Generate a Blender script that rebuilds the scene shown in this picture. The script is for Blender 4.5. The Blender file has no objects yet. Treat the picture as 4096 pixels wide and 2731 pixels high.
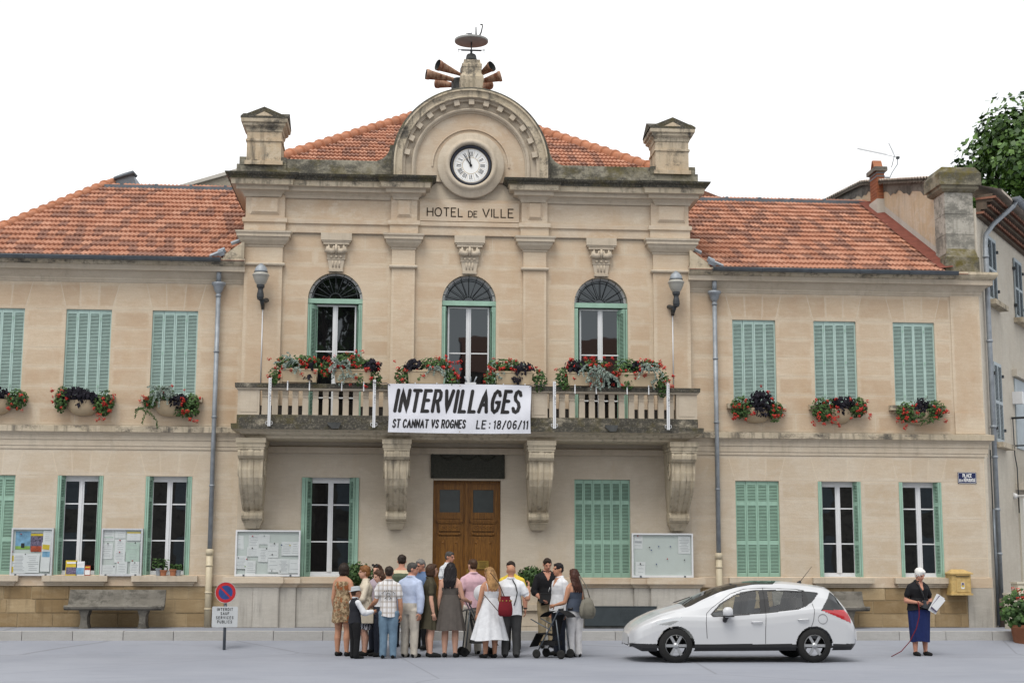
import bpy, bmesh, math, random
import numpy as np
from mathutils import Vector, Matrix, noise
random.seed(7)
C = bpy.context.scene.collection
SC = bpy.context.scene
PI = math.pi

# ---------------------------------------------------------------- camera, light
CAM = Vector((-1.431, -32.6, 1.8))
YAW, PITCH, ROLL, FOC = 0.07398044, 0.14825865, 0.00372782, 1.43278848
_f = Vector((math.sin(YAW)*math.cos(PITCH), math.cos(YAW)*math.cos(PITCH), math.sin(PITCH)))
_r = Vector((math.cos(YAW), -math.sin(YAW), 0)); _u = _r.cross(_f)
RT = math.cos(ROLL)*_r + math.sin(ROLL)*_u; UP = -math.sin(ROLL)*_r + math.cos(ROLL)*_u; FW = _f
cam = bpy.data.cameras.new('camera'); cam.lens = FOC*36; cam.sensor_width = 36; cam.sensor_fit = 'HORIZONTAL'
cam.clip_start = 0.1; cam.clip_end = 4000
camo = bpy.data.objects.new('camera', cam); C.objects.link(camo)
camo.matrix_world = Matrix(((RT.x, UP.x, -FW.x, CAM.x), (RT.y, UP.y, -FW.y, CAM.y), (RT.z, UP.z, -FW.z, CAM.z), (0, 0, 0, 1)))
SC.camera = camo

SC.view_settings.view_transform = 'Standard'; SC.view_settings.look = 'None'
SC.view_settings.exposure = 0.48; SC.view_settings.gamma = 1.0; SC.view_settings.use_curve_mapping = False
SC.cycles.max_bounces = 8; SC.cycles.diffuse_bounces = 4; SC.cycles.use_denoising = True
SC.cycles.transparent_max_bounces = 12; SC.cycles.caustics_reflective = False; SC.cycles.caustics_refractive = False

w = bpy.data.worlds.new('World'); SC.world = w; w.use_nodes = True
nt = w.node_tree; nt.nodes.clear()
SUN_EL, SUN_AZ = math.radians(58), math.radians(205)     # high, in front of the facade and a little to the left
def wn(t): return nt.nodes.new(t)
sky = wn('ShaderNodeTexSky'); sky.sky_type = 'NISHITA'; sky.sun_disc = False
sky.sun_elevation = SUN_EL; sky.sun_rotation = SUN_AZ; sky.air_density = 1.0; sky.dust_density = 3.0
bg1 = wn('ShaderNodeBackground'); bg1.inputs['Strength'].default_value = 0.10
nt.links.new(sky.outputs[0], bg1.inputs['Color'])
tc = wn('ShaderNodeTexCoord'); mp = wn('ShaderNodeMapping'); mp.inputs['Scale'].default_value = (1.0, 1.0, 2.4)
nz = wn('ShaderNodeTexNoise'); nz.inputs['Scale'].default_value = 2.3; nz.inputs['Detail'].default_value = 5; nz.inputs['Roughness'].default_value = 0.5
nt.links.new(tc.outputs['Generated'], mp.inputs[0]); nt.links.new(mp.outputs[0], nz.inputs['Vector'])
cr = wn('ShaderNodeValToRGB')
cr.color_ramp.elements[0].position = 0.34; cr.color_ramp.elements[0].color = (0.66, 0.69, 0.73, 1)
cr.color_ramp.elements[1].position = 0.56; cr.color_ramp.elements[1].color = (1.0, 1.0, 1.0, 1)
nt.links.new(nz.outputs[0], cr.inputs[0])
bg2 = wn('ShaderNodeBackground'); bg2.inputs['Strength'].default_value = 0.97      # the cloud deck
nt.links.new(cr.outputs[0], bg2.inputs['Color'])
mx = wn('ShaderNodeMixShader'); mx.inputs[0].default_value = 0.93
wo = wn('ShaderNodeOutputWorld')
nt.links.new(bg1.outputs[0], mx.inputs[1]); nt.links.new(bg2.outputs[0], mx.inputs[2]); nt.links.new(mx.outputs[0], wo.inputs[0])

sl = bpy.data.lights.new('sun', 'SUN'); sl.energy = 1.5; sl.angle = math.radians(30); sl.color = (1.0, 0.96, 0.9)
so = bpy.data.objects.new('sun', sl); C.objects.link(so)
_sd = Vector((math.sin(SUN_AZ)*math.cos(SUN_EL), math.cos(SUN_AZ)*math.cos(SUN_EL), math.sin(SUN_EL)))
so.rotation_euler = _sd.to_track_quat('Z', 'Y').to_euler(); so.location = (0, -20, 30)

# ---------------------------------------------------------------- survey: a pixel of the 4096 px photograph to a point on a known plane
def ray(px, py): return FW + RT*((px-2048)/(FOC*4096)) - UP*((py-1365.5)/(FOC*4096))
def at(px, py, Y=0.0):
    v = ray(px, py); return CAM + v*((Y-CAM.y)/v.y)
def atx(px, Y=0.0, py=1500): return at(px, py, Y).x
def atz(px, py, Y=0.0): return at(px, py, Y).z

# ---------------------------------------------------------------- helpers
def link(name, me, parent=None, loc=None, rz=0.0):
    o = bpy.data.objects.new(name, me); C.objects.link(o)
    if parent is not None: o.parent = parent
    if loc is not None: o.location = loc
    if rz: o.rotation_euler = (0, 0, rz)
    return o
def tag(o, label=None, cat=None, group=None, kind=None):
    if label: o['label'] = label
    if cat: o['category'] = cat
    if group: o['group'] = group
    if kind: o['kind'] = kind
    return o
def thing(name, label, cat, loc=(0, 0, 0), rz=0.0, group=None):
    return tag(link(name, None, None, loc, rz), label, cat, group)

class MB:
    """collects shapes; build() links them as ONE mesh object"""
    def __init__(s): s.v = []; s.f = []; s.m = []; s.sm = []
    def add(s, vs, fs, m=0, smooth=False):
        b = len(s.v); s.v += [tuple(p) for p in vs]
        for f in fs: s.f.append([i+b for i in f]); s.m.append(m); s.sm.append(smooth)
        return s
    def box(s, x0, x1, y0, y1, z0, z1, m=0):
        vs = [(x, y, z) for z in (z0, z1) for y in (y0, y1) for x in (x0, x1)]
        return s.add(vs, [(0, 2, 3, 1), (4, 5, 7, 6), (0, 1, 5, 4), (2, 6, 7, 3), (0, 4, 6, 2), (1, 3, 7, 5)], m)
    def obox(s, c, sx, sy, sz, M=None, m=0):
        """box centred on c with sizes, rotated by the 3x3 matrix M"""
        vs = []
        for z in (-.5, .5):
            for y in (-.5, .5):
                for x in (-.5, .5):
                    p = Vector((x*sx, y*sy, z*sz))
                    if M is not None: p = M @ p
                    vs.append(Vector(c)+p)
        return s.add(vs, [(0, 2, 3, 1), (4, 5, 7, 6), (0, 1, 5, 4), (2, 6, 7, 3), (0, 4, 6, 2), (1, 3, 7, 5)], m)
    def prism(s, poly, y0, y1, m=0, mside=None):
        """polygon in XZ (counter-clockwise seen from -Y) extruded from y0 (front) to y1"""
        n = len(poly); vs = [(x, y0, z) for x, z in poly]+[(x, y1, z) for x, z in poly]
        s.add(vs, [list(range(n)), list(range(2*n-1, n-1, -1))], m)
        s.add(vs, [(i, i+n, (i+1) % n+n, (i+1) % n) for i in range(n)], m if mside is None else mside)
        return s
    def prismz(s, poly, z0, z1, m=0):
        n = len(poly); vs = [(x, y, z0) for x, y in poly]+[(x, y, z1) for x, y in poly]
        return s.add(vs, [list(range(n-1, -1, -1)), list(range(n, 2*n))]+[(i, (i+1) % n, (i+1) % n+n, i+n) for i in range(n)], m)
    def tube(s, pts, r, n=8, m=0, caps=True, smooth=True):
        pts = [Vector(p) for p in pts]; rr = r if isinstance(r, (list, tuple)) else [r]*len(pts)
        vs = []; ref = None
        for i, p in enumerate(pts):
            d = (pts[min(i+1, len(pts)-1)]-pts[max(i-1, 0)]).normalized()
            if ref is None: ref = Vector((0, 0, 1)) if abs(d.z) < .9 else Vector((1, 0, 0))
            a = d.cross(ref).normalized(); b = d.cross(a).normalized(); ref = -b if (-b).length > 0 else ref
            ref = a.cross(d)
            for k in range(n):
                t = 2*PI*k/n; vs.append(p+(a*math.cos(t)+b*math.sin(t))*rr[i])
        fs = [(i*n+k, i*n+(k+1) % n, (i+1)*n+(k+1) % n, (i+1)*n+k) for i in range(len(pts)-1) for k in range(n)]
        s.add(vs, fs, m, smooth)
        if caps: s.add(vs, [list(range(n-1, -1, -1)), list(range((len(pts)-1)*n, len(pts)*n))], m)
        return s
    def lathe(s, prof, c=(0, 0, 0), n=24, m=0, smooth=True, a0=0.0, a1=2*PI, axis='z', sx=1.0, sy=1.0):
        full = abs(a1-a0-2*PI) < 1e-6; k = n if full else n+1; vs = []
        for r, z in prof:
            for i in range(k):
                t = a0+(a1-a0)*i/n
                q = (r*math.cos(t)*sx, r*math.sin(t)*sy, z)
                if axis == 'y': q = (q[0], -q[2], q[1])
                vs.append((c[0]+q[0], c[1]+q[1], c[2]+q[2]))
        fs = []
        for j in range(len(prof)-1):
            for i in range(n):
                i2 = (i+1) % k
                fs.append((j*k+i, j*k+i2, (j+1)*k+i2, (j+1)*k+i))
        return s.add(vs, fs, m, smooth)
    def sweep(s, path, prof, m=0, ends=True, mats=None):
        """profile (outward offset, z) swept along an XY polyline; outward is to the right of the walk"""
        n = len(path); P = [Vector(p) for p in path]; offs = []
        for i in range(n):
            ds = []
            if i > 0: ds.append((P[i]-P[i-1]).normalized())
            if i < n-1: ds.append((P[i+1]-P[i]).normalized())
            ns = [Vector((d.y, -d.x)) for d in ds]
            if len(ns) == 1: offs.append(ns[0])
            else:
                b = (ns[0]+ns[1]); offs.append(b/max(1e-6, b.dot(ns[0])))
        k = len(prof); vs = []
        for i in range(n):
            for o, z in prof: q = P[i]+offs[i]*o; vs.append((q.x, q.y, z))
        for i in range(n-1):
            for j in range(k-1):
                s.add([vs[i*k+j], vs[(i+1)*k+j], vs[(i+1)*k+j+1], vs[i*k+j+1]], [(0, 1, 2, 3)], m if mats is None else mats[j])
        if ends:
            s.add(vs[:k], [list(range(k))], m); s.add(vs[(n-1)*k:], [list(range(k-1, -1, -1))], m)
        return s
    def mesh(s, name, mats):
        me = bpy.data.meshes.new(name); me.from_pydata(s.v, [], s.f)
        for mt in (mats if isinstance(mats, (list, tuple)) else [mats]): me.materials.append(mt)
        me.polygons.foreach_set('material_index', s.m); me.polygons.foreach_set('use_smooth', s.sm)
        me.update(); return me
    def build(s, name, mats, parent=None, loc=None, rz=0.0, fix=True):
        me = s.mesh(name, mats)
        if fix:
            bm = bmesh.new(); bm.from_mesh(me); bmesh.ops.remove_doubles(bm, verts=bm.verts, dist=1e-5)
            bmesh.ops.recalc_face_normals(bm, faces=bm.faces); bm.to_mesh(me); bm.free()
        return link(name, me, parent, loc, rz)

def arc(cx, cz, r, a0, a1, n):
    return [(cx+r*math.cos(a0+(a1-a0)*i/n), cz+r*math.sin(a0+(a1-a0)*i/n)) for i in range(n+1)]
def copies(o, loc, parent=None, rz=None):
    """a copy of a thing or part with copies of its children (mesh data shared)"""
    c = o.copy(); C.objects.link(c); c.location = loc
    if rz is not None: c.rotation_euler = (0, 0, rz)
    if parent is not None: c.parent = parent
    def rec(a, b):
        for ch in a.children:
            d = ch.copy(); C.objects.link(d); d.parent = b; rec(ch, d)
    rec(o, c); return c
# ---------------------------------------------------------------- materials
class NB:
    def __init__(s, name):
        s.mat = bpy.data.materials.new(name); s.mat.use_nodes = True; s.nt = s.mat.node_tree
        s.b = s.nt.nodes['Principled BSDF']; s._tc = None
    def n(s, t, **kw):
        q = s.nt.nodes.new(t)
        for k, v in kw.items():
            if k in q.inputs: q.inputs[k].default_value = v
            else: setattr(q, k, v)
        return q
    def l(s, a, b): s.nt.links.new(a, b)
    def tc(s):
        if s._tc is None: s._tc = s.n('ShaderNodeTexCoord')
        return s._tc.outputs['Object']
    def mapped(s, sc=(1, 1, 1), rot=(0, 0, 0), vec=None):
        m = s.n('ShaderNodeMapping'); m.inputs['Scale'].default_value = sc; m.inputs['Rotation'].default_value = rot
        s.l(vec or s.tc(), m.inputs[0]); return m.outputs[0]
    def noise(s, scale, detail=4, rough=.55, sc=(1, 1, 1), dist=0.0):
        q = s.n('ShaderNodeTexNoise', Scale=scale, Detail=detail, Roughness=rough, Distortion=dist)
        s.l(s.mapped(sc), q.inputs['Vector']); return q.outputs[0]
    def ramp(s, fac, stops, interp='LINEAR'):
        q = s.n('ShaderNodeValToRGB'); e = q.color_ramp; e.interpolation = interp
        while len(e.elements) < len(stops): e.elements.new(0.5)
        for el, (p, c) in zip(e.elements, stops):
            el.position = p; el.color = (c, c, c, 1) if isinstance(c, (int, float)) else (*c, 1)
        s.l(fac, q.inputs[0]); return q.outputs[0]
    def mix(s, fac, a, b, mode='MIX'):
        q = s.n('ShaderNodeMix', data_type='RGBA', blend_type=mode)
        for sock, v in ((q.inputs[0], fac), (q.inputs[6], a), (q.inputs[7], b)):
            if hasattr(v, 'node'): s.l(v, sock)
            elif isinstance(v, (int, float)): sock.default_value = v
            else: sock.default_value = (*v, 1)
        return q.outputs[2]
    def math(s, op, a, b=0.0):
        q = s.n('ShaderNodeMath', operation=op)
        for sock, v in ((q.inputs[0], a), (q.inputs[1], b)):
            if hasattr(v, 'node'): s.l(v, sock)
            else: sock.default_value = v
        return q.outputs[0]
    def bump(s, h, strength=.3, dist=.01):
        q = s.n('ShaderNodeBump'); q.inputs['Strength'].default_value = strength; q.inputs['Distance'].default_value = dist
        s.l(h, q.inputs['Height']); s.l(q.outputs[0], s.b.inputs['Normal'])
    def out(s, col=None, rough=.8, spec=.3, metal=0.0):
        if col is not None:
            if hasattr(col, 'node'): s.l(col, s.b.inputs['Base Color'])
            else: s.b.inputs['Base Color'].default_value = (*col, 1)
        if hasattr(rough, 'node'): s.l(rough, s.b.inputs['Roughness'])
        else: s.b.inputs['Roughness'].default_value = rough
        s.b.inputs['Specular IOR Level'].default_value = spec; s.b.inputs['Metallic'].default_value = metal
        return s.mat
def plain(name, col, rough=.6, spec=.3, metal=0.0, var=.12, scale=6.0, bump=0.0):
    n = NB(name); f = n.noise(scale, 5)
    c = n.mix(n.ramp(f, [(.3, 0.0), (.7, 1.0)]), tuple(x*(1-var) for x in col), tuple(min(1, x*(1+var)) for x in col))
    if bump: n.bump(n.noise(scale*6, 4), bump, .01)
    return n.out(c, rough, spec, metal)
def rnd_island(n):
    """one random number per object and per loose piece of a joined mesh"""
    a = n.n('ShaderNodeObjectInfo').outputs['Random']; b = n.n('ShaderNodeNewGeometry').outputs['Random Per Island']
    return n.math('FRACT', n.math('ADD', a, b))

def stone(name, c1, c2, pale, dark=(.05, .05, .045), lichen=0.0, streak=0.0, perblock=0.0, blotch=.5, rust=0.0, moss=0.0, edge=0.0):
    n = NB(name)
    big = n.noise(.55, 6, .6); mid = n.noise(2.6, 6, .62); fine = n.noise(38, 4, .6); grain = n.noise(7, 5, .7, (.5, 1, 3.2))
    col = n.mix(n.ramp(mid, [(.32, 0.0), (.66, 1.0)]), c1, c2)
    col = n.mix(n.math('MULTIPLY', n.ramp(big, [(.44, 0.0), (.64, 1.0)]), blotch), col, pale)
    sm = n.noise(1.9, 6, .7, (1, 1, 1.5), .6)
    col = n.mix(n.math('MULTIPLY', n.ramp(sm, [(.50, 0.0), (.60, 1.0)]), blotch*.75), col, tuple(min(1, x*1.05) for x in pale))
    if perblock:
        r = rnd_island(n)
        col = n.mix(perblock, col, n.mix(r, tuple(x*.80 for x in c1), tuple(min(1, x*1.16) for x in pale)))
    if edge:      # mortar smeared over the rims of each block
        S_ = n.n('ShaderNodeSeparateXYZ'); n.l(n._tc.outputs['Generated'], S_.inputs[0])
        d1 = n.math('SUBTRACT', .5, n.math('ABSOLUTE', n.math('SUBTRACT', S_.outputs['X'], .5))); d2 = n.math('SUBTRACT', .5, n.math('ABSOLUTE', n.math('SUBTRACT', S_.outputs['Z'], .5)))
        wob = n.math('MULTIPLY', n.noise(6, 5, .7), .16)
        k = n.math('MAXIMUM', n.ramp(n.math('ADD', d1, n.math('MULTIPLY', wob, -.75)), [(.0, 1.0), (.055, 0.0)]), n.ramp(n.math('ADD', d2, n.math('MULTIPLY', wob, -1.0)), [(.0, 1.0), (.09, 0.0)]))
        col = n.mix(n.math('MULTIPLY', n.math('MULTIPLY', k, n.ramp(n.noise(1.3, 4), [(.35, .25), (.6, 1.0)])), edge), col, tuple(min(1, x*1.07) for x in pale))
    col = n.mix(n.math('MULTIPLY', n.ramp(grain, [(.35, 1.0), (.6, 0.0)]), .22), col, tuple(x*.74 for x in c1))
    col = n.mix(n.math('MULTIPLY', n.ramp(fine, [(.35, 1.0), (.65, 0.0)]), .16), col, tuple(x*.62 for x in c1))
    if rust:
        rf = n.ramp(n.noise(.9, 4, .6, (1.2, 1, .35)), [(.56, 0.0), (.72, 1.0)])
        col = n.mix(n.math('MULTIPLY', rf, rust), col, (c1[0]*.86, c1[1]*.72, c1[2]*.52))
    if streak:
        st = n.noise(5.5, 5, .6, (1.6, 1.6, .16)); ms = n.noise(.8, 3)
        k = n.math('MULTIPLY', n.ramp(st, [(.50, 0.0), (.68, 1.0)]), n.ramp(ms, [(.36, 0.1), (.6, 1.0)]))
        col = n.mix(n.math('MULTIPLY', k, streak), col, dark)
    if lichen:
        q = n.noise(2.3, 7, .70, (.8, 1, 1.3)); q2 = n.noise(24, 5, .7)
        k = n.math('ADD', n.math('MULTIPLY', q, .72), n.math('MULTIPLY', q2, .28))
        lo = .62-.28*lichen
        col = n.mix(n.ramp(k, [(lo, 0.0), (lo+.10, .92)]), col, n.mix(n.ramp(q2, [(.5, 0.0), (.74, 1.0)]), dark, tuple(x*.45 for x in pale)))
    if moss:
        mo = n.ramp(n.noise(1.7, 6, .7), [(.50, 0.0), (.66, 1.0)])
        col = n.mix(n.math('MULTIPLY', mo, moss), col, (.115, .095, .03))
    n.bump(n.math('ADD', fine, n.math('MULTIPLY', grain, .7)), .35, .006)
    return n.out(col, .9, .2)

M = {}
WA, WB, WP = (.51, .37, .25), (.555, .43, .30), (.595, .51, .39)
M['ashlar'] = stone('ashlar_stone', WA, WB, WP, perblock=.26, blotch=.5, rust=.22, edge=.75)
M['mortar'] = stone('pale_mortar', (.575, .48, .36), (.60, .51, .39), (.62, .54, .425), blotch=.5)
GA, GB, GP = (.50, .43, .335), (.54, .47, .375), (.57, .51, .42)
M['ashlar_low'] = stone('lower_ashlar_stone', (.51, .405, .29), (.54, .45, .335), GP, perblock=.20, blotch=.6, rust=.15, edge=.6)
M['plaster'] = stone('ground_floor_plaster', GA, GB, GP, blotch=.6, rust=.35, streak=.04)
M['trim'] = stone('dressed_stone', (.48, .405, .31), (.53, .455, .355), (.56, .495, .40), blotch=.6, streak=.22, dark=(.14, .125, .10))
M['trim_clean'] = stone('frieze_stone', (.51, .385, .27), (.55, .445, .325), (.59, .515, .41), blotch=.8, rust=.3)
M['weather'] = stone('weathered_stone', (.44, .37, .265), (.52, .44, .32), (.55, .48, .37), dark=(.055, .053, .05), streak=.9, lichen=.40, blotch=.7)
M['lichen'] = stone('lichened_stone', (.30, .27, .205), (.38, .34, .25), (.46, .42, .33), dark=(.035, .034, .030), lichen=1.1, streak=.7, moss=.5)
M['parapet'] = stone('mossy_parapet_stone', (.235, .215, .165), (.31, .285, .22), (.40, .375, .30), dark=(.06, .058, .05), lichen=.60, streak=.4, moss=.75, blotch=.4)
M['blotched'] = stone('blotched_balcony_stone', (.30, .265, .20), (.40, .355, .275), (.50, .45, .36), dark=(.038, .037, .032), lichen=.98, streak=.7, moss=.6)
M['pier'] = stone('pier_stone', (.50, .38, .25), (.53, .43, .30), (.54, .47, .36), dark=(.06, .058, .05), streak=.75, lichen=.30, blotch=.8)
M['corbel'] = stone('corbel_stone', (.45, .38, .275), (.50, .43, .315), (.54, .475, .365), dark=(.16, .14, .11), streak=.75, blotch=.7)
M['plinth_grey'] = stone('grey_plinth_stone', (.40, .375, .33), (.46, .43, .38), (.50, .475, .43), dark=(.20, .19, .17), streak=.5, perblock=.25, blotch=.7)
M['plinth_brown'] = stone('brown_plinth_stone', (.25, .17, .085), (.34, .24, .125), (.44, .345, .215), dark=(.10, .07, .04), streak=.35, perblock=.55, blotch=.8)
M['plinth_joint'] = stone('plinth_joint', (.36, .27, .16), (.40, .31, .19), (.44, .36, .24))
M['grey_render'] = stone('pale_grey_render', (.47, .44, .385), (.52, .49, .43), (.55, .525, .47), dark=(.22, .21, .19), streak=.35, blotch=.5)
M['neighbour'] = stone('neighbour_render', (.50, .45, .37), (.55, .50, .415), (.57, .53, .45), dark=(.25, .235, .20), streak=.25, blotch=.6)
M['gable'] = stone('gable_render', (.52, .40, .265), (.56, .455, .32), (.56, .50, .41), dark=(.18, .16, .13), streak=.4, blotch=.8)
M['rubble'] = stone('rubble_wall', (.24, .21, .16), (.34, .30, .23), (.40, .36, .29), lichen=.4, blotch=.6)
M['concrete'] = stone('speckled_concrete', (.145, .135, .115), (.20, .185, .16), (.27, .255, .225), dark=(.07, .065, .055), lichen=.55, blotch=.4)

def tile_mat(name, stops):
    n = NB(name); r = rnd_island(n)
    c = n.ramp(r, stops, 'LINEAR'); f = n.noise(9, 5, .65); g = n.noise(60, 4)
    c = n.mix(n.math('MULTIPLY', n.ramp(f, [(.45, 0.0), (.7, 1.0)]), .45), c, (.27, .135, .09))
    c = n.mix(n.math('MULTIPLY', n.ramp(g, [(.4, 1.0), (.6, 0.0)]), .25), c, (.20, .08, .045))
    n.bump(g, .3, .004); return n.out(c, .85, .2)
M['tile'] = tile_mat('clay_tile', [(0.0, (.235, .125, .095)), (.26, (.27, .145, .105)), (.36, (.40, .185, .115)), (.62, (.46, .22, .14)), (1.0, (.52, .28, .19))])
M['ridge'] = tile_mat('ridge_tile', [(0.0, (.42, .18, .10)), (1.0, (.52, .23, .13))])
M['flash'] = plain('red_flashing', (.165, .052, .036), .8, .2, var=.2)
M['old_tile'] = tile_mat('old_canal_tile', [(0.0, (.50, .45, .37)), (1.0, (.66, .61, .53))])
M['eaves'] = stone('stained_eaves_render', (.085, .06, .045), (.12, .09, .065), (.16, .125, .09), streak=.4)
M['pillar'] = stone('grey_mottled_pillar_stone', (.34, .315, .265), (.42, .395, .34), (.48, .455, .40), dark=(.15, .145, .125), lichen=.55, streak=.5, perblock=.3, blotch=.6)
M['mossy'] = stone('yellow_mossed_stone', (.20, .18, .13), (.25, .225, .16), (.33, .30, .23), dark=(.07, .066, .05), lichen=.55, moss=1.3, blotch=.4)
M['genoise'] = tile_mat('eaves_tile', [(0.0, (.16, .075, .05)), (1.0, (.26, .13, .09))])
M['zinc'] = plain('dark_zinc', (.11, .125, .14), .45, .5, .5, .2)
M['zinc_light'] = plain('zinc', (.27, .295, .32), .5, .4, .25, .2)
M['pvc'] = plain('beige_pipe', (.52, .45, .32), .5, .4, var=.08)

def paint(name, col):
    n = NB(name); f = n.noise(3, 6, .65); g = n.noise(40, 4)
    c = n.mix(n.ramp(f, [(.35, 0.0), (.65, 1.0)]), tuple(x*.86 for x in col), tuple(x*1.08 for x in col))
    c = n.mix(n.math('MULTIPLY', n.ramp(n.noise(14, 6, .7, (1, 1, .25)), [(.60, 0.0), (.72, 1.0)]), .35), c, tuple(x*.5 for x in col))
    n.bump(g, .15, .003); return n.out(c, .55, .35)
M['green_up'] = paint('pale_green_shutter_paint', (.39, .52, .475))
M['green_low'] = paint('green_shutter_paint', (.285, .445, .35))
M['grey_blue'] = paint('grey_blue_shutter_paint', (.37, .42, .44))
M['white'] = plain('white_frame_paint', (.66, .67, .68), .4, .4, var=.04)
M['alu'] = plain('aluminium', (.62, .63, .64), .38, .5, .45, .06)
M['board'] = plain('noticeboard_backing', (.56, .60, .58), .6, .3, var=.05, scale=2)
M['paper'] = plain('paper', (.70, .71, .72), .7, .2, var=.05)
M['ink'] = plain('print', (.40, .41, .43), .7, .2)
M['iron'] = plain('dark_iron', (.045, .05, .055), .5, .4, .3, .2)
M['black'] = plain('black_paint', (.012, .012, .013), .5, .4)
M['navy'] = plain('navy_enamel', (.010, .018, .075), .25, .5)
M['white_enamel'] = plain('white_enamel', (.75, .75, .74), .3, .5, var=.04)
M['red'] = plain('sign_red', (.42, .018, .022), .4, .4)
M['blue'] = plain('sign_blue', (.022, .055, .20), .4, .4)
M['signgrey'] = plain('sign_plate_grey', (.47, .49, .50), .4, .4, var=.05)
M['post_yellow'] = plain('postbox_yellow', (.50, .35, .14), .5, .3, var=.2, scale=12)
M['cream'] = plain('cabinet_cream', (.53, .49, .40), .5, .4, var=.06)
M['bronze'] = plain('dark_bronze', (.030, .030, .022), .55, .4, .4, .3, 20, .3)
M['brass'] = plain('brass', (.30, .20, .045), .4, .5, .5)
M['letter'] = plain('carved_letter_paint', (.035, .025, .018), .8, .1)
M['clockface'] = plain('clock_enamel', (.80, .80, .78), .3, .5, var=.02)
M['rust'] = (lambda n: n.out(n.mix(n.ramp(n.noise(4, 6, .65, (3, 1, 1)), [(.38, 0.0), (.6, 1.0)]), (.23, .095, .055), (.50, .33, .23)), .8, .2))(NB('rusty_horn'))
M['darkgrey'] = plain('dark_grey_steel', (.06, .062, .06), .6, .3, .2, .3)
M['troughpl'] = plain('beige_plastic_trough', (.44, .345, .225), .6, .3, var=.07)
M['box_grey'] = plain('dark_grey_metal_box', (.05, .062, .068), .5, .4, .3)
M['brick'] = tile_mat('chimney_brick', [(0.0, (.20, .062, .028)), (1.0, (.31, .11, .05))])
M['terracotta'] = plain('terracotta', (.36, .15, .08), .8, .2)

def wood():
    n = NB('varnished_oak'); g = n.noise(4, 6, .6, (9, 9, .55), 1.2); f = n.noise(40, 4, .6, (2, 2, .2))
    c = n.mix(n.ramp(g, [(.35, 0.0), (.65, 1.0)]), (.13, .052, .007), (.28, .125, .020))
    c = n.mix(n.math('MULTIPLY', n.ramp(f, [(.4, 1.0), (.6, 0.0)]), .35), c, (.075, .028, .006))
    return n.out(c, .42, .4)
M['wood'] = wood()
def glass_dark():
    n = NB('window_glass')
    wv = n.noise(1.4, 2, .5); n.bump(wv, .035, .05)
    n.b.inputs['Specular Tint'].default_value = (.86, .95, 1.0, 1)
    return n.out((.006, .006, .007), .015, .95)
M['glass'] = glass_dark()
def thin_glass(name, tint, mixf):
    n = NB(name); n.nt.nodes.remove(n.b)
    tr = n.n('ShaderNodeBsdfTransparent'); tr.inputs[0].default_value = (*tint, 1)
    gl = n.n('ShaderNodeBsdfGlossy'); gl.inputs['Roughness'].default_value = .02
    fr = n.n('ShaderNodeLayerWeight'); fr.inputs[0].default_value = .5
    ad = n.math('ADD', n.math('POWER', fr.outputs['Facing'], 4.0), mixf+.04); mx_ = n.n('ShaderNodeMixShader')
    n.l(ad, mx_.inputs[0]); n.l(tr.outputs[0], mx_.inputs[1]); n.l(gl.outputs[0], mx_.inputs[2])
    n.l(mx_.outputs[0], n.nt.nodes['Material Output'].inputs[0]); return n.mat
M['clear'] = thin_glass('clear_glass', (.93, .95, .94), 0.0)
M['carglass'] = thin_glass('tinted_car_glass', (.84, .88, .87), .07)
M['opal'] = plain('frosted_lamp_glass', (.34, .33, .295), .35, .5, var=.06)

def ground_mat():
    n = NB('pale_paving'); a = n.noise(.35, 6, .6); b = n.noise(90, 4, .7); d = n.noise(3.0, 6, .7)
    c = n.mix(n.ramp(a, [(.35, 0.0), (.65, 1.0)]), (.235, .25, .29), (.28, .295, .335))
    c = n.mix(n.math('MULTIPLY', n.ramp(b, [(.38, 1.0), (.62, 0.0)]), .3), c, (.24, .25, .275))
    c = n.mix(n.math('MULTIPLY', n.ramp(d, [(.55, 0.0), (.72, 1.0)]), .25), c, (.25, .255, .28))
    vo = n.n('ShaderNodeTexVoronoi', feature='DISTANCE_TO_EDGE', Scale=.16); n.l(n.mapped((1, 1, 1), vec=n.mix(.10, n.tc(), n.n('ShaderNodeTexNoise', Scale=1.5, Detail=5.0).outputs[1])), vo.inputs['Vector'])
    c = n.mix(n.math('MULTIPLY', n.ramp(vo.outputs['Distance'], [(.0, 1.0), (.004, 0.0)]), .5), c, (.13, .13, .14))
    c = n.mix(n.math('MULTIPLY', n.ramp(n.noise(.9, 4, .6, (1, 3, 1)), [(.56, 0.0), (.62, 1.0)]), .14), c, (.17, .175, .19))
    n.bump(b, .3, .004); return n.out(c, .85, .25)
M['ground'] = ground_mat()
M['kerb'] = stone('kerb_stone', (.36, .35, .33), (.42, .41, .39), (.46, .455, .44), perblock=.4)
M['leaf'] = (lambda n: n.out(n.mix(rnd_island(n), (.017, .043, .011), (.065, .13, .030)), .6, .3))(NB('geranium_leaf'))
M['purple'] = (lambda n: n.out(n.mix(rnd_island(n), (.006, .006, .009), (.022, .020, .027)), .8, .12))(NB('dark_purple_leaf'))
M['silver'] = (lambda n: n.out(n.mix(rnd_island(n), (.15, .20, .17), (.33, .39, .34)), .7, .2))(NB('silver_leaf'))
M['petal'] = (lambda n: n.out(n.mix(rnd_island(n), (.34, .012, .012), (.56, .045, .032)), .6, .3))(NB('red_petal'))
M['tree_leaf'] = (lambda n: n.out(n.mix(rnd_island(n), (.018, .050, .010), (.095, .18, .03)), .5, .35))(NB('plane_tree_leaf'))
M['bush_leaf'] = (lambda n: n.out(n.mix(rnd_island(n), (.018, .045, .012), (.06, .115, .03)), .6, .3))(NB('box_leaf'))
M['bark'] = plain('bark', (.12, .095, .07), .9, .1, var=.35, scale=4, bump=.5)
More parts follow.
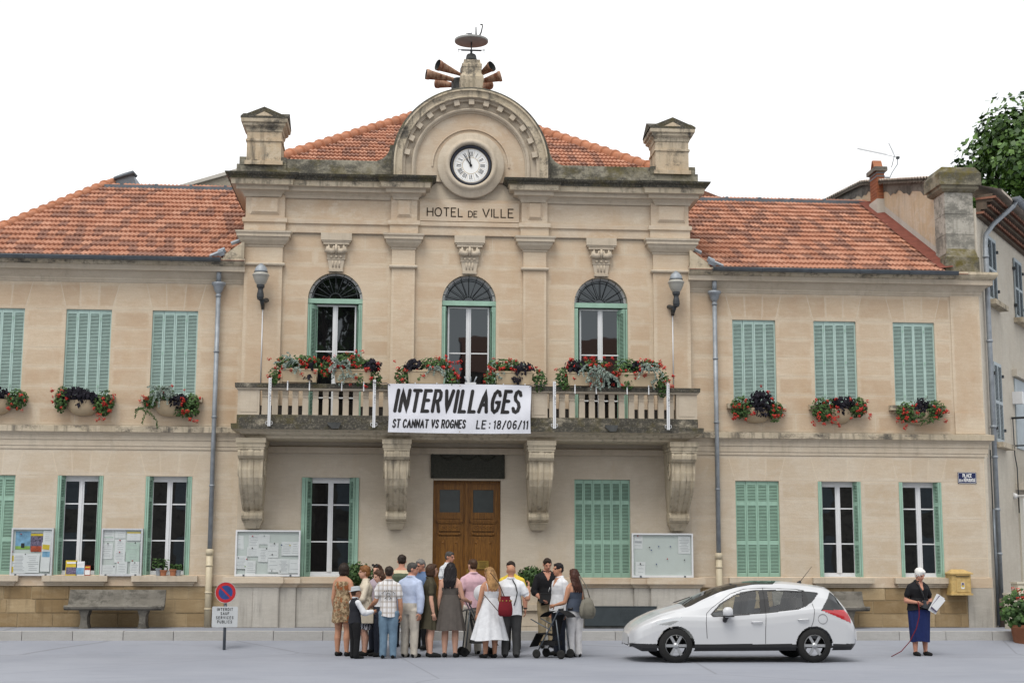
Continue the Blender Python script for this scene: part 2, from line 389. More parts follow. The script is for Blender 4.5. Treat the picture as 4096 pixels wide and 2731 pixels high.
# ---------------------------------------------------------------- ground
def sheet(name, pts, faces, mat):
    me = bpy.data.meshes.new(name); me.from_pydata(pts, [], faces); me.materials.append(mat)
    return tag(link(name, me), kind='structure')
ZP = 0.36                                       # pavement at the foot of the facade
xs = [-1500, -30, 30, 1500]
ys = [1500, -1.7, -3.4, -1500]; zz = [ZP-.14, ZP-.14, 0.0, 0.0]
v = [(x, y, z) for y, z in zip(ys, zz) for x in xs]
sheet('ground', v, [(j*4+i, (j+1)*4+i, (j+1)*4+i+1, j*4+i+1) for j in range(3) for i in range(3)], M['ground'])
pv = MB(); pv.box(-30, 30, -1.70, 3.0, ZP-.3, ZP)
pvo = tag(pv.build('pavement', M['ground']), kind='structure')
for i in range(44):
    x = -22+i*1.0
    k = MB(); k.box(x+.006, x+.994, -1.98, -1.704, ZP-.4, ZP+.004+.003*((i*7) % 3))
    k.build('kerb_stone', M['kerb'], pvo)

# ---------------------------------------------------------------- town hall
TH = thing('town_hall', 'beige stone town hall with three arched balcony windows, clock pediment and red tiled wings', 'building')
UPW = [(-10.79, -9.80), (-8.90, -7.91), (-7.02, -6.02), (6.04, 7.04), (7.93, 8.92), (9.79, 10.77)]
LOW = [(-10.80, -9.81), (-8.91, -7.93), (-7.02, -6.02), (6.04, 7.04), (7.93, 8.92), (9.80, 10.79)]
ARC = [(-2.99, .61), (0.01, .61), (3.01, .61)]; SPR = 7.58
GW = [(-3.63, -2.38), (2.39, 3.64)]
YW = .06

def wall(mb, x0, x1, z0, z1, ops, yf, depth, m=0):
    """front face with openings and their reveals; ops are (x0, x1, z0, z1, arch radius)"""
    X = {x0, x1}; Z = {z0, z1}
    for a, b, c, d, r in ops:
        X |= {a, b}; Z |= {c, d}
        if r: Z.add(d+r)
    X = sorted(x for x in X if x0 <= x <= x1); Z = sorted(z for z in Z if z0 <= z <= z1)
    for i in range(len(X)-1):
        for j in range(len(Z)-1):
            cx, cz = (X[i]+X[i+1])/2, (Z[j]+Z[j+1])/2; hole = False
            for a, b, c, d, r in ops:
                if a < cx < b and (c < cz < d or (r and d < cz < d+r)): hole = True
            if not hole: mb.add([(X[i], yf, Z[j]), (X[i+1], yf, Z[j]), (X[i+1], yf, Z[j+1]), (X[i], yf, Z[j+1])], [(0, 1, 2, 3)], m)
    for a, b, c, d, r in ops:
        yb = yf+depth; q = lambda p0, p1: mb.add([(p0[0], yf, p0[1]), (p0[0], yb, p0[1]), (p1[0], yb, p1[1]), (p1[0], yf, p1[1])], [(0, 1, 2, 3)], m)
        q((a, c), (a, d)); q((b, d), (b, c)); q((b, c), (a, c))
        if not r: q((a, d), (b, d))
        else:
            xc = (a+b)/2; P = arc(xc, d, r, 0, PI, 28)
            for s in range(28): q(P[s+1], P[s])
            for half in (P[:15], P[14:]):
                cx = xc+r if half is not None and half[0][0] > xc+1e-4 else xc-r
                for s in range(14):
                    mb.add([(cx, yf, d+r), (half[s+1][0], yf, half[s+1][1]), (half[s][0], yf, half[s][1])], [(0, 1, 2)], m)
ops_m = [(xc-r, xc+r, 4.60, SPR, r) for xc, r in ARC]+[(a, b, 1.44, 3.60, 0) for a, b in GW]+[(-.75, .75, .50, 3.56, 0)]
w1 = MB(); wall(w1, -5.02, 5.02, .34, 4.60, [o for o in ops_m if o[3] < 5], 0.0, .34)
w1.build('ground_floor_wall', M['plaster'], TH, fix=False)
w2 = MB(); wall(w2, -5.02, 5.02, 4.60, 10.30, [o for o in ops_m if o[3] > 5], .0025, .34)
w2.box(-5.02, -5.01, .006, 9, .34, 10.3); w2.box(5.01, 5.02, .006, 9, .34, 10.3)
w2.build('upper_wall', M['mortar'], TH, fix=False)
for side, x0, x1 in ((-1, -14.0, -5.0), (1, 5.0, 11.86)):
    wl = MB()
    wall(wl, x0, x1, .34, 8.0, [(a, b, 5.34, 7.27, 0) for a, b in UPW if a*side > 0]+[(a, b, 1.45, 3.60, 0) for a, b in LOW if a*side > 0], YW+.0025, .26)
    if side > 0: wl.box(11.85, 11.86, YW+.01, 6, .34, 8.4)
    wl.build('wing_wall', M['mortar'], TH, fix=False)
# dark rooms behind the panes
dk = MB(); dk.box(-13.9, 11.7, .9, .95, .4, 8.3); dk.build('room_partition', M['black'], TH)

# --- ashlar blocks: flush pieces with pale joints between them
def block(poly, yf, mat, name, g=.010):
    xs_ = [p[0] for p in poly]; zs_ = [p[1] for p in poly]; cx = sum(xs_)/len(xs_); cz = sum(zs_)/len(zs_)
    P = []
    for x, z in poly:
        P.append((x+(g if x < cx else -g), z+(g if z < cz else -g)))
    mb = MB(); mb.prism(P, yf, yf+.02); return mb.build(name, mat, TH)
rb = random.Random(3)
def rows(zs_, x0, x1, ops, yf, mat, L=.78, arcs=(), zspr=0, name='ashlar_block', keep=lambda x, z: True):
    for j in range(len(zs_)-1):
        za, zb = zs_[j], zs_[j+1]; cuts = []
        for a, b, c, d in ops:
            if c < zb-.02 and d > za+.02: cuts.append((a, b, None))
        for xc, r in arcs:
            if za < zspr+r-.02 and zb > zspr+.01: cuts.append((xc-r, xc+r, (xc, r)))
        cuts.sort(key=lambda t: t[0]); segs = []; cur = x0; la = None
        for a, b, ar in cuts:
            segs.append((cur, a, la, ar)); cur, la = b, ar
        segs.append((cur, x1, la, None))
        for a, b, arL, arR in segs:
            def edge(ar, sgn):
                xc, r = ar; n = 6; zt = min(zb, zspr+r-1e-4); pts = []
                for i in range(n+1):
                    z = za+(zt-za)*i/n; dz = max(0.0, z-zspr); pts.append((xc+sgn*math.sqrt(max(0, r*r-dz*dz)), z))
                if zb > zt+1e-3: pts.append((xc+sgn*.004, zb))
                return pts
            if b-a < .06 and not (arL or arR): continue
            n = max(1, round((b-a)/L)); xs2 = [a]
            for i in range(1, n):
                xs2.append(a+(b-a)*(i+(.22 if j % 2 else -.18)+rb.uniform(-.08, .08))/n)
            xs2.append(b)
            for i in range(n):
                l, r_ = xs2[i], xs2[i+1]
                left = edge(arL, 1) if (i == 0 and arL) else [(l, za), (l, zb)]
                right = edge(arR, -1) if (i == n-1 and arR) else [(r_, za), (r_, zb)]
                poly = left[::-1]+right
                poly = [left[0]]+right+left[::-1][:-1]
                if not keep((l+r_)/2, (za+zb)/2): continue
                if (arL and i == 0) or (arR and i == n-1):
                    mb = MB(); mb.prism(poly, yf, yf+.02); mb.build(name, mat, TH)
                else: block(poly, yf, mat, name)
def fan_row(za, zb, x0, x1, wins, yf, mat):
    """row of splayed lintel blocks over the wing windows"""
    bot, top = [x0], [x0]
    for a, b in wins:
        if b < x0 or a > x1: continue
        for t, s in ((0.0, -.16), (.32, -.05), (.68, .05), (1.0, .16)):
            xb = a+(b-a)*t
            if x0+.1 < xb < x1-.1: bot.append(xb); top.append(xb+s)
    bot.append(x1); top.append(x1)
    for i in range(len(bot)-1): block([(bot[i], za), (bot[i+1], za), (top[i+1], zb), (top[i], zb)], yf, mat, 'ashlar_block')
ZU = [4.70, 5.12, 5.55, 5.98, 6.41, 6.84, 7.27]
vis = lambda x, z: x > -10.9
for x0, x1, s in ((-11.0, -5.03, -1), (5.03, 11.15, 1)):
    wn_ = [(a, b) for a, b in UPW if a*s > 0]
    rows(ZU, x0, x1, [(a, b, 5.34, 7.27) for a, b in wn_], YW, M['ashlar'], .85, keep=vis)
    fan_row(7.27, 7.90, x0, x1, wn_, YW, M['ashlar'])
    wn_ = [(a, b) for a, b in LOW if a*s > 0]
    rows([1.47, 1.90, 2.33, 2.76, 3.18, 3.60], x0, x1 if s < 0 else 11.8, [(a, b, 1.45, 3.60) for a, b in wn_], YW, M['ashlar_low'], 1.05, keep=vis)
    fan_row(3.60, 4.18, x0, x1 if s < 0 else 11.8, wn_, YW, M['ashlar_low'])
rows([5.0, 5.40, 5.82, 6.26, 6.70, 7.14, 7.58, 7.95, 8.36, 8.72, 9.06], -4.17, 4.17,
     [(xc-r, xc+r, 4.6, SPR) for xc, r in ARC]+[(-1.75, -1.21, 4.6, 9.06), (1.22, 1.76, 4.6, 9.06)], 0.0, M['ashlar'], .80, ARC, SPR)

# --- mouldings of the wings
def lin(*p): return list(p)
CORN = [(0, 7.88), (.018, 7.90), (.018, 7.935), (.03, 7.94), (.03, 7.985), (.06, 8.02), (.12, 8.10), (.15, 8.13), (.23, 8.135), (.23, 8.25), (.26, 8.26), (.30, 8.30), (.33, 8.36), (.32, 8.42), (0, 8.45)]
CM = [0]*9+[1]*5
STR = [(0, 4.18), (.018, 4.18), (.018, 4.25), (.03, 4.255), (.03, 4.38), (.045, 4.385), (.05, 4.48), (.10, 4.545), (.14, 4.55), (.145, 4.675), (.02, 4.70)]
SM = [0]*8+[1]*3
WP_ = {-1: [(-14, YW), (-5.0, YW)], 1: [(5.0, YW), (11.88, YW), (11.88, 3.0)]}
for s, p in WP_.items():
    mb = MB(); mb.sweep(p, CORN, mats=CM); mb.build('cornice', [M['trim'], M['weather']], TH)
    mb = MB(); mb.sweep(p, STR, mats=SM); mb.build('string_course', [M['trim'], M['weather']], TH)
    mb = MB(); mb.sweep([(p[0][0], YW), (p[1][0], YW)], [(0, 1.235), (.03, 1.235), (.03, 1.455), (0, 1.47)]); mb.build('sill_band', M['trim_clean'], TH)
mb = MB(); mb.box(11.16, 11.86, YW-.045, YW+.02, 4.702, 5.19); mb.box(11.16, 11.86, YW-.02, YW+.02, 5.19, 7.90); mb.build('corner_pilaster', M['ashlar'], TH)
# brown plinth blocks
for s, x0, x1 in ((-1, -11.0, -5.25), (1, 5.25, 11.30)):
    bk = MB(); bk.box(x0-2 if s < 0 else x0, x1, YW+.0, YW+.2, .3, 1.235); bk.build('plinth_backing', M['plinth_joint'], TH)
    for j, (za, zb) in enumerate(((.365, .66), (.66, .95), (.95, 1.23))):
        x = x0-(j*.23) % .5
        while x < x1-.1:
            L = min(rb.uniform(.48, .85), x1-x)
            mb = MB(); g = .011; d = rb.uniform(.006, .020)
            mb.box(x+g, x+L-g, YW-d, YW+.05, za+g, zb-g); mb.build('plinth_block', M['plinth_brown'], TH); x += L
mb = MB(); mb.box(11.30, 11.90, YW-.025, YW+.2, .3, 1.234); mb.build('corner_plinth', M['plinth_grey'], TH)

# --- main block: plinth and ledge
LEDGE = [(0, 1.215), (.02, 1.22), (.03, 1.25), (.07, 1.295), (.10, 1.305), (.10, 1.43), (0, 1.445)]
for s in (-1, 1):
    pts = [(-5.16, .2), (-5.16, -.17), (-4.06, -.17), (-4.06, -.11), (-3.70, -.11), (-3.70, -.06), (-.98, -.06), (-.98, .1)]
    if s > 0: pts = [(-x, y) for x, y in pts][::-1]
    mb = MB(); mb.sweep(pts, LEDGE); mb.build('ledge', M['trim_clean'], TH)
    mb = MB(); mb.sweep(pts, [(0, .3), (0, 1.22)], ends=False); mb.build('plinth', M['plinth_grey'], TH)
    for a, b in ((-5.14, -4.62), (-4.60, -4.08), (-3.68, -2.8), (-2.78, -1.9), (-1.88, -1.0)):
        y = -.17 if a < -4.05 else -.06
        if s > 0: a, b = -b, -a
        mb = MB(); mb.box(a, b, y-.008, y+.02, .37, 1.21); mb.build('plinth_slab', M['plinth_grey'], TH)
mb = MB(); mb.box(-1.1, 1.1, -.45, .2, .3, .50); mb.build('door_step', M['kerb'], TH)

# --- pilasters, capitals
PIL = [(-5.02, -4.18), (-1.74, -1.22), (1.23, 1.75), (4.20, 5.04)]
CAP = [(0, 8.72), (.02, 8.73), (.025, 8.77), (.05, 8.775), (.07, 8.80), (.12, 8.86), (.14, 8.91), (.145, 8.93), (.175, 8.935), (.175, 9.0), (.20, 9.02), (.205, 9.06), (0, 9.075)]
AST = [(0, 8.285), (.03, 8.29), (.055, 8.31), (.06, 8.335), (.05, 8.36), (0, 8.375)]
for a, b in PIL:
    pm = MB(); pm.box(a, b, -.10, .02, 4.6, 8.73); pm.build('pilaster', M['ashlar'], TH)
    pth = [(a, .02), (a, -.10), (b, -.10), (b, .02)]
    mb = MB(); mb.sweep(pth, CAP); mb.build('capital', M['trim'], TH)
    mb = MB(); mb.sweep(pth, AST); mb.build('astragal', M['trim'], TH)
# --- entablature
EP = [(-5.03, 2.0), (-5.03, -.13), (-4.15, -.13), (-4.15, -.045), (-1.78, -.045), (-1.78, -.13), (-1.18, -.13), (-1.18, -.045)]
EPF = EP+[(-x, y) for x, y in EP[::-1]]
mb = MB(); mb.sweep(EPF, [(0, 9.07), (.02, 9.085), (.02, 9.265), (.03, 9.27), (.06, 9.285), (.06, 9.375), (0, 9.395)]); mb.build('architrave', M['trim_clean'], TH)
mb = MB(); mb.sweep(EPF, [(-.005, 9.38), (-.005, 9.92)], ends=False); mb.build('frieze', M['trim_clean'], TH)
for a, b in PIL:
    mb = MB(); x0, x1, z0, z1 = a+.09, b-.09, 9.45, 9.86
    o = [(x0, z0), (x1, z0), (x1, z1), (x0, z1)]; i_ = [(x0+.05, z0+.07), (x1-.05, z0+.07), (x1-.05, z1-.03), (x0+.05, z1-.03)]
    vs = [(x, -.124, z) for x, z in o]+[(x, -.175, z) for x, z in i_]
    mb.add(vs, [(4, 5, 6, 7)]+[(k, (k+1) % 4, (k+1) % 4+4, k+4) for k in range(4)]); mb.build('frieze_panel', M['trim_clean'], TH)
mb = MB(); mb.box(-1.125, 1.135, -.075, 0, 9.405, 9.845); npan = mb.build('name_panel', M['trim_clean'], TH)
CO = [(0, 9.86), (.03, 9.865), (.05, 9.92), (.10, 9.965), (.12, 9.985), (.20, 9.99), (.20, 10.075), (.23, 10.08), (.30, 10.085), (.31, 10.19), (.34, 10.20), (.36, 10.25), (.42, 10.29), (.44, 10.335), (.02, 10.37)]
COM = [0]*8+[1]*1+[2]*5
COM = [0, 0, 0, 0, 0, 0, 0, 0, 1, 1, 2, 2, 2, 2]
CPL = [(-5.03, 3.0), (-5.03, -.13), (-4.27, -.13), (-4.27, -.06), (-1.70, -.06), (-1.70, -.13), (-1.20, -.13), (-1.20, .3)]
for pth in (CPL, [(-x, y) for x, y in CPL[::-1]]):
    mb = MB(); mb.sweep(pth, CO, mats=COM); mb.build('main_cornice', [M['trim'], M['weather'], M['lichen']], TH)
# --- parapet
for s in (-1, 1):
    mb = MB()
    def bx(a, b, *r): mb.box(min(a*s, b*s), max(a*s, b*s), *r)
    bx(1.74, 5.10, -.13, .3, 10.34, 10.50); bx(1.74, 5.02, -.09, .26, 10.50, 10.765); bx(4.15, 5.26, -.12, .6, 10.36, 10.62); bx(4.15, 5.20, -.128, .58, 10.60, 10.785)
    pl = [(1.80, 10.76)]+[(1.80+.36-.36*math.cos(t), 10.76+.42-.42*math.sin(t)) for t in [PI/2*i/8 for i in range(9)]][::1]
    pl = [(1.80, 10.75), (2.20, 10.75)]+[(2.20-.38*math.sin(t), 11.15-.39*math.cos(t)) for t in [PI/2*i/8 for i in range(9)]]+[(1.70, 11.15)]
    if s < 0: pl = [(-x, z) for x, z in pl][::-1]
    mb.prism(pl, -.085, .25); mb.build('parapet', M['parapet'], TH)
    # corner pier with a little gabled cap
    cx = 4.66*s; p = MB(); h = .385; y0, y1 = -.14, .63
    p.box(cx-h, cx+h, y0, y1, 10.62, 11.40); p.box(cx-h-.045, cx+h+.045, y0-.045, y1+.045, 10.60, 10.69)
    sq = [(cx-h, y0), (cx+h, y0), (cx+h, y1), (cx-h, y1), (cx-h, y0), (cx+h, y0)]
    ring = lambda prof, m: p.sweep([(cx, y0), (cx+h, y0), (cx+h, y1), (cx-h, y1), (cx-h, y0), (cx, y0)], prof, m, ends=False)
    ring([(0, 11.14), (.025, 11.15), (.025, 11.19), (0, 11.20)], 0)
    ring([(0, 11.36), (.02, 11.38), (.03, 11.45), (.09, 11.50), (.09, 11.55), (.13, 11.57), (.14, 11.655), (0, 11.66)], 1)
    e = h+.145; c_y = (y0+y1)/2
    for ax in (0, 1):
        g = [(-e, 11.652), (e, 11.652), (e, 11.69), (0, 11.915), (-e, 11.69)]
        for k, (hh, inset) in enumerate(((1.0, 0.0),)):
            n = 5
            if ax == 0: vs = [(cx+a, c_y-e, z) for a, z in g]+[(cx+a, c_y+e, z) for a, z in g]
            else: vs = [(cx-e, c_y-a*.999, z-.001) for a, z in g]+[(cx+e, c_y-a*.999, z-.001) for a, z in g]
            p.add(vs, [list(range(5)), list(range(9, 4, -1))]+[(i, i+5, (i+1) % 5+5, (i+1) % 5) for i in range(5)], 2)
    t = [(cx-.2, 11.70), (cx+.2, 11.70), (cx, 11.80)]
    p.add([(x, c_y-e-.004, z) for x, z in t], [(0, 1, 2)], 0)
    p.build('parapet_pier', [M['pier'], M['weather'], M['lichen']], TH)

# --- arched pediment
AX, AZ = 0.02, 10.70
def arch_path(r, n=48, z0=10.33):
    return [(AX+r, z0)]+arc(AX, AZ, r, 0, PI, n)+[(AX-r, z0)]
def arch_sweep(prof, mats_, name, m, n=48, z0=10.33):
    mb = MB(); R_ = [[(x, y, z) for x, z in arch_path(r, n, z0)] for r, y in prof]
    for j in range(len(prof)-1):
        for i in range(n+2):
            mb.add([R_[j][i], R_[j][i+1], R_[j+1][i+1], R_[j+1][i]], [(0, 1, 2, 3)], m[j], False)
    return mb.build(name, mats_, TH)
mb = MB(); pl = arch_path(1.60)[::1]; mb.prism(pl, -.05, .42); mb.build('tympanum', M['trim_clean'], TH)
arch_sweep([(1.60, .42), (1.80, .42), (1.81, -.26), (1.785, -.31), (1.75, -.335), (1.715, -.34), (1.70, -.30), (1.69, -.29), (1.60, -.285), (1.575, -.30), (1.56, -.295), (1.555, -.20), (1.50, -.19), (1.49, -.11), (1.36, -.105), (1.345, -.16), (1.31, -.175), (1.28, -.15), (1.27, -.10), (1.25, -.095), (1.24, -.05)],
           [M['lichen'], M['weather'], M['trim']], 'archivolt', [0, 0, 0, 0, 1, 1, 1, 1, 1, 1, 2, 2, 2, 2, 2, 2, 2, 2, 2, 2])
for k in range(13):
    t = math.radians(90+(k-6)*13.3)
    mb = MB(); Mr = Matrix.Rotation(-(t-PI/2), 3, 'Y')
    mb.obox((AX+1.475*math.cos(t), -.17, AZ+1.475*math.sin(t)), .125, .15, .125, Mr); mb.build('dentil', M['trim'], TH)
mb = MB()
mb.lathe([(0, 0), (.765, 0), (.765, .05), (.745, .07), (.62, .075), (.60, .10), (.57, .145), (.535, .155), (.50, .145), (.485, .11), (.478, .02), (0, .02)], (AX, -.10, AZ), 72, axis='y')
mb.build('clock_surround', M['trim'], TH)
arch_sweep([(.90, -.052), (.895, -.075), (.86, -.078), (.855, -.052)], M['trim_clean'], 'clock_arch_fillet', [0, 0, 0], 36, AZ-.02)

# --- keystones
for xc, r in ARC:
    k = MB()
    k.box(xc-.345, xc+.345, -.16, .02, 8.90, 9.065); k.box(xc-.325, xc+.325, -.14, .02, 8.865, 8.90); k.box(xc-.29, xc+.29, -.125, .02, 8.81, 8.865)
    def tap(za, zb, wa, wb, ya, yb, m=0):
        vs = [(xc-wa, ya, za), (xc+wa, ya, za), (xc+wb, yb, zb), (xc-wb, yb, zb), (xc-wa, .02, za), (xc+wa, .02, za), (xc+wb, .02, zb), (xc-wb, .02, zb)]
        k.add(vs, [(0, 1, 2, 3), (1, 5, 6, 2), (4, 0, 3, 7), (0, 4, 5, 1), (3, 2, 6, 7)], m)
    tap(8.48, 8.81, .19, .25, -.06, -.075); tap(8.20, 8.48, .14, .19, -.05, -.06); tap(8.20, 8.245, .16, .165, -.075, -.08)
    tap(8.475, 8.50, .205, .21, -.075, -.08)
    # rolled scroll with flutes and three pearls
    for q in (-1, 1):
        k.tube([(xc+q*.03, -.105, 8.67), (xc+q*.12, -.10, 8.655), (xc+q*.235, -.115, 8.70)], [.055, .062, .078], 10)
        k.tube([(xc+q*.05, -.10, 8.78), (xc+q*.07, -.12, 8.70), (xc+q*.06, -.09, 8.60)], [.02, .025, .015], 8)
        k.tube([(xc+q*.17, -.10, 8.80), (xc+q*.16, -.135, 8.71), (xc+q*.13, -.09, 8.60)], [.02, .025, .015], 8)
    k.tube([(xc, -.10, 8.80), (xc, -.15, 8.70), (xc, -.10, 8.60)], [.03, .04, .02], 8)
    for q in (-1, 0, 1):
        k.lathe([(0, -.035), (.025, -.025), (.035, 0), (.025, .025), (0, .035)], (xc+q*.105, -.075, 8.535), 10)
    k.build('keystone', M['trim'], TH)
    for q in (-1, 0, 1):
        mb = MB(); mb.tube([(xc+q*.075, -.06, 8.455), (xc+q*.07, -.058, 8.30)], .018, 8); mb.build('keystone_flute', M['trim'], TH)

# --- balcony with corbels and balusters
YB = -1.12
BP = [(-4.97, .0), (-4.97, YB), (4.97, YB), (4.97, .0)]
mb = MB(); mb.sweep(BP, [(-.45, 4.36), (-.22, 4.38), (-.20, 4.42), (-.10, 4.46), (-.06, 4.50), (.02, 4.535), (.10, 4.545), (.11, 4.66), (.02, 4.672), (0, 4.675), (0, 4.855), (-.08, 4.875)], mats=[0, 0, 0, 0, 0, 0, 1, 1, 1, 1, 1])
mb.box(-4.6, 4.6, YB+.35, -.002, 4.37, 4.60); mb.box(-4.9, 4.9, YB+.06, -.004, 4.60, 4.68)
bal = mb.build('balcony', [M['corbel'], M['blotched']], TH)
mb = MB(); mb.sweep([(-4.5, -.03), (4.5, -.03)], [(0, 4.12), (.05, 4.14), (.06, 4.26), (.0, 4.28)]); mb.build('balcony_wall_band', M['trim'], bal)
mb = MB(); mb.sweep(BP, [(-.18, 5.40), (.0, 5.395), (.02, 5.41), (.02, 5.438), (.05, 5.445), (.055, 5.535), (-.20, 5.54), (-.20, 5.40)], mats=[0, 0, 0, 1, 1, 1, 1]); mb.build('balustrade_rail', [M['trim'], M['blotched']], bal)
for x0, x1 in ((-4.96, -4.50), (-1.70, -1.36), (1.33, 1.68), (4.50, 4.96)):
    mb = MB(); mb.box(x0, x1, YB+.02, YB+.22, 4.86, 5.40); mb.box(x0+.05, x1-.05, YB+.012, YB+.03, 4.92, 5.36)
    mb.build('balustrade_pier', M['trim'], bal)
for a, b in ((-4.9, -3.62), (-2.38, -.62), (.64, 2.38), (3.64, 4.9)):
    mb = MB(); mb.box(a, b, -.135 if abs(a) > 4 or abs(b) > 4 else -.115, -.004, 4.681, 5.14); mb.box(a, b, -.142 if abs(a) > 4 or abs(b) > 4 else -.122, -.004, 5.14, 5.16); mb.build('balcony_shade_band', plain('wall_foot_shade', (.03, .027, .025), .8, .2) if a < -4 else bpy.data.materials['wall_foot_shade'], bal)  # added dark band: paints the wall-foot shade seen between the balusters
bm_ = MB()
bm_.box(-.063, .063, -.055, .055, 4.86, 5.20); bm_.box(-.055, .055, -.045, .045, 5.20, 5.25); bm_.box(-.061, .061, -.058, .058, 5.25, 5.275)
bm_.box(-.055, .055, -.04, .04, 5.275, 5.31); bm_.box(-.061, .061, -.058, .058, 5.31, 5.335); bm_.box(-.063, .063, -.05, .05, 5.335, 5.40)
bme = bm_.mesh('baluster', M['trim'])
for a, b, n in ((-4.50, -1.70, 13), (-1.36, 1.33, 12), (1.68, 4.50, 13)):
    for i in range(n):
        link('baluster', bme, bal, (a+(b-a)*(i+.5)/n+.0, YB+.12, 0))
for s in (-1, 1):
    for i in range(4): link('baluster', bme, bal, (4.86*s, YB+.36+i*.2, 0), PI/2)
CV = [(-1.00, 4.14, .275), (-1.02, 4.07, .277), (-1.01, 4.0, .277), (-.95, 3.945, .272), (-.885, 3.93, .262), (-.905, 3.84, .262), (-.915, 3.70, .26), (-.89, 3.54, .256), (-.82, 3.39, .25), (-.71, 3.25, .243), (-.58, 3.12, .235), (-.46, 3.0, .226), (-.36, 2.92, .218), (-.29, 2.865, .212),
      (-.31, 2.845, .225), (-.37, 2.81, .228), (-.39, 2.75, .228), (-.37, 2.69, .226), (-.30, 2.645, .222), (-.22, 2.64, .215)]
US = [(-1, .05), (-.98, 0), (-.80, 0), (-.76, .028), (-.70, .035), (-.40, .02), (-.24, .03), (-.19, .004), (0, -.012), (.19, .004), (.24, .03), (.40, .02), (.70, .035), (.76, .028), (.80, 0), (.98, 0), (1, .05)]
def corbel(xc):
    mb = MB(); vs = []
    for y, z, hw in CV:
        for u, d in US: vs.append((xc+u*hw, y+(d if z < 3.93 and z > 2.86 else d*.5), z))
    n = len(US)
    mb.add(vs, [(j*n+i, (j+1)*n+i, (j+1)*n+i+1, j*n+i+1) for j in range(len(CV)-1) for i in range(n-1)], 0, False)
    for sgn in (-1, 1):
        side = [(xc+sgn*hw*.995, y+.03, z) for y, z, hw in CV]; back = [(xc+sgn*hw*.995, .02, z) for y, z, hw in CV]
        for i in range(len(CV)-1): mb.add([side[i], side[i+1], back[i+1], back[i]], [(0, 1, 2, 3)])
        # volute eye in relief on the cheek
        sp = [(xc+sgn*(.272), -.62+.22*(1-t/14)*math.cos(t*.75), 3.72+.26*(1-t/14)*math.sin(t*.75)) for t in range(13)]
        mb.tube(sp, .022, 6)
    mb.box(xc-.315, xc+.315, -1.06, -.01, 4.27, 4.372); mb.box(xc-.295, xc+.295, -1.04, -.01, 4.235, 4.27); mb.box(xc-.305, xc+.305, -1.03, -.01, 4.185, 4.235); mb.box(xc-.285, xc+.285, -1.015, -.01, 4.135, 4.185)
    mb.box(xc-.215, xc+.215, -.26, 0, 2.61, 2.645)
    vs = [(xc-.2, -.24, 2.61), (xc+.2, -.24, 2.61), (xc+.2, 0, 2.61), (xc-.2, 0, 2.61), (xc-.14, -.15, 2.47), (xc+.14, -.15, 2.47), (xc+.14, 0, 2.47), (xc-.14, 0, 2.47)]
    mb.add(vs, [(4, 5, 1, 0), (5, 6, 2, 1), (7, 4, 0, 3), (4, 7, 6, 5)])
    return mb.build('corbel', M['corbel'], TH)
for xc in (-4.665, -1.56, 1.56, 4.68): corbel(xc)
for xx in (-2.9, 3.05):
    mb = MB(); mb.box(xx-.14, xx+.14, YB-.16, YB-.10, 4.66, 4.70, 0); mb.prism([(xx-.14, 4.66), (xx-.03, 4.56), (xx+.10, 4.57), (xx+.14, 4.66)], YB-.165, YB-.105); mb.build('broken_spout', M['darkgrey'], bal)

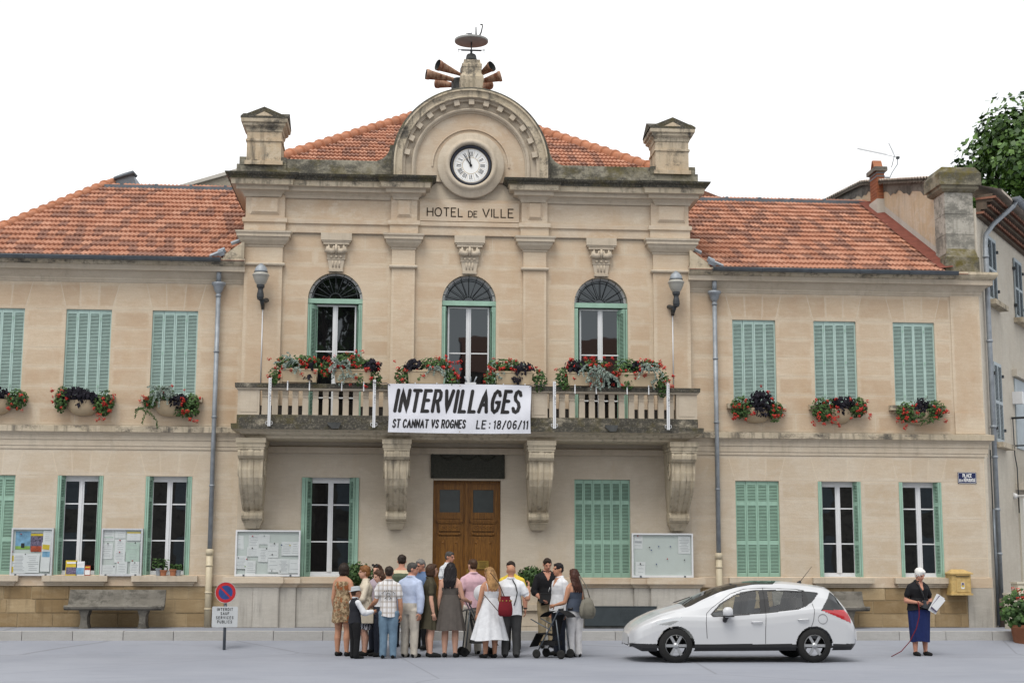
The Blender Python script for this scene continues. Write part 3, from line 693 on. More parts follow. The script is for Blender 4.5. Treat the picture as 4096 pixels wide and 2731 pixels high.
# --- stroke lettering
ST = {
 'A': [.74, [(0, 0), (.37, 1), (.74, 0)], [(.13, .34), (.61, .34)]],
 'B': [.60, [(0, 0), (0, 1), (.38, 1), (.52, .93), (.56, .77), (.5, .6), (.36, .53), (0, .53)], [(.36, .53), (.54, .46), (.60, .28), (.54, .08), (.38, 0), (0, 0)]],
 'C': [.66, [(.64, .80), (.52, .96), (.33, 1), (.12, .88), (.0, .6), (.0, .38), (.12, .1), (.33, 0), (.52, .05), (.64, .2)]],
 'D': [.66, [(0, 0), (0, 1), (.34, 1), (.56, .87), (.66, .6), (.66, .4), (.56, .13), (.34, 0), (0, 0)]],
 'E': [.54, [(.54, 1), (0, 1), (0, 0), (.54, 0)], [(0, .53), (.44, .53)]],
 'F': [.54, [(.54, 1), (0, 1), (0, 0)], [(0, .52), (.44, .52)]],
 'G': [.68, [(.64, .80), (.52, .96), (.33, 1), (.12, .88), (.0, .6), (.0, .38), (.12, .1), (.33, 0), (.55, .08), (.66, .25), (.66, .46), (.40, .46)]],
 'H': [.64, [(0, 0), (0, 1)], [(.64, 0), (.64, 1)], [(0, .53), (.64, .53)]],
 'I': [.0, [(0, 0), (0, 1)]],
 'L': [.50, [(0, 1), (0, 0), (.50, 0)]],
 'N': [.66, [(0, 0), (0, 1), (.66, 0), (.66, 1)]],
 'O': [.72, [(.36, 1), (.12, .9), (0, .6), (0, .4), (.12, .1), (.36, 0), (.60, .1), (.72, .4), (.72, .6), (.60, .9), (.36, 1)]],
 'P': [.58, [(0, 0), (0, 1), (.36, 1), (.53, .91), (.58, .73), (.53, .55), (.36, .46), (0, .46)]],
 'Q': [.72, [(.36, 1), (.12, .9), (0, .6), (0, .4), (.12, .1), (.36, 0), (.60, .1), (.72, .4), (.72, .6), (.60, .9), (.36, 1)], [(.45, .25), (.72, -.06)]],
 'R': [.60, [(0, 0), (0, 1), (.36, 1), (.53, .91), (.58, .74), (.53, .57), (.36, .49), (0, .49)], [(.32, .49), (.62, 0)]],
 'S': [.58, [(.55, .82), (.44, .96), (.27, 1), (.09, .93), (.03, .75), (.12, .59), (.44, .44), (.56, .26), (.49, .07), (.29, 0), (.11, .04), (.0, .18)]],
 'T': [.64, [(0, 1), (.64, 1)], [(.32, 1), (.32, 0)]],
 'U': [.64, [(0, 1), (0, .3), (.10, .07), (.32, 0), (.54, .07), (.64, .3), (.64, 1)]],
 'V': [.68, [(0, 1), (.34, 0), (.68, 1)]],
 'X': [.62, [(0, 0), (.62, 1)], [(0, 1), (.62, 0)]],
 '0': [.54, [(.27, 1), (.08, .88), (0, .6), (0, .4), (.08, .12), (.27, 0), (.46, .12), (.54, .4), (.54, .6), (.46, .88), (.27, 1)]],
 '1': [.16, [(0, .82), (.16, 1), (.16, 0)]],
 '6': [.52, [(.45, .95), (.28, 1), (.08, .85), (0, .5), (.03, .2), (.2, 0), (.40, .05), (.52, .25), (.46, .48), (.28, .57), (.08, .46)]],
 '8': [.54, [(.27, .54), (.08, .65), (.04, .8), (.12, .96), (.27, 1), (.42, .96), (.50, .8), (.46, .65), (.27, .54), (.08, .44), (0, .26), (.08, .06), (.27, 0), (.46, .06), (.54, .26), (.46, .44), (.27, .54)]],
 '/': [.40, [(0, -.05), (.40, 1.02)]],
 ':': [.02, [(0, .10), (.01, .16)], [(0, .62), (.01, .68)]],
}
ST['É'] = [ST['E'][0]]+ST['E'][1:]+[[(.18, 1.14), (.40, 1.28)]]
def ribbon(mb, pts, wd, fn, rnd=True, sub=3):
    """flat stroke of width wd along pts (2-D); fn maps 2-D to 3-D"""
    P = []
    for a, b in zip(pts[:-1], pts[1:]):
        for i in range(sub): P.append((a[0]+(b[0]-a[0])*i/sub, a[1]+(b[1]-a[1])*i/sub))
    P.append(pts[-1]); P = [Vector(p) for p in P]; n = len(P); L = []; R_ = []
    closed = (P[0]-P[-1]).length < 1e-6
    for i in range(n):
        a = P[i-1] if i > 0 else (P[-2] if closed else P[0]); b = P[i+1] if i < n-1 else (P[1] if closed else P[-1])
        d1 = (P[i]-a); d2 = (b-P[i])
        if d1.length < 1e-9: d1 = d2
        if d2.length < 1e-9: d2 = d1
        d1, d2 = d1.normalized(), d2.normalized(); n1 = Vector((-d1.y, d1.x)); n2 = Vector((-d2.y, d2.x)); m = n1+n2
        m = n1 if m.length < 1e-4 else m.normalized()
        k = min(1.6, 1/max(.35, m.dot(n1))); L.append(P[i]+m*wd/2*k); R_.append(P[i]-m*wd/2*k)
    vs = [fn(p.x, p.y) for p in L]+[fn(p.x, p.y) for p in R_]
    mb.add(vs, [(i+1, i, n+i, n+i+1) for i in range(n-1)])
    if rnd and not closed:
        for p, q in ((P[0], P[1]), (P[-1], P[-2])):
            d = (p-q).normalized(); nn = Vector((-d.y, d.x)); c = [p+(d*math.cos(t)+nn*math.sin(t))*wd/2 for t in [(-PI/2+PI*i/6) for i in range(7)]]
            mb.add([fn(z.x, z.y) for z in c], [list(range(7))])
def text(s, x0, z0, h, wd, fn, parent, mat, width=None, gap=.24, space=.42, slant=0.0, name='letter', xs=1.0, rnd=True, thick=0.0):
    """one mesh object per letter; the advance is scaled so that the line is exactly `width` long"""
    tot = sum((ST[c][0]*xs+gap) if c != ' ' else space for c in s)-gap
    k = 1.0 if width is None else width/(tot*h)
    x = x0
    for c in s:
        if c == ' ': x += space*h*k; continue
        mb = MB()
        for st in ST[c][1:]:
            pts = [(x+(px*xs*k+slant*pz)*h, z0+pz*h) for px, pz in st]
            ribbon(mb, pts, wd, fn, rnd)
        o = mb.build(name, mat, parent, fix=False)
        x += (ST[c][0]*xs+gap)*h*k
fnp = lambda x, z: (x, -.079, z)
a0, a1 = at(1706.6, 861.7, -.08), at(1852, 861, -.08)
text('HOTEL', atx(1709, -.08, 845), 9.515, .195, .026, fnp, npan, M['letter'], atx(1851, -.08, 845)-atx(1709, -.08, 845), rnd=False)
text('DE', atx(1874, -.08, 845), 9.51, .135, .022, fnp, npan, M['letter'], atx(1909, -.08, 845)-atx(1874, -.08, 845), rnd=False)
text('VILLE', atx(1931, -.08, 845), 9.515, .195, .026, fnp, npan, M['letter'], atx(2054, -.08, 845)-atx(1931, -.08, 845), rnd=False)

# --- windows and shutters
def leaf_mesh(wd, ht, zones, mat):
    """shutter leaf: stiles and rails, and the louvre slats joined"""
    f = MB(); dark_ = MB(); st = .032 if wd > .15 else .026; t = .018
    f.box(-wd/2+.002, -wd/2+st, -t, t, 0, ht); f.box(wd/2-st, wd/2-.002, -t, t, 0, ht)
    zs_ = [0]; L = MB(); Bk = dark_
    edges = []
    for za, zb in zones: edges.append((za, zb))
    cur = 0
    for za, zb in edges:
        f.box(-wd/2+st, wd/2-st, -t, t, cur, za); cur = zb
        n = max(3, int((zb-za)/.031)); sw = wd/2-st
        for i in range(n):
            z = za+(zb-za)*(i+.5)/n; d = (zb-za)/n
            L.add([(-sw, -.016, z-d*.42), (sw, -.016, z-d*.42), (sw, .004, z+d*.20), (-sw, .004, z+d*.20)], [(0, 1, 2, 3)])
            L.add([(-sw, -.016, z-d*.42), (sw, -.016, z-d*.42), (sw, -.008, z-d*.50), (-sw, -.008, z-d*.50)], [(3, 2, 1, 0)])
        Bk.box(-sw, sw, .0135, .0165, za, zb)
    f.box(-wd/2+st, wd/2-st, -t, t, cur, ht)
    b0 = len(f.v); f.v += dark_.v; f.f += [[i+b0 for i in q] for q in dark_.f]; f.m += [1]*len(dark_.f); f.sm += dark_.sm
    return f.mesh('shutter', [mat, M['black']]), L.mesh('louvre', mat)
HG = MB(); HG.box(-.012, .012, -.028, -.018, -.03, .03); 
def leaf(ms, loc, rz=0.0, parent=None, rot=None):
    o = link('shutter', ms[0], parent or TH, loc, rz); l_ = link('louvre', ms[1], o); l_['kind'] = 'stuff'; return o
ZN1 = lambda h: [(.10, h-.09)]
ZN3 = lambda h: [(.09, h*.335), (h*.375, h*.745), (h*.785, h-.09)]
up_ms = leaf_mesh(.2475, 1.925, ZN1(1.925), M['green_up'])
hme = HG.mesh('hinge', M['green_low'])
for a, b in UPW:
    for i in range(4):
        o = leaf(up_ms, (a+(b-a)*(i+.5)/4, YW+.065-.006*(i in (1, 2)), 5.342))
        if i in (0, 2):
            for hz in (.22, .98, 1.72): link('hinge', hme, o, (.123, 0, hz))
lo4 = leaf_mesh(.2475, 2.14, ZN3(2.14), M['green_low']); lo6 = leaf_mesh(.2075, 2.15, ZN3(2.15), M['green_low'])
for a, b in ((LOW[0]), (LOW[3])):
    for i in range(4): leaf(lo4, (a+(b-a)*(i+.5)/4, YW+.065-.006*(i in (1, 2)), 1.455))
a, b = GW[1]
for i in range(6): leaf(lo6, (a+(b-a)*(i+.5)/6, .055-.006*(i in (2, 3)), 1.446))
# glazed french windows
def french(x0, x1, z0, z1, y, bars, lab=None):
    """white two-leaf window: frame > panes, glazing bars"""
    f = MB(); t = .036; xm = (x0+x1)/2; d0, d1 = y-.03, y+.03
    f.box(x0, x0+t, d0, d1, z0, z1); f.box(x1-t, x1, d0, d1, z0, z1); f.box(x0+t, x1-t, d0, d1, z1-t, z1); f.box(x0+t, x1-t, d0, d1, z0, z0+.09)
    f.box(xm-.055, xm+.055, d0-.012, d1, z0+.09, z1-t); f.box(xm-.016, xm+.016, d0-.03, d0-.012, z0+.09, z1-t)
    f.box(x0-.02, x1+.02, d0-.02, d0+.01, z0-.03, z0+.03)
    wo_ = f.build('window', M['white'], TH)
    for xa, xb in ((x0+t, xm-.055), (xm+.055, x1-t)):
        zs_ = [z0+.09]+[z0+(z1-z0)*q for q in bars]+[z1-t]
        for i in range(len(zs_)-1):
            p = MB(); p.add([(xa, y, zs_[i]+.003), (xb, y, zs_[i]+.003), (xb, y, zs_[i+1]-.003), (xa, y, zs_[i+1]-.003)], [(0, 1, 2, 3)]); p.build('pane', M['glass'], wo_)
        for q in bars:
            z = z0+(z1-z0)*q; p = MB(); p.box(xa, xb, d0+.005, y-.001, z-.014, z+.014); p.build('glazing_bar', M['white'], wo_)
    return wo_
def folded(x, y, z, h, side, n=3, yaw=62, wd=.21, zn=None, mat='green_low', spread=.028):
    """shutter leaves folded back into the reveal; the innermost one shows its louvres"""
    ms = leaf_mesh(wd, h, zn or ZN3(h), M[mat])
    for i in range(n):
        a = math.radians(90-(90-yaw)*(i == n-1)-3*i); ox = x+side*(.022+i*.040)
        cx = ox+side*math.cos(a)*wd/2*(1 if i == n-1 else .6); cy = y+wd/2*math.sin(a)
        leaf(ms, (cx, cy, z), a*side)
for (a, b) in (LOW[1], LOW[2], LOW[4], LOW[5]):
    french(a+.11, b-.11, 1.47, 3.52, YW+.20, (.36, .745))
    folded(a, YW-.01, 1.455, 2.14, 1, 2, 74, .19); folded(b, YW-.01, 1.455, 2.14, -1, 2, 74, .19)
    h = MB(); h.box(a, b, YW+.17, YW+.24, 3.52, 3.60); h.build('window_head', M['white'], TH)
a, b = GW[0]
french(a+.15, b-.15, 1.46, 3.52, .20, (.36, .75)); folded(a, -.03, 1.446, 2.15, 1, 3, 70, .22); folded(b, -.03, 1.446, 2.15, -1, 3, 70, .22)
h = MB(); h.box(a, b, .17, .24, 3.52, 3.60); h.build('window_head', M['white'], TH)
for j, (xc, r) in enumerate(ARC):
    french(xc-.47, xc+.47, 4.70, 7.48, .22, (.245, .62))
    b_ = MB(); b_.box(xc-r-.004, xc+r+.004, .05, .15, 7.495, 7.60); b_.build('lintel_bar', M['green_low'], TH)
    fl = MB(); rr = arc(xc, 7.60, r-.005, 0, PI, 24); ri = arc(xc, 7.60, r-.06, 0, PI, 24)
    vs = [(x, .19, z) for x, z in rr]+[(x, .19, z) for x, z in ri]
    fl.add(vs, [(i, i+1, 26+i, 25+i) for i in range(24)]); fan = fl.build('fanlight', M['white'], TH)
    g = MB(); g.add([(x, .20, z) for x, z in arc(xc, 7.60, r-.05, 0, PI, 24)], [list(range(25))]); g.build('pane', M['glass'], fan)
    for k in range(9):
        t = PI*(k+.5)/9 if k not in () else 0
        t = math.radians(14+k*19); q = MB()
        q.tube([(xc+.13*math.cos(t), .10, 7.60+.13*math.sin(t)), (xc+(r+.01)*math.cos(t), .10, 7.60+(r+.01)*math.sin(t))], .0085, 6); q.build('grille_bar', M['iron'], fan)
    for r2 in (.13, .50):
        q = MB(); q.tube([(x, .10, z) for x, z in arc(xc, 7.60, r2, 0, PI, 24)], .009, 6); q.build('grille_hoop', M['iron'], fan)
    ht = 2.77
    for sd in (-1, 1):
        wide = (j == 0 and sd < 0) or (j == 2 and sd > 0)
        folded(xc+sd*r, .03, 4.70, ht, -sd, 2, 58 if wide else 80, .26 if wide else .20, [(.1, ht*.33), (ht*.37, ht-.1)], 'green_low')
# --- sills of the wing windows
for a, b in UPW:
    mb = MB(); mb.box(a-.17, b+.17, YW-.15, YW+.03, 5.225, 5.335); mb.box(a-.06, b+.06, YW-.10, YW+.02, 5.16, 5.225); mb.box(a, b, YW-.06, YW+.02, 5.11, 5.16); mb.build('window_sill', M['weather'], TH)
for a, b in LOW:
    mb = MB(); mb.box(a-.20, b+.20, YW-.16, YW+.05, 1.33, 1.452); mb.box(a-.14, b+.14, YW-.11, YW-.031, 1.285, 1.33); mb.box(a-.11, b+.11, YW-.07, YW-.031, 1.238, 1.285); mb.build('window_sill', M['trim'], TH)
# --- door
df = MB(); df.box(-.75, .75, .20, .30, 3.50, 3.56); df.box(-.75, -.70, .20, .30, .5, 3.5); df.box(.70, .75, .20, .30, .5, 3.5); df.box(-.045, .045, .165, .23, .5, 3.5); df.box(-.02, .02, .15, .17, .5, 3.5)
df.build('door_frame', M['wood'], TH)
for s in (-1, 1):
    d = MB(); x0, x1 = (-.70, -.045) if s < 0 else (.045, .70); y = .22
    d.box(x0, x0+.10, y, y+.06, .5, 3.5); d.box(x1-.10, x1, y, y+.06, .5, 3.5); d.box(x0+.1, x1-.1, y, y+.06, 3.36, 3.5); d.box(x0+.1, x1-.1, y, y+.06, 2.72, 2.86); d.box(x0+.1, x1-.1, y, y+.06, .5, .72)
    d.box(x0+.1, x1-.1, y+.02, y+.06, .72, 2.72)
    dl = d.build('door_leaf', M['wood'], TH)
    c = (x0+x1)/2
    for (hw, za, zb, pr, nm) in ((.29, 2.66, 2.70, .05, 'moulding'), (.27, 2.62, 2.66, .035, 'moulding'), (.235, 2.45, 2.60, .025, 'frieze_panel'), (.25, 2.36, 2.41, .03, 'moulding'), (.24, 1.30, 2.33, .012, 'panel'), (.19, 1.36, 2.26, .028, 'panel'), (.26, 1.18, 1.25, .04, 'moulding'), (.22, .76, 1.14, .02, 'panel')):
        q = MB(); q.box(c-hw, c+hw, y-pr, y+.03, za, zb); q.build(nm, M['wood'], dl)
    q = MB()
    for i in range(5): q.lathe([(.040, 0), (.032, .012), (.022, .012), (.016, 0)], (c-.16+i*.08, y-.025, 2.525), 12, axis='y')
    q.build('rosette_carving', M['wood'], dl)
    for sx in (-1, 1):
        q = MB(); q.lathe([(0, .016), (.022, .012), (.03, 0)], (c+sx*.15, y-.028, 2.19), 10, axis='y'); q.build('boss', M['wood'], dl)
        q = MB(); q.lathe([(0, .016), (.022, .012), (.03, 0)], (c+sx*.225, y-.03, 2.385), 10, axis='y'); q.build('boss', M['wood'], dl)
    q = MB(); q.add([(x0+.1, y+.03, 2.86), (x1-.1, y+.03, 2.86), (x1-.1, y+.03, 3.36), (x0+.1, y+.03, 3.36)], [(0, 1, 2, 3)]); q.build('pane', plain('dusty_door_glass', (.055, .065, .065), .15, .5) if s < 0 else bpy.data.materials['dusty_door_glass'], dl)
q = MB(); q.box(.24, .50, .165, .19, 1.62, 1.80); bp = tag(q.build('brass_plate', M['brass'], TH)); 
for i in range(5):
    q = MB(); q.box(.29, .45-.02*(i % 2), .1635, .165, 1.765-i*.028, 1.772-i*.028); q.build('text_line', M['letter'], bp)
q = MB(); q.box(.01, .05, .13, .15, 1.40, 1.62); q.tube([(.03, .12, 1.55), (.03, .09, 1.55), (.10, .09, 1.55)], .01, 6); q.build('door_handle', M['brass'], TH)
# ---------------------------------------------------------------- roofs
TL, TWID = .42, .206
def tile_mesh():
    mb = MB(); n = 8; prof = []
    for i in range(n+1):
        u = i/n; sn = math.sin(u*2*PI*2-.6); z = .018*sn**.8 if sn > 0 else -.006
        prof.append((u*TWID, z))
    ln = TL*1.08; t = .046
    # local: x along the row, y up the slope, z off the slope; the front edge is raised by the tile beneath
    fr = [(x, -ln/2, z+.052) for x, z in prof]; bk = [(x, ln/2, z+.004) for x, z in prof]; lo = [(x, -ln/2, z*.6+.052-t) for x, z in prof]
    k = n+1
    mb.add(fr+bk+lo, [(i, i+1, k+i+1, k+i) for i in range(n)]+[(2*k+i, 2*k+i+1, i+1, i) for i in range(n)]+[(2*k, 0, k), (2*k+n, k+n, n)])
    return mb.mesh('roof_tile', M['tile'])
TM = tile_mesh(); TV = [Vector(v_.co) for v_ in TM.vertices]; TF = [list(p.vertices) for p in TM.polygons]
placed = []      # (distance, matrix, roof)
rt = random.Random(11)
def tile_slope(o, up, rows_, lim, roof, jit=.004):
    """rows of tiles on the slope through o with up-slope direction `up`; lim(k) gives the x range of row k"""
    ux = Vector((1, 0, 0)); up = Vector(up).normalized(); nn = ux.cross(up)
    for k in range(rows_):
        L = lim(k)
        if L is None: continue
        a, b = L; x = a-(TWID*.5 if k % 2 else 0)*0-rt.uniform(0, .05)
        while x < b-.03:
            p = Vector(o)+up*(TL*(k+.5)); p.x = x; p += nn*(.01+rt.uniform(-jit, jit))
            R_ = Matrix((ux, up, nn)).transposed().to_4x4() @ Matrix.Rotation(rt.uniform(-.006, .006), 4, 'Z')
            placed.append(((p-CAM).length, Matrix.Translation(p) @ R_, roof)); x += TWID
SL = .515; up = (0, 1, SL); ulen = math.sqrt(1+SL*SL)
ROW = TL/ulen                                   # plan depth of one row
E0 = (0, -.26, 8.40)
zr = lambda y: 8.40+(y+.26)*SL
roofs = {}
def under(name, pts, mat): 
    mb = MB(); mb.add(pts, [list(range(len(pts)))]); return mb.build(name, mat, TH)
def pt(x, y, d=-.02): return (x, y, zr(y)+d)
YR = 5.72
# right wing: from the main block to the party wall; the verge climbs along the wall
roofs['r'] = under('wing_roof', [pt(5.0, -.3), pt(11.5, -.3), pt(11.5, YR), pt(5.0, YR)], M['flash'])
NR = int((YR+.26)/ROW)+1
tile_slope(E0, up, NR, lambda k: (5.62 if k < 1 else (5.3 if k < 2 else 5.05), 10.93+.02*k), roofs['r'])
# left wing: hip on the left
HX = lambda y: -10.93+(y-1.85)*(1.80/4.96)      # surveyed hip line
roofs['l'] = under('wing_roof', [pt(-12.6, -.3), pt(-5.0, -.3), pt(-5.0, YR), pt(HX(YR), YR), pt(HX(-.3), -.3)][::-1] if False else [pt(HX(-.3), -.3), pt(-5.0, -.3), pt(-5.0, YR), pt(HX(YR), YR)], M['flash'])
tile_slope(E0, up, NR, lambda k: (HX(-.26+ROW*(k+1))+.10, -5.62 if k < 1 else (-5.4 if k < 2 else -5.16)), roofs['l'])
# central roof behind the parapet
zc = lambda y: 10.5+.5*(y-.5)
hx = lambda y: 4.36-(y-2.72)*.546
roofs['c'] = under('main_roof', [(-hx(.5), .5, 10.47), (hx(.5), .5, 10.47), (0, 10.70, zc(10.7)-.03)], M['flash'])
cu = math.sqrt(1.25); rowc = TL/cu
def clim(k):
    y = .5+rowc*(k+1); h_ = hx(y)-.10
    return (-h_, -1.2) if h_ > 1.3 else None
tile_slope((0, .5, 10.5), (0, 1, .5), 17, clim, roofs['c'])
tile_slope((0, .5, 10.5), (0, 1, .5), 17, lambda k: None if clim(k) is None else (1.2, -clim(k)[0]-.12), roofs['c'])
# the 300 nearest tiles singly, the rest of each roof joined
def seen(m):
    p = m.translation; q = p-CAM; d = q.dot(FW)
    sx = q.dot(RT)/d*FOC; return -.53 < sx < .53
vis_ = sorted([t for t in placed if seen(t[1]) and t[2] is not roofs['c']], key=lambda t: t[0])
single = set(id(t) for t in vis_[:300])
rest = {}
for t in placed:
    if id(t) in single:
        o = link('roof_tile', TM, t[2]); o.matrix_world = t[1]
    else: rest.setdefault(t[2], []).append(t[1])
for rf, ms in rest.items():
    mb = MB()
    for m in ms: mb.add([m @ v_ for v_ in TV], TF)
    tag(mb.build('roof_tile', M['tile'], rf, fix=False), kind='stuff')
# ridge / hip cap tiles
def cap_run(p0, p1, n, roof, r=.105, mat='ridge', name='hip_tile'):
    p0, p1 = Vector(p0), Vector(p1); d = (p1-p0)/n
    for i in range(n):
        mb = MB(); a = p0+d*i; b = a+d*1.05; dn = d.normalized(); side = dn.cross(Vector((0, 0, 1))).normalized(); upv = side.cross(dn)
        vs = []
        for p, rr in ((a-d*.03, r*1.28), (a+d*.10, r*1.24), (a+d*.11, r*1.02), (b, r*.94)):
            for k in range(9):
                t = -.55+(PI+1.1)*k/8; vs.append(p+side*rr*math.cos(t)*(1.0 if 0 < k < 8 else 1.15)+upv*rr*.85*math.sin(t)*(1 if 0 < k < 8 else 1.6))
        mb.add(vs, [(j*9+k, j*9+k+1, (j+1)*9+k+1, (j+1)*9+k) for j in range(3) for k in range(8)]+[list(range(9))], 0, True)
        mb.build(name, M[mat], roof)
cap_run((HX(-.2)+.03, -.2, zr(-.2)+.0), (HX(6.3)+.03, 6.3, zr(6.3)+.0), 18, roofs['l'], .13)
for s in (-1, 1):
    cap_run((s*(hx(1.2)-.03), 1.2, zc(1.2)+.05), (s*(hx(9.0)-.03), 9.0, zc(9.0)+.05), 20, roofs['c'], .13)
for x0, x1, rf in ((-9.35, -5.0, roofs['l']), (5.0, 11.05, roofs['r'])):
    mb = MB(); mb.box(x0, x1, YR-.12, YR+.12, zr(YR)-.05, zr(YR)+.055); mb.build('ridge_flashing', M['zinc'], rf)
    n = int((x1-x0)/.9)
    for i in range(n):
        mb = MB(); mb.box(x0+.4+i*.9, x0+.47+i*.9, YR-.1, YR+.1, zr(YR)+.055, zr(YR)+.10); mb.build('ridge_vent', M['zinc'], rf)
# zinc gable at the head of the left hip
mb = MB(); a = (HX(6.2), 6.2); z1 = zr(6.2)+.02
mb.add([(-9.25, 6.2, z1+.02), (-8.78, 6.35, z1+.30), (-8.55, 6.5, z1-.35), (-9.15, 6.0, z1-.35), (-8.8, 8, z1+.30), (-8.3, 8, z1-.35)], [(0, 1, 2, 3), (1, 4, 5, 2)]); mb.build('zinc_gable', M['zinc_light'], roofs['l'])
mb = MB(); mb.tube([(-9.22, 6.15, z1+.08), (-8.98, 6.22, z1+.2), (-8.76, 6.3, z1+.30), (-8.68, 6.4, z1+.22)], [.05, .06, .06, .04], 10); mb.build('zinc_ridge_cap', M['zinc'], roofs['l'])
# gutters
for x0, x1 in ((-14, -5.52), (5.52, 11.22)):
    mb = MB(); yg, zg, r = -.36, 8.385, .075
    pr = [(yg+r*math.cos(PI+PI*k/8), zg+r*math.sin(PI+PI*k/8)) for k in range(9)]
    nx = int((x1-x0)/1.0)
    vs = []; xs_ = [x0+(x1-x0)*i/nx for i in range(nx+1)]
    for x in xs_:
        for y, z in pr: vs.append((x, y, z))
    mb.add(vs, [(i*9+k, (i+1)*9+k, (i+1)*9+k+1, i*9+k+1) for i in range(nx) for k in range(8)], 0, True)
    mb.add(vs[:9], [list(range(9))]); mb.add(vs[-9:], [list(range(8, -1, -1))])
    mb.tube([(x0, yg-r, zg), (x1, yg-r, zg)], .013, 6)
    gt = mb.build('gutter', M['zinc'], TH)
    for x in xs_[1:-1]:
        q = MB(); q.tube([(x, yg+1.06*r*math.cos(PI+PI*k/8), zg+1.06*r*math.sin(PI+PI*k/8)) for k in range(9)], .010, 5); q.build('gutter_clip', M['zinc'], gt)
# stone shoulders and zinc soakers beside the main block
for s in (-1, 1):
    mb = MB(); pl = [(5.02, 8.42), (5.48, 8.42), (5.46, 8.50), (5.05, 8.80), (5.02, 8.80)]
    if s < 0: pl = [(-x, z) for x, z in pl][::-1]
    mb.prism(pl, -.24, .25); mb.build('stone_shoulder', M['weather'], TH)
    for (x, y, zz_, sx, sz) in ((5.62, -.22, 8.50, .34, .10), (5.52, -.16, 8.60, .16, .09), (5.22, .02, 8.86, .26, .05), (5.14, .10, 8.98, .10, .16)):
        q = MB(); q.obox((x*s, y, zz_), sx, .16, sz, Matrix.Rotation(.4*s, 3, 'Y') @ Matrix.Rotation(.45, 3, 'X')); q.build('zinc_soaker', M['zinc_light'], TH)
# rain pipes with hopper heads
for x, zcut in ((-5.575, 2.02), (5.61, 1.98)):
    mb = MB(); y = YW-.12
    mb.tube([(x, y-.02, 8.20), (x, y-.02, 7.92)], .055, 12); mb.lathe([(.055, 7.90), (.155, 7.90), (.155, 7.85), (.12, 7.82), (.10, 7.74), (.055, 7.66)], (x, y, 0), 16)
    mb.tube([(x, y, 7.70), (x, y, zcut)], .052, 12, 0)
    rp = mb.build('rain_pipe', M['zinc_light'], TH)
    for z in (7.60, 6.35, 4.9, 3.4): q = MB(); q.lathe([(.053, z-.02), (.064, z-.02), (.064, z+.02), (.053, z+.02)], (x, y, 0), 12); q.build('pipe_clip', M['zinc_light'], rp)
    q = MB(); q.tube([(x, y, zcut), (x, y, .36)], .072, 12); q.lathe([(.072, zcut-.12), (.085, zcut-.12), (.085, zcut+.0), (.055, zcut+.012)], (x, y, 0), 12); q.build('pipe_boot', M['pvc'], rp)
    for z in (1.68, 1.1, .75): q = MB(); q.lathe([(.073, z-.018), (.082, z-.018), (.082, z+.018), (.073, z+.018)], (x, y, 0), 12); q.build('pipe_clip', M['pvc'], rp)
# ---------------------------------------------------------------- neighbouring house on the right, in its own axes (local x runs up the side street)
NO = Vector((11.95, .15, 0)); NA = math.radians(55)
NH = thing('corner_house', 'tall grey rendered house with closed grey blue shutters along the right side street', 'building', NO, NA)
mb = MB(); mb.box(-.15, 14, 0, .5, .1, 10.0); mb.build('wall', M['neighbour'], NH)
NW = [(.72, 1.57, 7.97, 9.54), (3.62, 4.48, 7.95, 9.50), (6.6, 7.45, 7.95, 9.50), (.80, 1.57, 4.60, 6.50)]
nleaf = {}
for a, b, c, d in NW:
    key = round(d-c, 2)
    if key not in nleaf: nleaf[key] = leaf_mesh((b-a)/2, d-c, [(.08, (d-c)*.48), ((d-c)*.52, d-c-.08)], M['grey_blue'])
    for i in range(2): leaf(nleaf[key], (a+(b-a)*(i+.5)/2, -.03, c), 0, NH)
    for hx_, z in ((a-.03, c+.3), (a-.03, d-.3), (b+.03, c+.3), (b+.03, d-.3)):
        q = MB(); q.box(hx_-.03, hx_+.03, -.09, .0, z-.02, z+.05); q.build('shutter_hook', M['iron'], NH)
    q = MB(); q.box(a-.16, b+.30, -.22, .02, c-.14, c-.02); q.build('window_sill', M['weather'], NH)
# corbelled eaves tiles, gutter and rain pipe
for k in range(3):
    z = 9.86+.17*k; out = .13+.14*k
    q = MB(); q.box(-.1, 14, -out+.03, .0, z-.06, z+.12); q.build('eaves_course', M['eaves'], NH)
    q = MB(); n = 62
    for i in range(n):
        x = -.05+i*.2+(.1 if k % 2 else 0)
        P = [(x+.085*math.cos(PI*j/6), z+.075*math.sin(PI*j/6)) for j in range(7)]
        q.add([(px_, -out-.05, pz) for px_, pz in P]+[(px_, 0, pz) for px_, pz in P], [list(range(7))[::-1]]+[(j, j+1, j+8, j+7) for j in range(6)])
    tag(q.build('eaves_tile', M['genoise'], NH), kind='stuff')
q = MB(); q.add([(-.1, -.60, 10.40), (14, -.60, 10.40), (14, .45, 10.72), (-.1, .45, 10.72), (-.1, -.60, 10.34), (14, -.60, 10.34)], [(0, 1, 2, 3), (4, 5, 1, 0)]); q.build('roof', M['old_tile'], NH)
q = MB(); yg, zg, r = -.68, 10.44, .095; pr = [(yg+r*math.cos(PI+PI*k/8), zg+r*math.sin(PI+PI*k/8)) for k in range(9)]
vs = [(x, y, z) for x in (1.0, 14) for y, z in pr]; q.add(vs, [(k, 9+k, 10+k, k+1) for k in range(8)]+[list(range(9))], 0, True); q.tube([(1.0, yg-r, zg), (14, yg-r, zg)], .014, 6); ng = q.build('gutter', M['zinc_light'], NH)
for i in range(24): q = MB(); x = 1.3+i*.5; q.tube([(x, yg+1.05*r*math.cos(PI+PI*k/8), zg+1.05*r*math.sin(PI+PI*k/8)) for k in range(9)], .011, 5); q.build('gutter_clip', M['zinc_light'], ng)
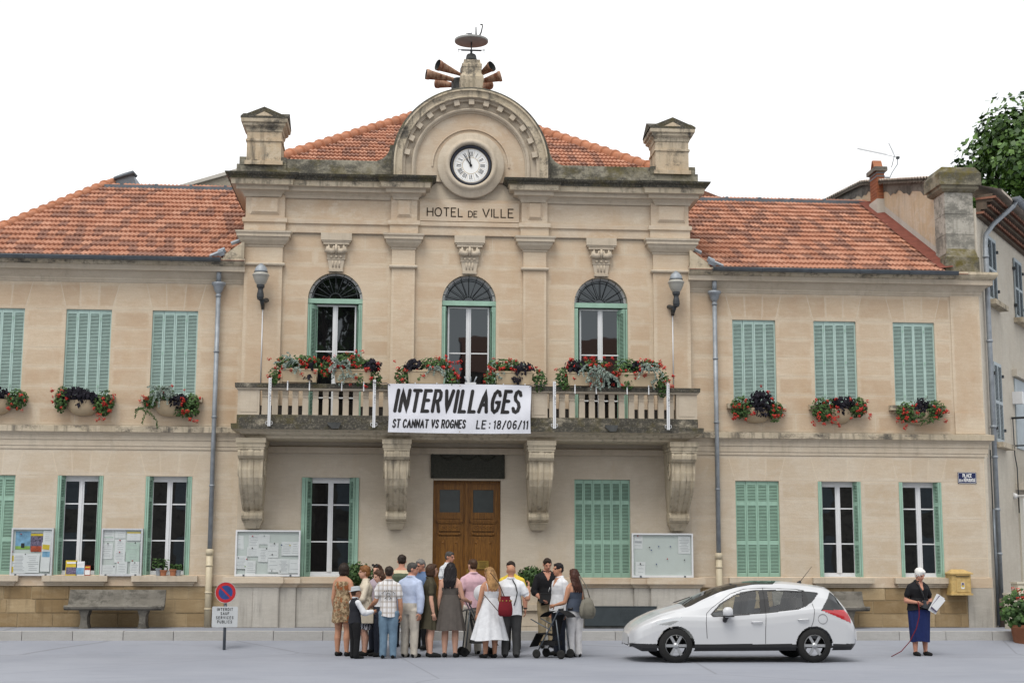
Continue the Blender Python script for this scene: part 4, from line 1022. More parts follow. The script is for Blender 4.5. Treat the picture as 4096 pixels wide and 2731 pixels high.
q = MB(); q.tube([(1.15, -.66, 10.40), (1.12, -.60, 10.25), (.62, -.22, 9.75), (.33, -.10, 9.45), (.22, -.10, 9.2), (.22, -.10, .9)], .058, 12); nrp = q.build('rain_pipe', M['zinc_light'], NH)
for z in (8.9, 6.9, 4.9, 4.2, 3.0, 2.0): q = MB(); q.lathe([(.06, z-.03), (.074, z-.03), (.074, z+.03), (.06, z+.03)], (.22, -.10, 0), 12); q.build('pipe_clip', M['zinc_light'], nrp)
q = MB(); q.tube([(.22, -.10, 1.0), (.22, -.10, .36)], .075, 12); q.build('pipe_boot', plain('rusty_boot', (.16, .12, .10), .8, .2, var=.4), nrp)
q = MB(); q.tube([(-.02, -.06, 4.35), (-.02, -.06, 3.0), (.0, -.06, 2.4)], .014, 6); q.build('cable', M['black'], NH)
q = MB(); q.tube([(.0, -.07, 3.0), (.0, -.07, .4)], .034, 8); q.build('conduit', M['zinc'], NH)
# door, little balcony and sign up the side street
q = MB(); q.box(2.95, 4.6, -.04, .01, .4, 3.45); q.build('beige_door', M['cream'], NH)
q = MB(); q.box(2.75, 5.2, -.40, .0, 3.56, 3.72); nb_ = q.build('balcony_slab', M['neighbour'], NH)
for i in range(15):
    x = 2.8+i*.17; q = MB(); q.tube([(x, -.36, 3.72), (x, -.36, 4.62)], .011, 5)
    if i < 14: q.tube([(x+.085+.06*math.cos(t*.6), -.36, 4.15+.16*math.sin(t*.6)) for t in range(11)], .009, 4)
    q.build('railing_bar', M['iron'], nb_)
q = MB(); q.tube([(2.78, -.36, 4.64), (5.2, -.36, 4.64)], .02, 6); q.tube([(2.78, -.36, 4.64), (2.78, 0, 4.64)], .02, 6); q.build('handrail', M['iron'], nb_)
q = MB(); q.box(3.1, 4.6, -.03, .0, 4.6, 6.35); q.build('window_leaf', M['grey_blue'], NH); q = MB(); q.box(2.95, 4.7, -.12, .0, 6.38, 6.55); q.build('door_hood', M['neighbour'], NH)
q = MB(); q.box(2.85, 3.05, -.24, 0, 5.68, 5.98); q.build('wall_lantern', M['white'], NH)
q = MB(); q.tube([(2.55, -.02, 5.30), (2.55, -.75, 5.30)], .03, 6); q.tube([(2.56, -.05, 5.30), (2.60, -.05, 4.4), (2.75, -.06, 4.1), (2.75, -.06, 3.0)], .014, 6); q.build('cable_bracket', M['iron'], NH)
sg = thing('shop_sign', 'white projecting sign with blue capital letters on a white bracket above the beige door', 'sign', NH.matrix_basis @ Vector((2.5, 0, 0)), NA)
pA = at(4072, 1977, 1.6); 
q = MB(); q.tube([(0, -.01, 3.40), (0, -1.2, 3.40)], .03, 8); q.lathe([(0, 0), (.09, .0), (.05, .08), (0, .10)], (0, 0, 3.40), 12, axis='y'); q.build('bracket', M['white_enamel'], sg)
q = MB(); q.box(-.02, .02, -1.15, -.22, 2.93, 3.34); sp = q.build('panel', M['white_enamel'], sg)
text('LA', .32, 3.03, .20, .04, lambda x, z: (-.026, -x, z), sp, M['blue'], .30)
# party gable above the right wing roof with its coping, corner pillar
PG = thing('party_wall', 'rendered party wall with sloping tile coping and mossy corner pillar at the right roof end', 'wall', (0, 0, 0))
top = lambda y: 10.78+(y-.4)*.243 if y < 6 else 12.14+(y-6)*.10
ys_ = [.35, 2, 4, 6, 7, 8, 10, 12]
mb = MB(); n = len(ys_)
for x in (11.2, 11.75): mb.add([(x, y, 7.5) for y in ys_]+[(x, y, top(y)-.02) for y in ys_], [(i, i+1, n+i+1, n+i) for i in range(n-1)])
mb.add([(x, y, top(y)-.02) for x in (11.2, 11.75) for y in ys_], [(i, i+1, n+i+1, n+i) for i in range(n-1)]); mb.add([(11.2, .35, 7.5), (11.75, .35, 7.5), (11.75, .35, top(.35)-.02), (11.2, .35, top(.35)-.02)], [(0, 1, 2, 3)])
mb.build('wall', M['gable'], PG)
mb = MB(); mb.add([(11.19, y, top(y)-(.30+.05*math.sin(y*5.3)+.04*math.sin(y*13))) for y in [.75+.2*i for i in range(46)]]+[(11.19, y, top(y)-.03) for y in [.75+.2*i for i in range(46)]], [(i, i+1, 47+i, 46+i) for i in range(45)]); mb.build('bare_render_patch', M['concrete'], PG)
y = .95
while y < 11.2:
    mb = MB(); z = top(y)+.005; P = [(y+.13*math.cos(PI*k/6), .085*math.sin(PI*k/6)) for k in range(7)]
    mb.add([(11.06, yy, z+zz_+(yy-y)*.24) for yy, zz_ in P]+[(11.9, yy, z+zz_+(yy-y)*.24) for yy, zz_ in P]+[(11.06, y-.13, z-.05), (11.06, y+.13, z-.05)], [(k, k+1, k+8, k+7) for k in range(6)]+[(0, 14, 15, 6, 5, 4, 3, 2, 1)])
    mb.build('coping_tile', M['old_tile'], PG); y += .205
# pillar of stacked stones
for za, zb in ((8.42, 8.90), (8.91, 9.36), (9.37, 9.84), (9.85, 10.38)):
    q = MB(); q.box(11.12, 11.80, .02, .70, za, zb); q.build('pillar_stone', M['mossy' if za < 8.6 else 'pillar'], PG)
q = MB(); q.box(11.03, 11.84, -.12, .2, 8.40, 8.80); q.add([(11.06, -.10, 8.80), (11.82, -.10, 8.80), (11.80, .02, 9.02), (11.12, .02, 9.02)], [(0, 1, 2, 3)]); q.build('pillar_foot', M['mossy'], PG)
q = MB(); sq = [(11.46, .02), (11.80, .02), (11.80, .74), (11.12, .74), (11.12, .02), (11.46, .02)]
q.sweep(sq[::1], [(0, 10.36), (.05, 10.38), (.11, 10.44), (.11, 10.50), (.16, 10.52), (.16, 10.80), (.06, 10.96), (-.3, 10.98)], ends=False); q.build('pillar_cap', M['mossy'], PG)
q = MB(); q.box(11.9, 11.96, .1, .6, 10.45, 10.9); q.build('terracotta_flue', M['terracotta'], PG)
q = MB(); q.add([(10.86, -.2, zr(-.2)+.075), (11.195, -.2, zr(-.2)+.12), (11.195, 5.6, zr(5.6)+.12), (10.86, 5.6, zr(5.6)+.075)], [(0, 1, 2, 3)]); q.build('red_flashing', M['flash'], roofs['r'])
q = MB(); q.add([(11.192, -.1, zr(-.1)+.02), (11.192, 5.2, zr(5.2)+.02), (11.192, 5.2, zr(5.2)+.30), (11.192, -.1, zr(-.1)+.25)], [(0, 1, 2, 3)]); q.build('mortar_fillet', M['grey_render'], PG)
# brick chimney and aerial
CH = thing('brick_chimney', 'red brick chimney with concrete cap and two leaning tiles by the party wall', 'chimney', (0, 0, 0))
cx, cy, wx, wy = 11.13, 4.80, .10, .30
q = MB(); q.box(cx-wx-.03, cx+wx+.03, cy-wy-.03, cy+wy+.03, 10.5, 11.32); q.build('rendered_base', M['grey_render'], CH)
q = MB(); q.box(cx-wx+.012, cx+wx-.012, cy-wy+.012, cy+wy-.012, 11.2, 12.08); q.build('mortar_core', M['plinth_joint'], CH)
for k in range(8):
    z = 11.32+k*.093
    q = MB(); q.box(cx-wx, cx+wx, cy-wy, cy-wy+.05, z+.005, z+.088); q.build('brick', M['brick'], CH)
    cuts = [-1, -.05, 1] if k % 2 else [-1, -.5, .45, 1]
    for a, b in zip(cuts[:-1], cuts[1:]):
        for sx in (-1, 1):
            q = MB(); q.box(min(cx+sx*wx, cx+sx*(wx-.04)), max(cx+sx*wx, cx+sx*(wx-.04)), cy+a*wy+.055 if a == -1 else cy+a*wy+.005, cy+b*wy-.005, z+.005, z+.088); q.build('brick', M['brick'], CH)
for z in (11.93, 12.02): q = MB(); q.box(cx-wx-.012, cx+wx+.012, cy-wy-.012, cy+wy+.012, z, z+.03); q.build('steel_band', M['zinc'], CH)
q = MB(); q.box(cx-wx-.07, cx+wx+.07, cy-wy-.07, cy+wy+.07, 12.08, 12.19); q.build('cap_slab', M['concrete'], CH)
for s in (-1, 1):
    q = MB(); q.obox((cx, cy+s*.085, 12.315), .24, .03, .27, Matrix.Rotation(s*.50, 3, 'X')); q.build('leaning_tile', M['terracotta'], CH)
AE = thing('television_aerial', 'thin comb-like television aerial on a bent mast fixed to the brick chimney', 'aerial', (.17, 0, -.43))
q = MB(); q.tube([(11.32, 5.0, 12.1), (11.32, 5.0, 12.34), (11.45, 5.0, 12.62), (11.60, 5.0, 12.84), (11.62, 5.0, 13.02)], .014, 6); q.box(11.05, 11.36, 4.97, 5.03, 12.37, 12.40); q.box(11.05, 11.36, 4.97, 5.03, 12.46, 12.49); q.build('mast', M['zinc_light'], AE)
q = MB(); q.tube([(10.42, 4.7, 13.16), (11.62, 5.0, 13.04)], .008, 6); ab = q.build('boom', M['zinc_light'], AE)
for i in range(15):
    t = i/14; p = Vector((10.44, 4.705, 13.16)).lerp(Vector((11.3, 4.92, 13.08)), t); q = MB(); q.tube([p+Vector((.02, -.11, .055)), p+Vector((-.0, 0, .02)), p+Vector((-.02, .11, .055))], .0042, 5); q.build('element', M['iron'], ab)
q = MB(); q.tube([(11.36, 4.93, 13.42), (11.52, 4.97, 13.08), (11.42, 4.95, 12.74)], .011, 5)
for i in range(6): q.tube([(11.36+.02*i, 4.75, 13.40-.05*i), (11.36+.02*i, 5.15, 13.40-.05*i)], .004, 4)
q.build('reflector', M['zinc_light'], AE)
q = MB(); q.box(11.58, 11.66, 4.96, 5.04, 13.0, 13.06); q.build('junction_box', M['iron'], AE)
# roof ridge of a house further back, seen over the right wing, and the rubble gable over the left wing
RG = thing('stone_gable', 'rough rubble stone gable with a pale sloping coping rising behind the left wing roof', 'building', (0, 0, 0))
q = MB(); q.prism([(-10.5, 8), (-5.5, 8), (-5.5, 14.5), (-6.9, 14.15), (-9.2, 13.42), (-10.5, 12.9)], 14, 14.6); q.build('rubble_wall', M['rubble'], RG)
q = MB(); q.prism([(-10.5, 12.9), (-9.2, 13.42), (-6.9, 14.15), (-5.5, 14.5), (-5.5, 14.62), (-6.9, 14.27), (-9.2, 13.52), (-10.5, 13.0)], 13.9, 14.7); q.build('coping', M['grey_render'], RG)
BR = thing('back_roof', 'dark brown roof slope just showing behind the right corner of the clock facade', 'roof', (0, 0, 0))
q = MB(); a, b = at(2805, 775, 9), at(2905, 806, 9); q.add([(a.x-2, 9, a.z+.9), (b.x+.3, 9, b.z-.05), (b.x+.3, 9, b.z-1.5), (a.x-2, 9, a.z-1.5), (a.x-2, 12, a.z+1.0), (b.x+.3, 12, b.z)], [(0, 1, 2, 3), (0, 4, 5, 1)]); q.build('slope', M['genoise'], BR)
# houses across the square, met only in the window reflections
def far_house(name, lab, x0, x1, y0, y1, eave, ridge):
    t = thing(name, lab, 'building'); q = MB(); q.box(x0, x1, y0, y1, .0, eave); q.build('wall', M['rubble'], t)
    q = MB(); ym = (y0+y1)/2; q.add([(x0-.4, y1+.5, eave-.1), (x1+.4, y1+.5, eave-.1), (x1+.4, ym, ridge), (x0-.4, ym, ridge), (x0-.4, y0-.5, eave-.1), (x1+.4, y0-.5, eave-.1)], [(0, 1, 2, 3), (3, 2, 5, 4)]); q.build('roof', M['genoise'], t)
    for i in range(int((x1-x0)/3)):
        for z in (1.2, 4.6):
            q = MB(); q.box(x0+1+i*3, x0+2.1+i*3, y1, y1+.03, z, z+1.9); q.build('shutter', M['grey_blue'], t)
far_house('opposite_house', 'long tiled house facing the town hall across the square, mirrored in the panes', 2.2, 34, -58, -47, 12.0, 14.8)
far_house('opposite_house', 'lower house with a flat-pitched roof at the left of the square, mirrored in the panes', -36, .5, -60, -50, 7.6, 9.2)
# ---------------------------------------------------------------- clock
CK = thing('clock', 'round white clock with roman numerals and black hands showing two minutes to eleven', 'clock', (AX, -.10, AZ))
q = MB(); q.lathe([(.475, .0), (.475, .05), (.455, .075), (.425, .075), (.408, .045), (.40, .02)], (0, 0, 0), 64, axis='y'); q.build('bezel', M['navy'] if False else plain('blue_black_bezel', (.012, .016, .028), .35, .5), CK)
q = MB(); q.lathe([(0, .022), (.41, .022)], (0, 0, 0), 64, axis='y'); dial = q.build('dial', M['clockface'], CK)
goldm = plain('faded_gilt_line', (.52, .42, .27), .5, .3)
q = MB(); q.lathe([(.187, .025), (.198, .025)], (0, 0, 0), 48, axis='y'); q.lathe([(.392, .025), (.40, .025)], (0, 0, 0), 48, axis='y')
for k in range(12):
    t = 2*PI*(k+.5)/12; d = Vector((math.sin(t), 0, math.cos(t))); n_ = Vector((d.z, 0, -d.x))*.003
    q.add([d*.20-n_+Vector((0, -.0252, 0)), d*.20+n_+Vector((0, -.0252, 0)), d*.345+n_+Vector((0, -.0252, 0)), d*.345-n_+Vector((0, -.0252, 0))], [(0, 1, 2, 3)])
q.build('gilt_line', goldm, dial)
for k, s in enumerate(('XII', 'I', 'II', 'III', 'IIII', 'V', 'VI', 'VII', 'VIII', 'IX', 'X', 'XI')):
    t = 2*PI*k/12; ws = [.046 if c in 'XV' else .026 for c in s]; tot = sum(ws); x = -tot/2; q = MB()
    fn = lambda u, v_, t=t: (u*math.cos(t)+v_*math.sin(t), -.027, -u*math.sin(t)+v_*math.cos(t))
    for c, w_ in zip(s, ws):
        xm = x+w_/2; zl, zh = .215, .325; hw = w_/2-.006
        if c == 'I': ribbon(q, [(xm, zl), (xm, zh)], .011, fn, False)
        elif c == 'V': ribbon(q, [(xm-hw, zh), (xm, zl)], .011, fn, False); ribbon(q, [(xm, zl), (xm+hw, zh)], .006, fn, False)
        else: ribbon(q, [(xm-hw, zh), (xm+hw, zl)], .011, fn, False); ribbon(q, [(xm-hw, zl), (xm+hw, zh)], .006, fn, False)
        x += w_
    q.build('numeral', M['black'], dial, fix=False)
q = MB()
for k in range(60):
    t = 2*PI*k/60; r = .007 if k % 5 == 0 else .0048
    q.lathe([(0, .026), (r, .026)], (.366*math.sin(t), 0, .366*math.cos(t)), 8, axis='y')
tag(q.build('minute_dot', M['black'], dial), kind='stuff')
for ln, w_, ang, y in ((.27, .018, -32, -.04), (.375, .014, -10, -.05)):
    t = math.radians(ang); q = MB(); fn = lambda u, v_, t=t, y=y: (u*math.cos(t)+v_*math.sin(t), y, -u*math.sin(t)+v_*math.cos(t))
    ribbon(q, [(0, -.02), (0, ln*.55)], w_*1.5, fn); ribbon(q, [(0, ln*.5), (-.022, ln*.62), (0, ln*.74), (.022, ln*.62), (0, ln*.5)], w_*.7, fn); ribbon(q, [(0, ln*.74), (0, ln)], w_*.8, fn)
    q.lathe([(0, .0), (.032, .0)], (0, y, 0), 16, axis='y'); q.build('hand', M['black'], CK)

# ---------------------------------------------------------------- stone pedestal on the arch, canopy and sirens
P0 = (0.05, .10)
def sqlathe(mb, prof, c, m=0):
    for j in range(len(prof)-1):
        (r0, z0), (r1, z1) = prof[j], prof[j+1]
        a = [(c[0]+sx*r0, c[1]+sy*r0*.8, z0) for sx, sy in ((-1, -1), (1, -1), (1, 1), (-1, 1))]; b = [(c[0]+sx*r1, c[1]+sy*r1*.8, z1) for sx, sy in ((-1, -1), (1, -1), (1, 1), (-1, 1))]
        mb.add(a+b, [(k, (k+1) % 4, (k+1) % 4+4, k+4) for k in range(4)], m)
q = MB(); sqlathe(q, [(.62, 12.42), (.60, 12.52), (.50, 12.56), (.46, 12.66), (.46, 12.72), (.50, 12.76), (.575, 12.98), (.575, 13.06), (.53, 13.10), (.49, 13.12), (.46, 13.16), (.46, 13.28), (.49, 13.30), (.50, 13.36), (.42, 13.40), (.40, 13.48), (.0, 13.48)], P0)
for s_ in (1.0,):
    pass
ped = q.build('finial_pedestal', M['weather'], TH); ped.scale = (.47, .5, 1); ped.location = (P0[0]*.38, P0[1]*.2, 0)
ped.location = (P0[0]-P0[0]*.47-.02, 0.05, -.24)
CN = thing('roof_canopy', 'round flat sheet-metal canopy with bent aerials on a pole above the arch', 'canopy', (.02, .10, 0))
q = MB(); q.lathe([(.235, 13.28), (.235, 13.34), (.22, 13.40), (.205, 13.50), (.17, 13.56), (.11, 13.59), (.06, 13.61), (.05, 13.64), (0, 13.64)], n=20); q.build('bell_cap', M['darkgrey'], CN)
q = MB(); q.tube([(0, 0, 13.6), (0, 0, 14.25)], .030, 10); q.tube([(0, 0, 13.6), (0, 0, 13.72)], .05, 10); q.build('pole', M['iron'], CN)
q = MB(); q.box(-.42, .42, -.03, .03, 13.74, 13.80); q.tube([(-.55, 0, 13.79), (-.40, 0, 13.78)], .016, 6); q.tube([(.40, 0, 13.79), (.58, 0, 13.80)], .016, 6); q.tube([(-.52, 0, 13.84), (-.52, 0, 13.66)], .012, 6); q.tube([(.52, 0, 13.84), (.53, 0, 13.64)], .012, 6); q.build('crossbar', M['iron'], CN)
q = MB(); q.lathe([(0, 14.16), (.66, 14.16), (.69, 14.17), (.70, 14.20), (.70, 14.26), (.67, 14.27), (.20, 14.34), (0, 14.35)], n=48, smooth=False); q.build('disc', plain('grey_sheet_metal', (.33, .33, .31), .55, .4, .3, .15), CN)
for x, y, w_, h_ in ((-.20, -.1, .10, .12), (-.06, -.15, .18, .15), (.10, -.1, .14, .12), (.22, -.1, .11, .11)):
    q = MB(); q.box(x-w_/2, x+w_/2, y-.07, y+.07, 14.30, 14.34+h_); q.build('junction_box', M['zinc_light'], CN)
q = MB(); q.add([(-.23, -.25, 14.50), (-.0, -.25, 14.50), (-.0, .0, 14.56), (-.23, .0, 14.56)], [(0, 1, 2, 3)]); q.build('box_lid', M['iron'], CN)
q = MB(); q.tube([(.0, -.1, 14.4), (.0, -.1, 14.62)], .008, 5); q.tube([(.19, -.1, 14.42), (.185, -.1, 14.56), (.18, -.1, 14.86)], [.04, .03, .022], 8)
q.tube([(.26, -.1, 14.45), (.34, -.1, 14.47), (.40, -.1, 14.62), (.46, -.1, 14.95)], [.025, .035, .03, .022], 8); q.obox((.41, -.1, 14.99), .11, .05, .05, Matrix.Rotation(.15, 3, 'Y')); q.build('aerial', M['darkgrey'], CN)
for ch in CN.children: ch.location = (0, 0, -13.28)
CN.location = (.02, .10, 13.27); CN.scale = (.56, .56, .50)
SI = thing('warning_siren', 'cluster of rusty siren horns on a dark drum behind the arch pedestal', 'siren', (-.22, .65, 12.2))
def sq(*p): return Vector(p)-SI.location
q = MB(); q.tube([sq(-.22, .65, 11.5), sq(-.22, .65, 12.98)], .20, 16); drum = q.build('drum', M['darkgrey'], SI)
q = MB(); q.tube([sq(-.05, .65, 12.9), sq(-.05, .65, 13.12)], .17, 16); q.lathe([(.17, 0), (.165, .13), (.13, .22), (.06, .27), (0, .28)], sq(-.05, .65, 13.12), 16); q.build('motor', M['darkgrey'], SI)
for (p0, px, py, Y, r1) in (((-.12, .5, 13.02), 1750, 260, .15, .125), ((-.16, .6, 12.93), 1704, 297, .45, .118), ((-.2, .75, 12.86), 1747, 333, 1.05, .118),
                        ((.15, .5, 13.0), 1968, 265, .15, .122), ((.15, .6, 12.9), 2004, 305, .55, .122), ((.15, .8, 12.8), 1958, 338, 1.1, .122)):
    a, b = sq(*p0), at(px, py, Y)-SI.location; q = MB(); d = (b-a)
    q.tube([a, a+d*.25, a+d*.9, a+d*.905, b], [.03, .045, r1*.94, r1*1.03, r1*1.05], 20, 0, False)
    q.tube([b-d*.003, a+d*.5, a+d*.2], [r1*1.0, r1*.55, .03], 20, 1, False)
    q.build('horn', [M['rust'], M['darkgrey']], SI)

# ---------------------------------------------------------------- wall lamps
def wall_lamp(cx, lab, arm):
    t = thing('wall_lamp', lab, 'lamp', (cx, -.42, 7.437), 0, 'lamps on the outer pilasters'); t.scale = (1, 1, .742)
    q = MB(); q.lathe([(.0, 1.15), (.03, 1.13), (.05, 1.10), (.10, 1.05), (.135, .97), (.145, .89)], n=20); q.build('cap', M['zinc_light'], t)
    q = MB(); q.lathe([(.14, .90), (.152, .89), (.155, .86), (.145, .85)], n=20); q.build('collar', M['zinc'], t)
    q = MB(); q.lathe([(.150, .85), (.185, .80), (.192, .775), (.175, .75), (.16, .68), (.125, .56), (.085, .49)], n=24); q.build('globe', M['opal'], t)
    q = MB(); q.lathe([(.0, .50), (.085, .50), (.088, .42), (.062, .38), (.055, .33), (.075, .22), (.08, .12), (.06, .04), (.0, .04)], n=14, smooth=False); q.build('stem', M['iron'], t)
    q = MB(); q.tube([(0, 0, .06), (arm*.06, .1, .04), (arm*.10, .30, .10)], [.05, .05, .07], 10); q.tube([(arm*.03, .05, .04), (arm*.03, .26, -.15)], [.05, .03], 8); q.tube([(arm*.03, .30, .02), (arm*.03, .30, -.17)], .035, 8); q.build('bracket', M['iron'], t)
    q = MB(); q.tube([(arm*.03, .31, -.15), (arm*.03+.0, .31, -2.42)], .014, 6); q.build('conduit', M['white'], t)
    return t
wall_lamp(-4.615, 'frosted globe wall lamp on the pilaster left of the leftmost arched window', 1)
wall_lamp(4.66, 'frosted globe wall lamp on the pilaster right of the rightmost arched window', -1)

# ---------------------------------------------------------------- banner on the balcony
BY = YB-.17
BN = thing('banner', 'white cloth banner with black handwritten capitals tied along the balcony rail', 'banner', (0, 0, 0))
bx0, bx1, bz0, bz1 = -1.755, 1.30, 4.50, 5.535
def by(x, z):
    u = (x-bx0)/(bx1-bx0); w_ = (z-bz0)/(bz1-bz0)
    e = math.exp(-(((u-.0)*3)**2+((w_-1)*2.2)**2))*math.sin((u*9-(1-w_)*7))+math.exp(-(((u-1)*3)**2+((w_-1)*2.2)**2))*math.sin(((1-u)*9-(1-w_)*7))
    return BY-.012*math.sin(u*7+w_*2.5)-.008*math.sin(u*17-w_*6)-.016*e-.010*math.sin(w_*5)
def bshape(u, w_):
    x = bx0+(bx1-bx0)*u+.012*math.sin(w_*5)*(1-2*u); z = bz0+(bz1-bz0)*w_+(.012*math.sin(u*PI) if w_ > .5 else -.014*math.sin(u*PI)*(1-2*w_))-.0*u
    return x, z
nu, nv = 90, 34; q = MB()
vs = []
for j in range(nv+1):
    for i in range(nu+1): x, z = bshape(i/nu, j/nv); vs.append((x, by(x, z), z))
q.add(vs, [(j*(nu+1)+i, j*(nu+1)+i+1, (j+1)*(nu+1)+i+1, (j+1)*(nu+1)+i) for j in range(nv) for i in range(nu)], 0, True)
bc = q.build('cloth', plain('banner_cloth', (.66, .67, .72), .55, .3, var=.03), BN)
bf = lambda x, z: (x, by(x, z)-.006, z)
bi = plain('banner_ink', (.012, .011, .011), .42, .4)
zc_ = lambda px, py: atz(px, py, BY)
text('INTERVILLAGES', atx(1580, BY, 1600), 4.955, .445, .074, bf, bc, bi, atx(2086, BY, 1600)-atx(1580, BY, 1600)-.07, gap=.40, slant=.17, xs=.86)
text('ST CANNAT VS ROGNES', atx(1571, BY, 1690), 4.605, .165, .030, bf, bc, bi, atx(1859, BY, 1690)-atx(1571, BY, 1690), gap=.32, slant=.12, space=.42, xs=.8)
text('LE : 18/06/11', atx(1906, BY, 1690), 4.60, .165, .027, bf, bc, bi, atx(2108, BY, 1690)-atx(1906, BY, 1690), gap=.38, slant=.12, space=.32)
for x, z, dx in ((bx0+.03, bz1-.03, -.4), (bx1-.03, bz1-.03, .4)):
    q = MB(); q.tube([(x, BY-.02, z), (x+dx*.2, BY+.03, z+.05), (x+dx*.6, BY-.01, z+.03), (x+dx, BY+.02, z+.07)], .008, 5); q.build('cord', M['iron'], BN)
for u in (.5,):
    for z in (bz0+.02, bz1-.03): q = MB(); q.lathe([(0, 0), (.012, 0)], (bx0+(bx1-bx0)*u, BY-.045, z), 8, axis='y'); q.build('eyelet', M['brass'], BN)
# steel banner posts
for px, y0, y1, lab in ((1079, 1512, 1704, 'leftmost white perforated post strapped to the balustrade'), (1497, 1520, 1710, 'white post just left of the banner on the balustrade'), (2217, 1527, 1714, 'white perforated post just right of the banner on the balustrade'), (2671, 1533, 1719, 'rightmost white perforated post strapped to the balustrade')):
    t = thing('banner_post', lab, 'post', (atx(px, YB-.10, 1600), YB-.13, 0), 0, 'white posts on the balustrade'); za, zb = atz(px, y1, YB-.13), atz(px, y0, YB-.13); lean = .04
    q = MB(); q.box(-.030, -.004, -.03, .02, za, zb); q.box(.004, .030, -.03, .02, za, zb); q.box(-.031, .031, -.005, .021, za, zb+.01); q.build('channel', M['white'], t)
    for i in range(9): q = MB(); q.box(.012, .022, -.032, -.029, zb-.06-i*.055, zb-.045-i*.055); q.build('slot', M['iron'], t)
    for sx in (-1, 1): q = MB(); q.tube([(sx*.03, 0, za+.10), (sx*.065, 0, za+.10), (sx*.07, 0, za+.05), (sx*.03, 0, za+.03)], .006, 5); q.build('hook', M['white'], t)
    q = MB(); q.tube([(.0, -.03, za+.72), (.02, -.05, za+.70), (.0, -.03, za+.62)], .008, 5); q.build('strap', M['white'], t)
t = thing('flag_holder', 'small white three-socket flag holder on the rail above the banner', 'flag holder', (atx(1881, YB, 1540), YB-.08, 5.545))
q = MB(); q.box(-.12, .12, -.03, .03, 0, .05); q.build('base', M['white'], t)
for k, a in enumerate((-.35, 0, .38)): q = MB(); q.tube([(k*.07-.07, 0, .03), (k*.07-.07+.17*math.sin(a), -.02, .18)], .015, 8); q.build('socket', M['zinc_light'], t)

# ---------------------------------------------------------------- notice boards
def board(cx, z0, wd, ht, y, lab, papers, magnets, frame='white', back='board'):
    t = thing('notice_board', lab, 'notice board', (cx, y, z0), 0, 'glazed notice boards on the facade'); f = .035
    q = MB(); q.box(-wd/2, -wd/2+f, -.06, .03, 0, ht); q.box(wd/2-f, wd/2, -.06, .03, 0, ht); q.box(-wd/2+f, wd/2-f, -.06, .03, ht-f, ht); q.box(-wd/2+f, wd/2-f, -.06, .03, 0, f*1.3); q.build('frame', M[frame], t)
    q = MB(); q.box(-wd/2+f, wd/2-f, -.012, .02, f, ht-f); q.build('back_panel', M[back], t)
    for sx in (-.36, .36): q = MB(); q.box(wd*sx-.02, wd*sx+.02, -.066, -.058, .005, .04); q.build('hinge', M['zinc'], t)
    for k, (u, v_, w_, h_, mt, rot, lines) in enumerate(papers):
        q = MB(); R_ = Matrix.Rotation(rot, 3, 'Y'); c = Vector((-wd/2+u*wd, -.016-.0022*k, v_*ht)); q.obox(c, w_*wd, .0018, h_*ht, R_); po = q.build('paper', M[mt], t)
        if lines:
            q = MB(); rl = random.Random(k*7+3)
            for i in range(lines):
                lw = w_*wd*rl.uniform(.45, .82); q.obox(c+R_ @ Vector((rl.uniform(-.06, .06)*w_*wd, -.0016, h_*ht*(.40-.8*(i+.5)/lines))), lw, .001, h_*ht*.028, R_)
            q.build('print_line', M['ink'], po)
    for u, v_, mt in magnets:
        q = MB(); q.lathe([(0, .012), (.012, .012), (.014, 0)], (-wd/2+u*wd, -.035, v_*ht), 10, axis='y'); q.build('magnet', M[mt], t)
    q = MB(); q.add([(-wd/2+f, -.05, f), (wd/2-f, -.05, f), (wd/2-f, -.05, ht-f), (-wd/2+f, -.05, ht-f)], [(0, 1, 2, 3)]); q.build('glass', M['clear'], t, fix=False)
    return t
M['sky_blue'] = plain('poster_blue', (.17, .33, .48), .6, .2, var=.5); M['poster_red'] = plain('poster_red', (.40, .08, .04), .6, .2, var=.5, scale=14); M['poster_green'] = plain('poster_green', (.22, .36, .08), .6, .2, var=.4); M['poster_yellow'] = plain('poster_yellow', (.60, .45, .05), .6, .2, var=.2)
M['poster_violet'] = plain('poster_violet', (.13, .11, .17), .6, .2, var=.8, scale=30); M['greenish'] = plain('pale_green_paper', (.46, .56, .50), .7, .2)
pw = 'paper'
board(-9.365, 1.445, .885, 1.02, YW-.03, 'aluminium notice board with colourful posters at the far left', [(.27, .74, .36, .38, 'sky_blue', 0, 0), (.27, .585, .35, .07, 'poster_green', 0, 0), (.27, .63, .08, .10, 'black', 0, 0), (.60, .71, .29, .36, 'poster_violet', 0, 0), (.60, .56, .27, .12, 'poster_red', 0, 0), (.60, .855, .29, .045, 'poster_yellow', 0, 0), (.86, .82, .22, .26, pw, .02, 5), (.84, .50, .22, .4, pw, 0, 4), (.83, .60, .17, .1, 'poster_yellow', .1, 0), (.84, .45, .18, .12, 'sky_blue', 0, 0), (.20, .26, .33, .42, pw, 0, 11), (.055, .36, .05, .12, 'poster_yellow', 0, 0), (.055, .13, .05, .12, 'poster_yellow', 0, 0), (.53, .26, .33, .40, pw, 0, 8), (.83, .24, .22, .30, pw, .02, 0)], [(.22, .87, 'red'), (.04, .5, 'red'), (.80, .38, 'black'), (.35, .45, 'black')], 'alu')
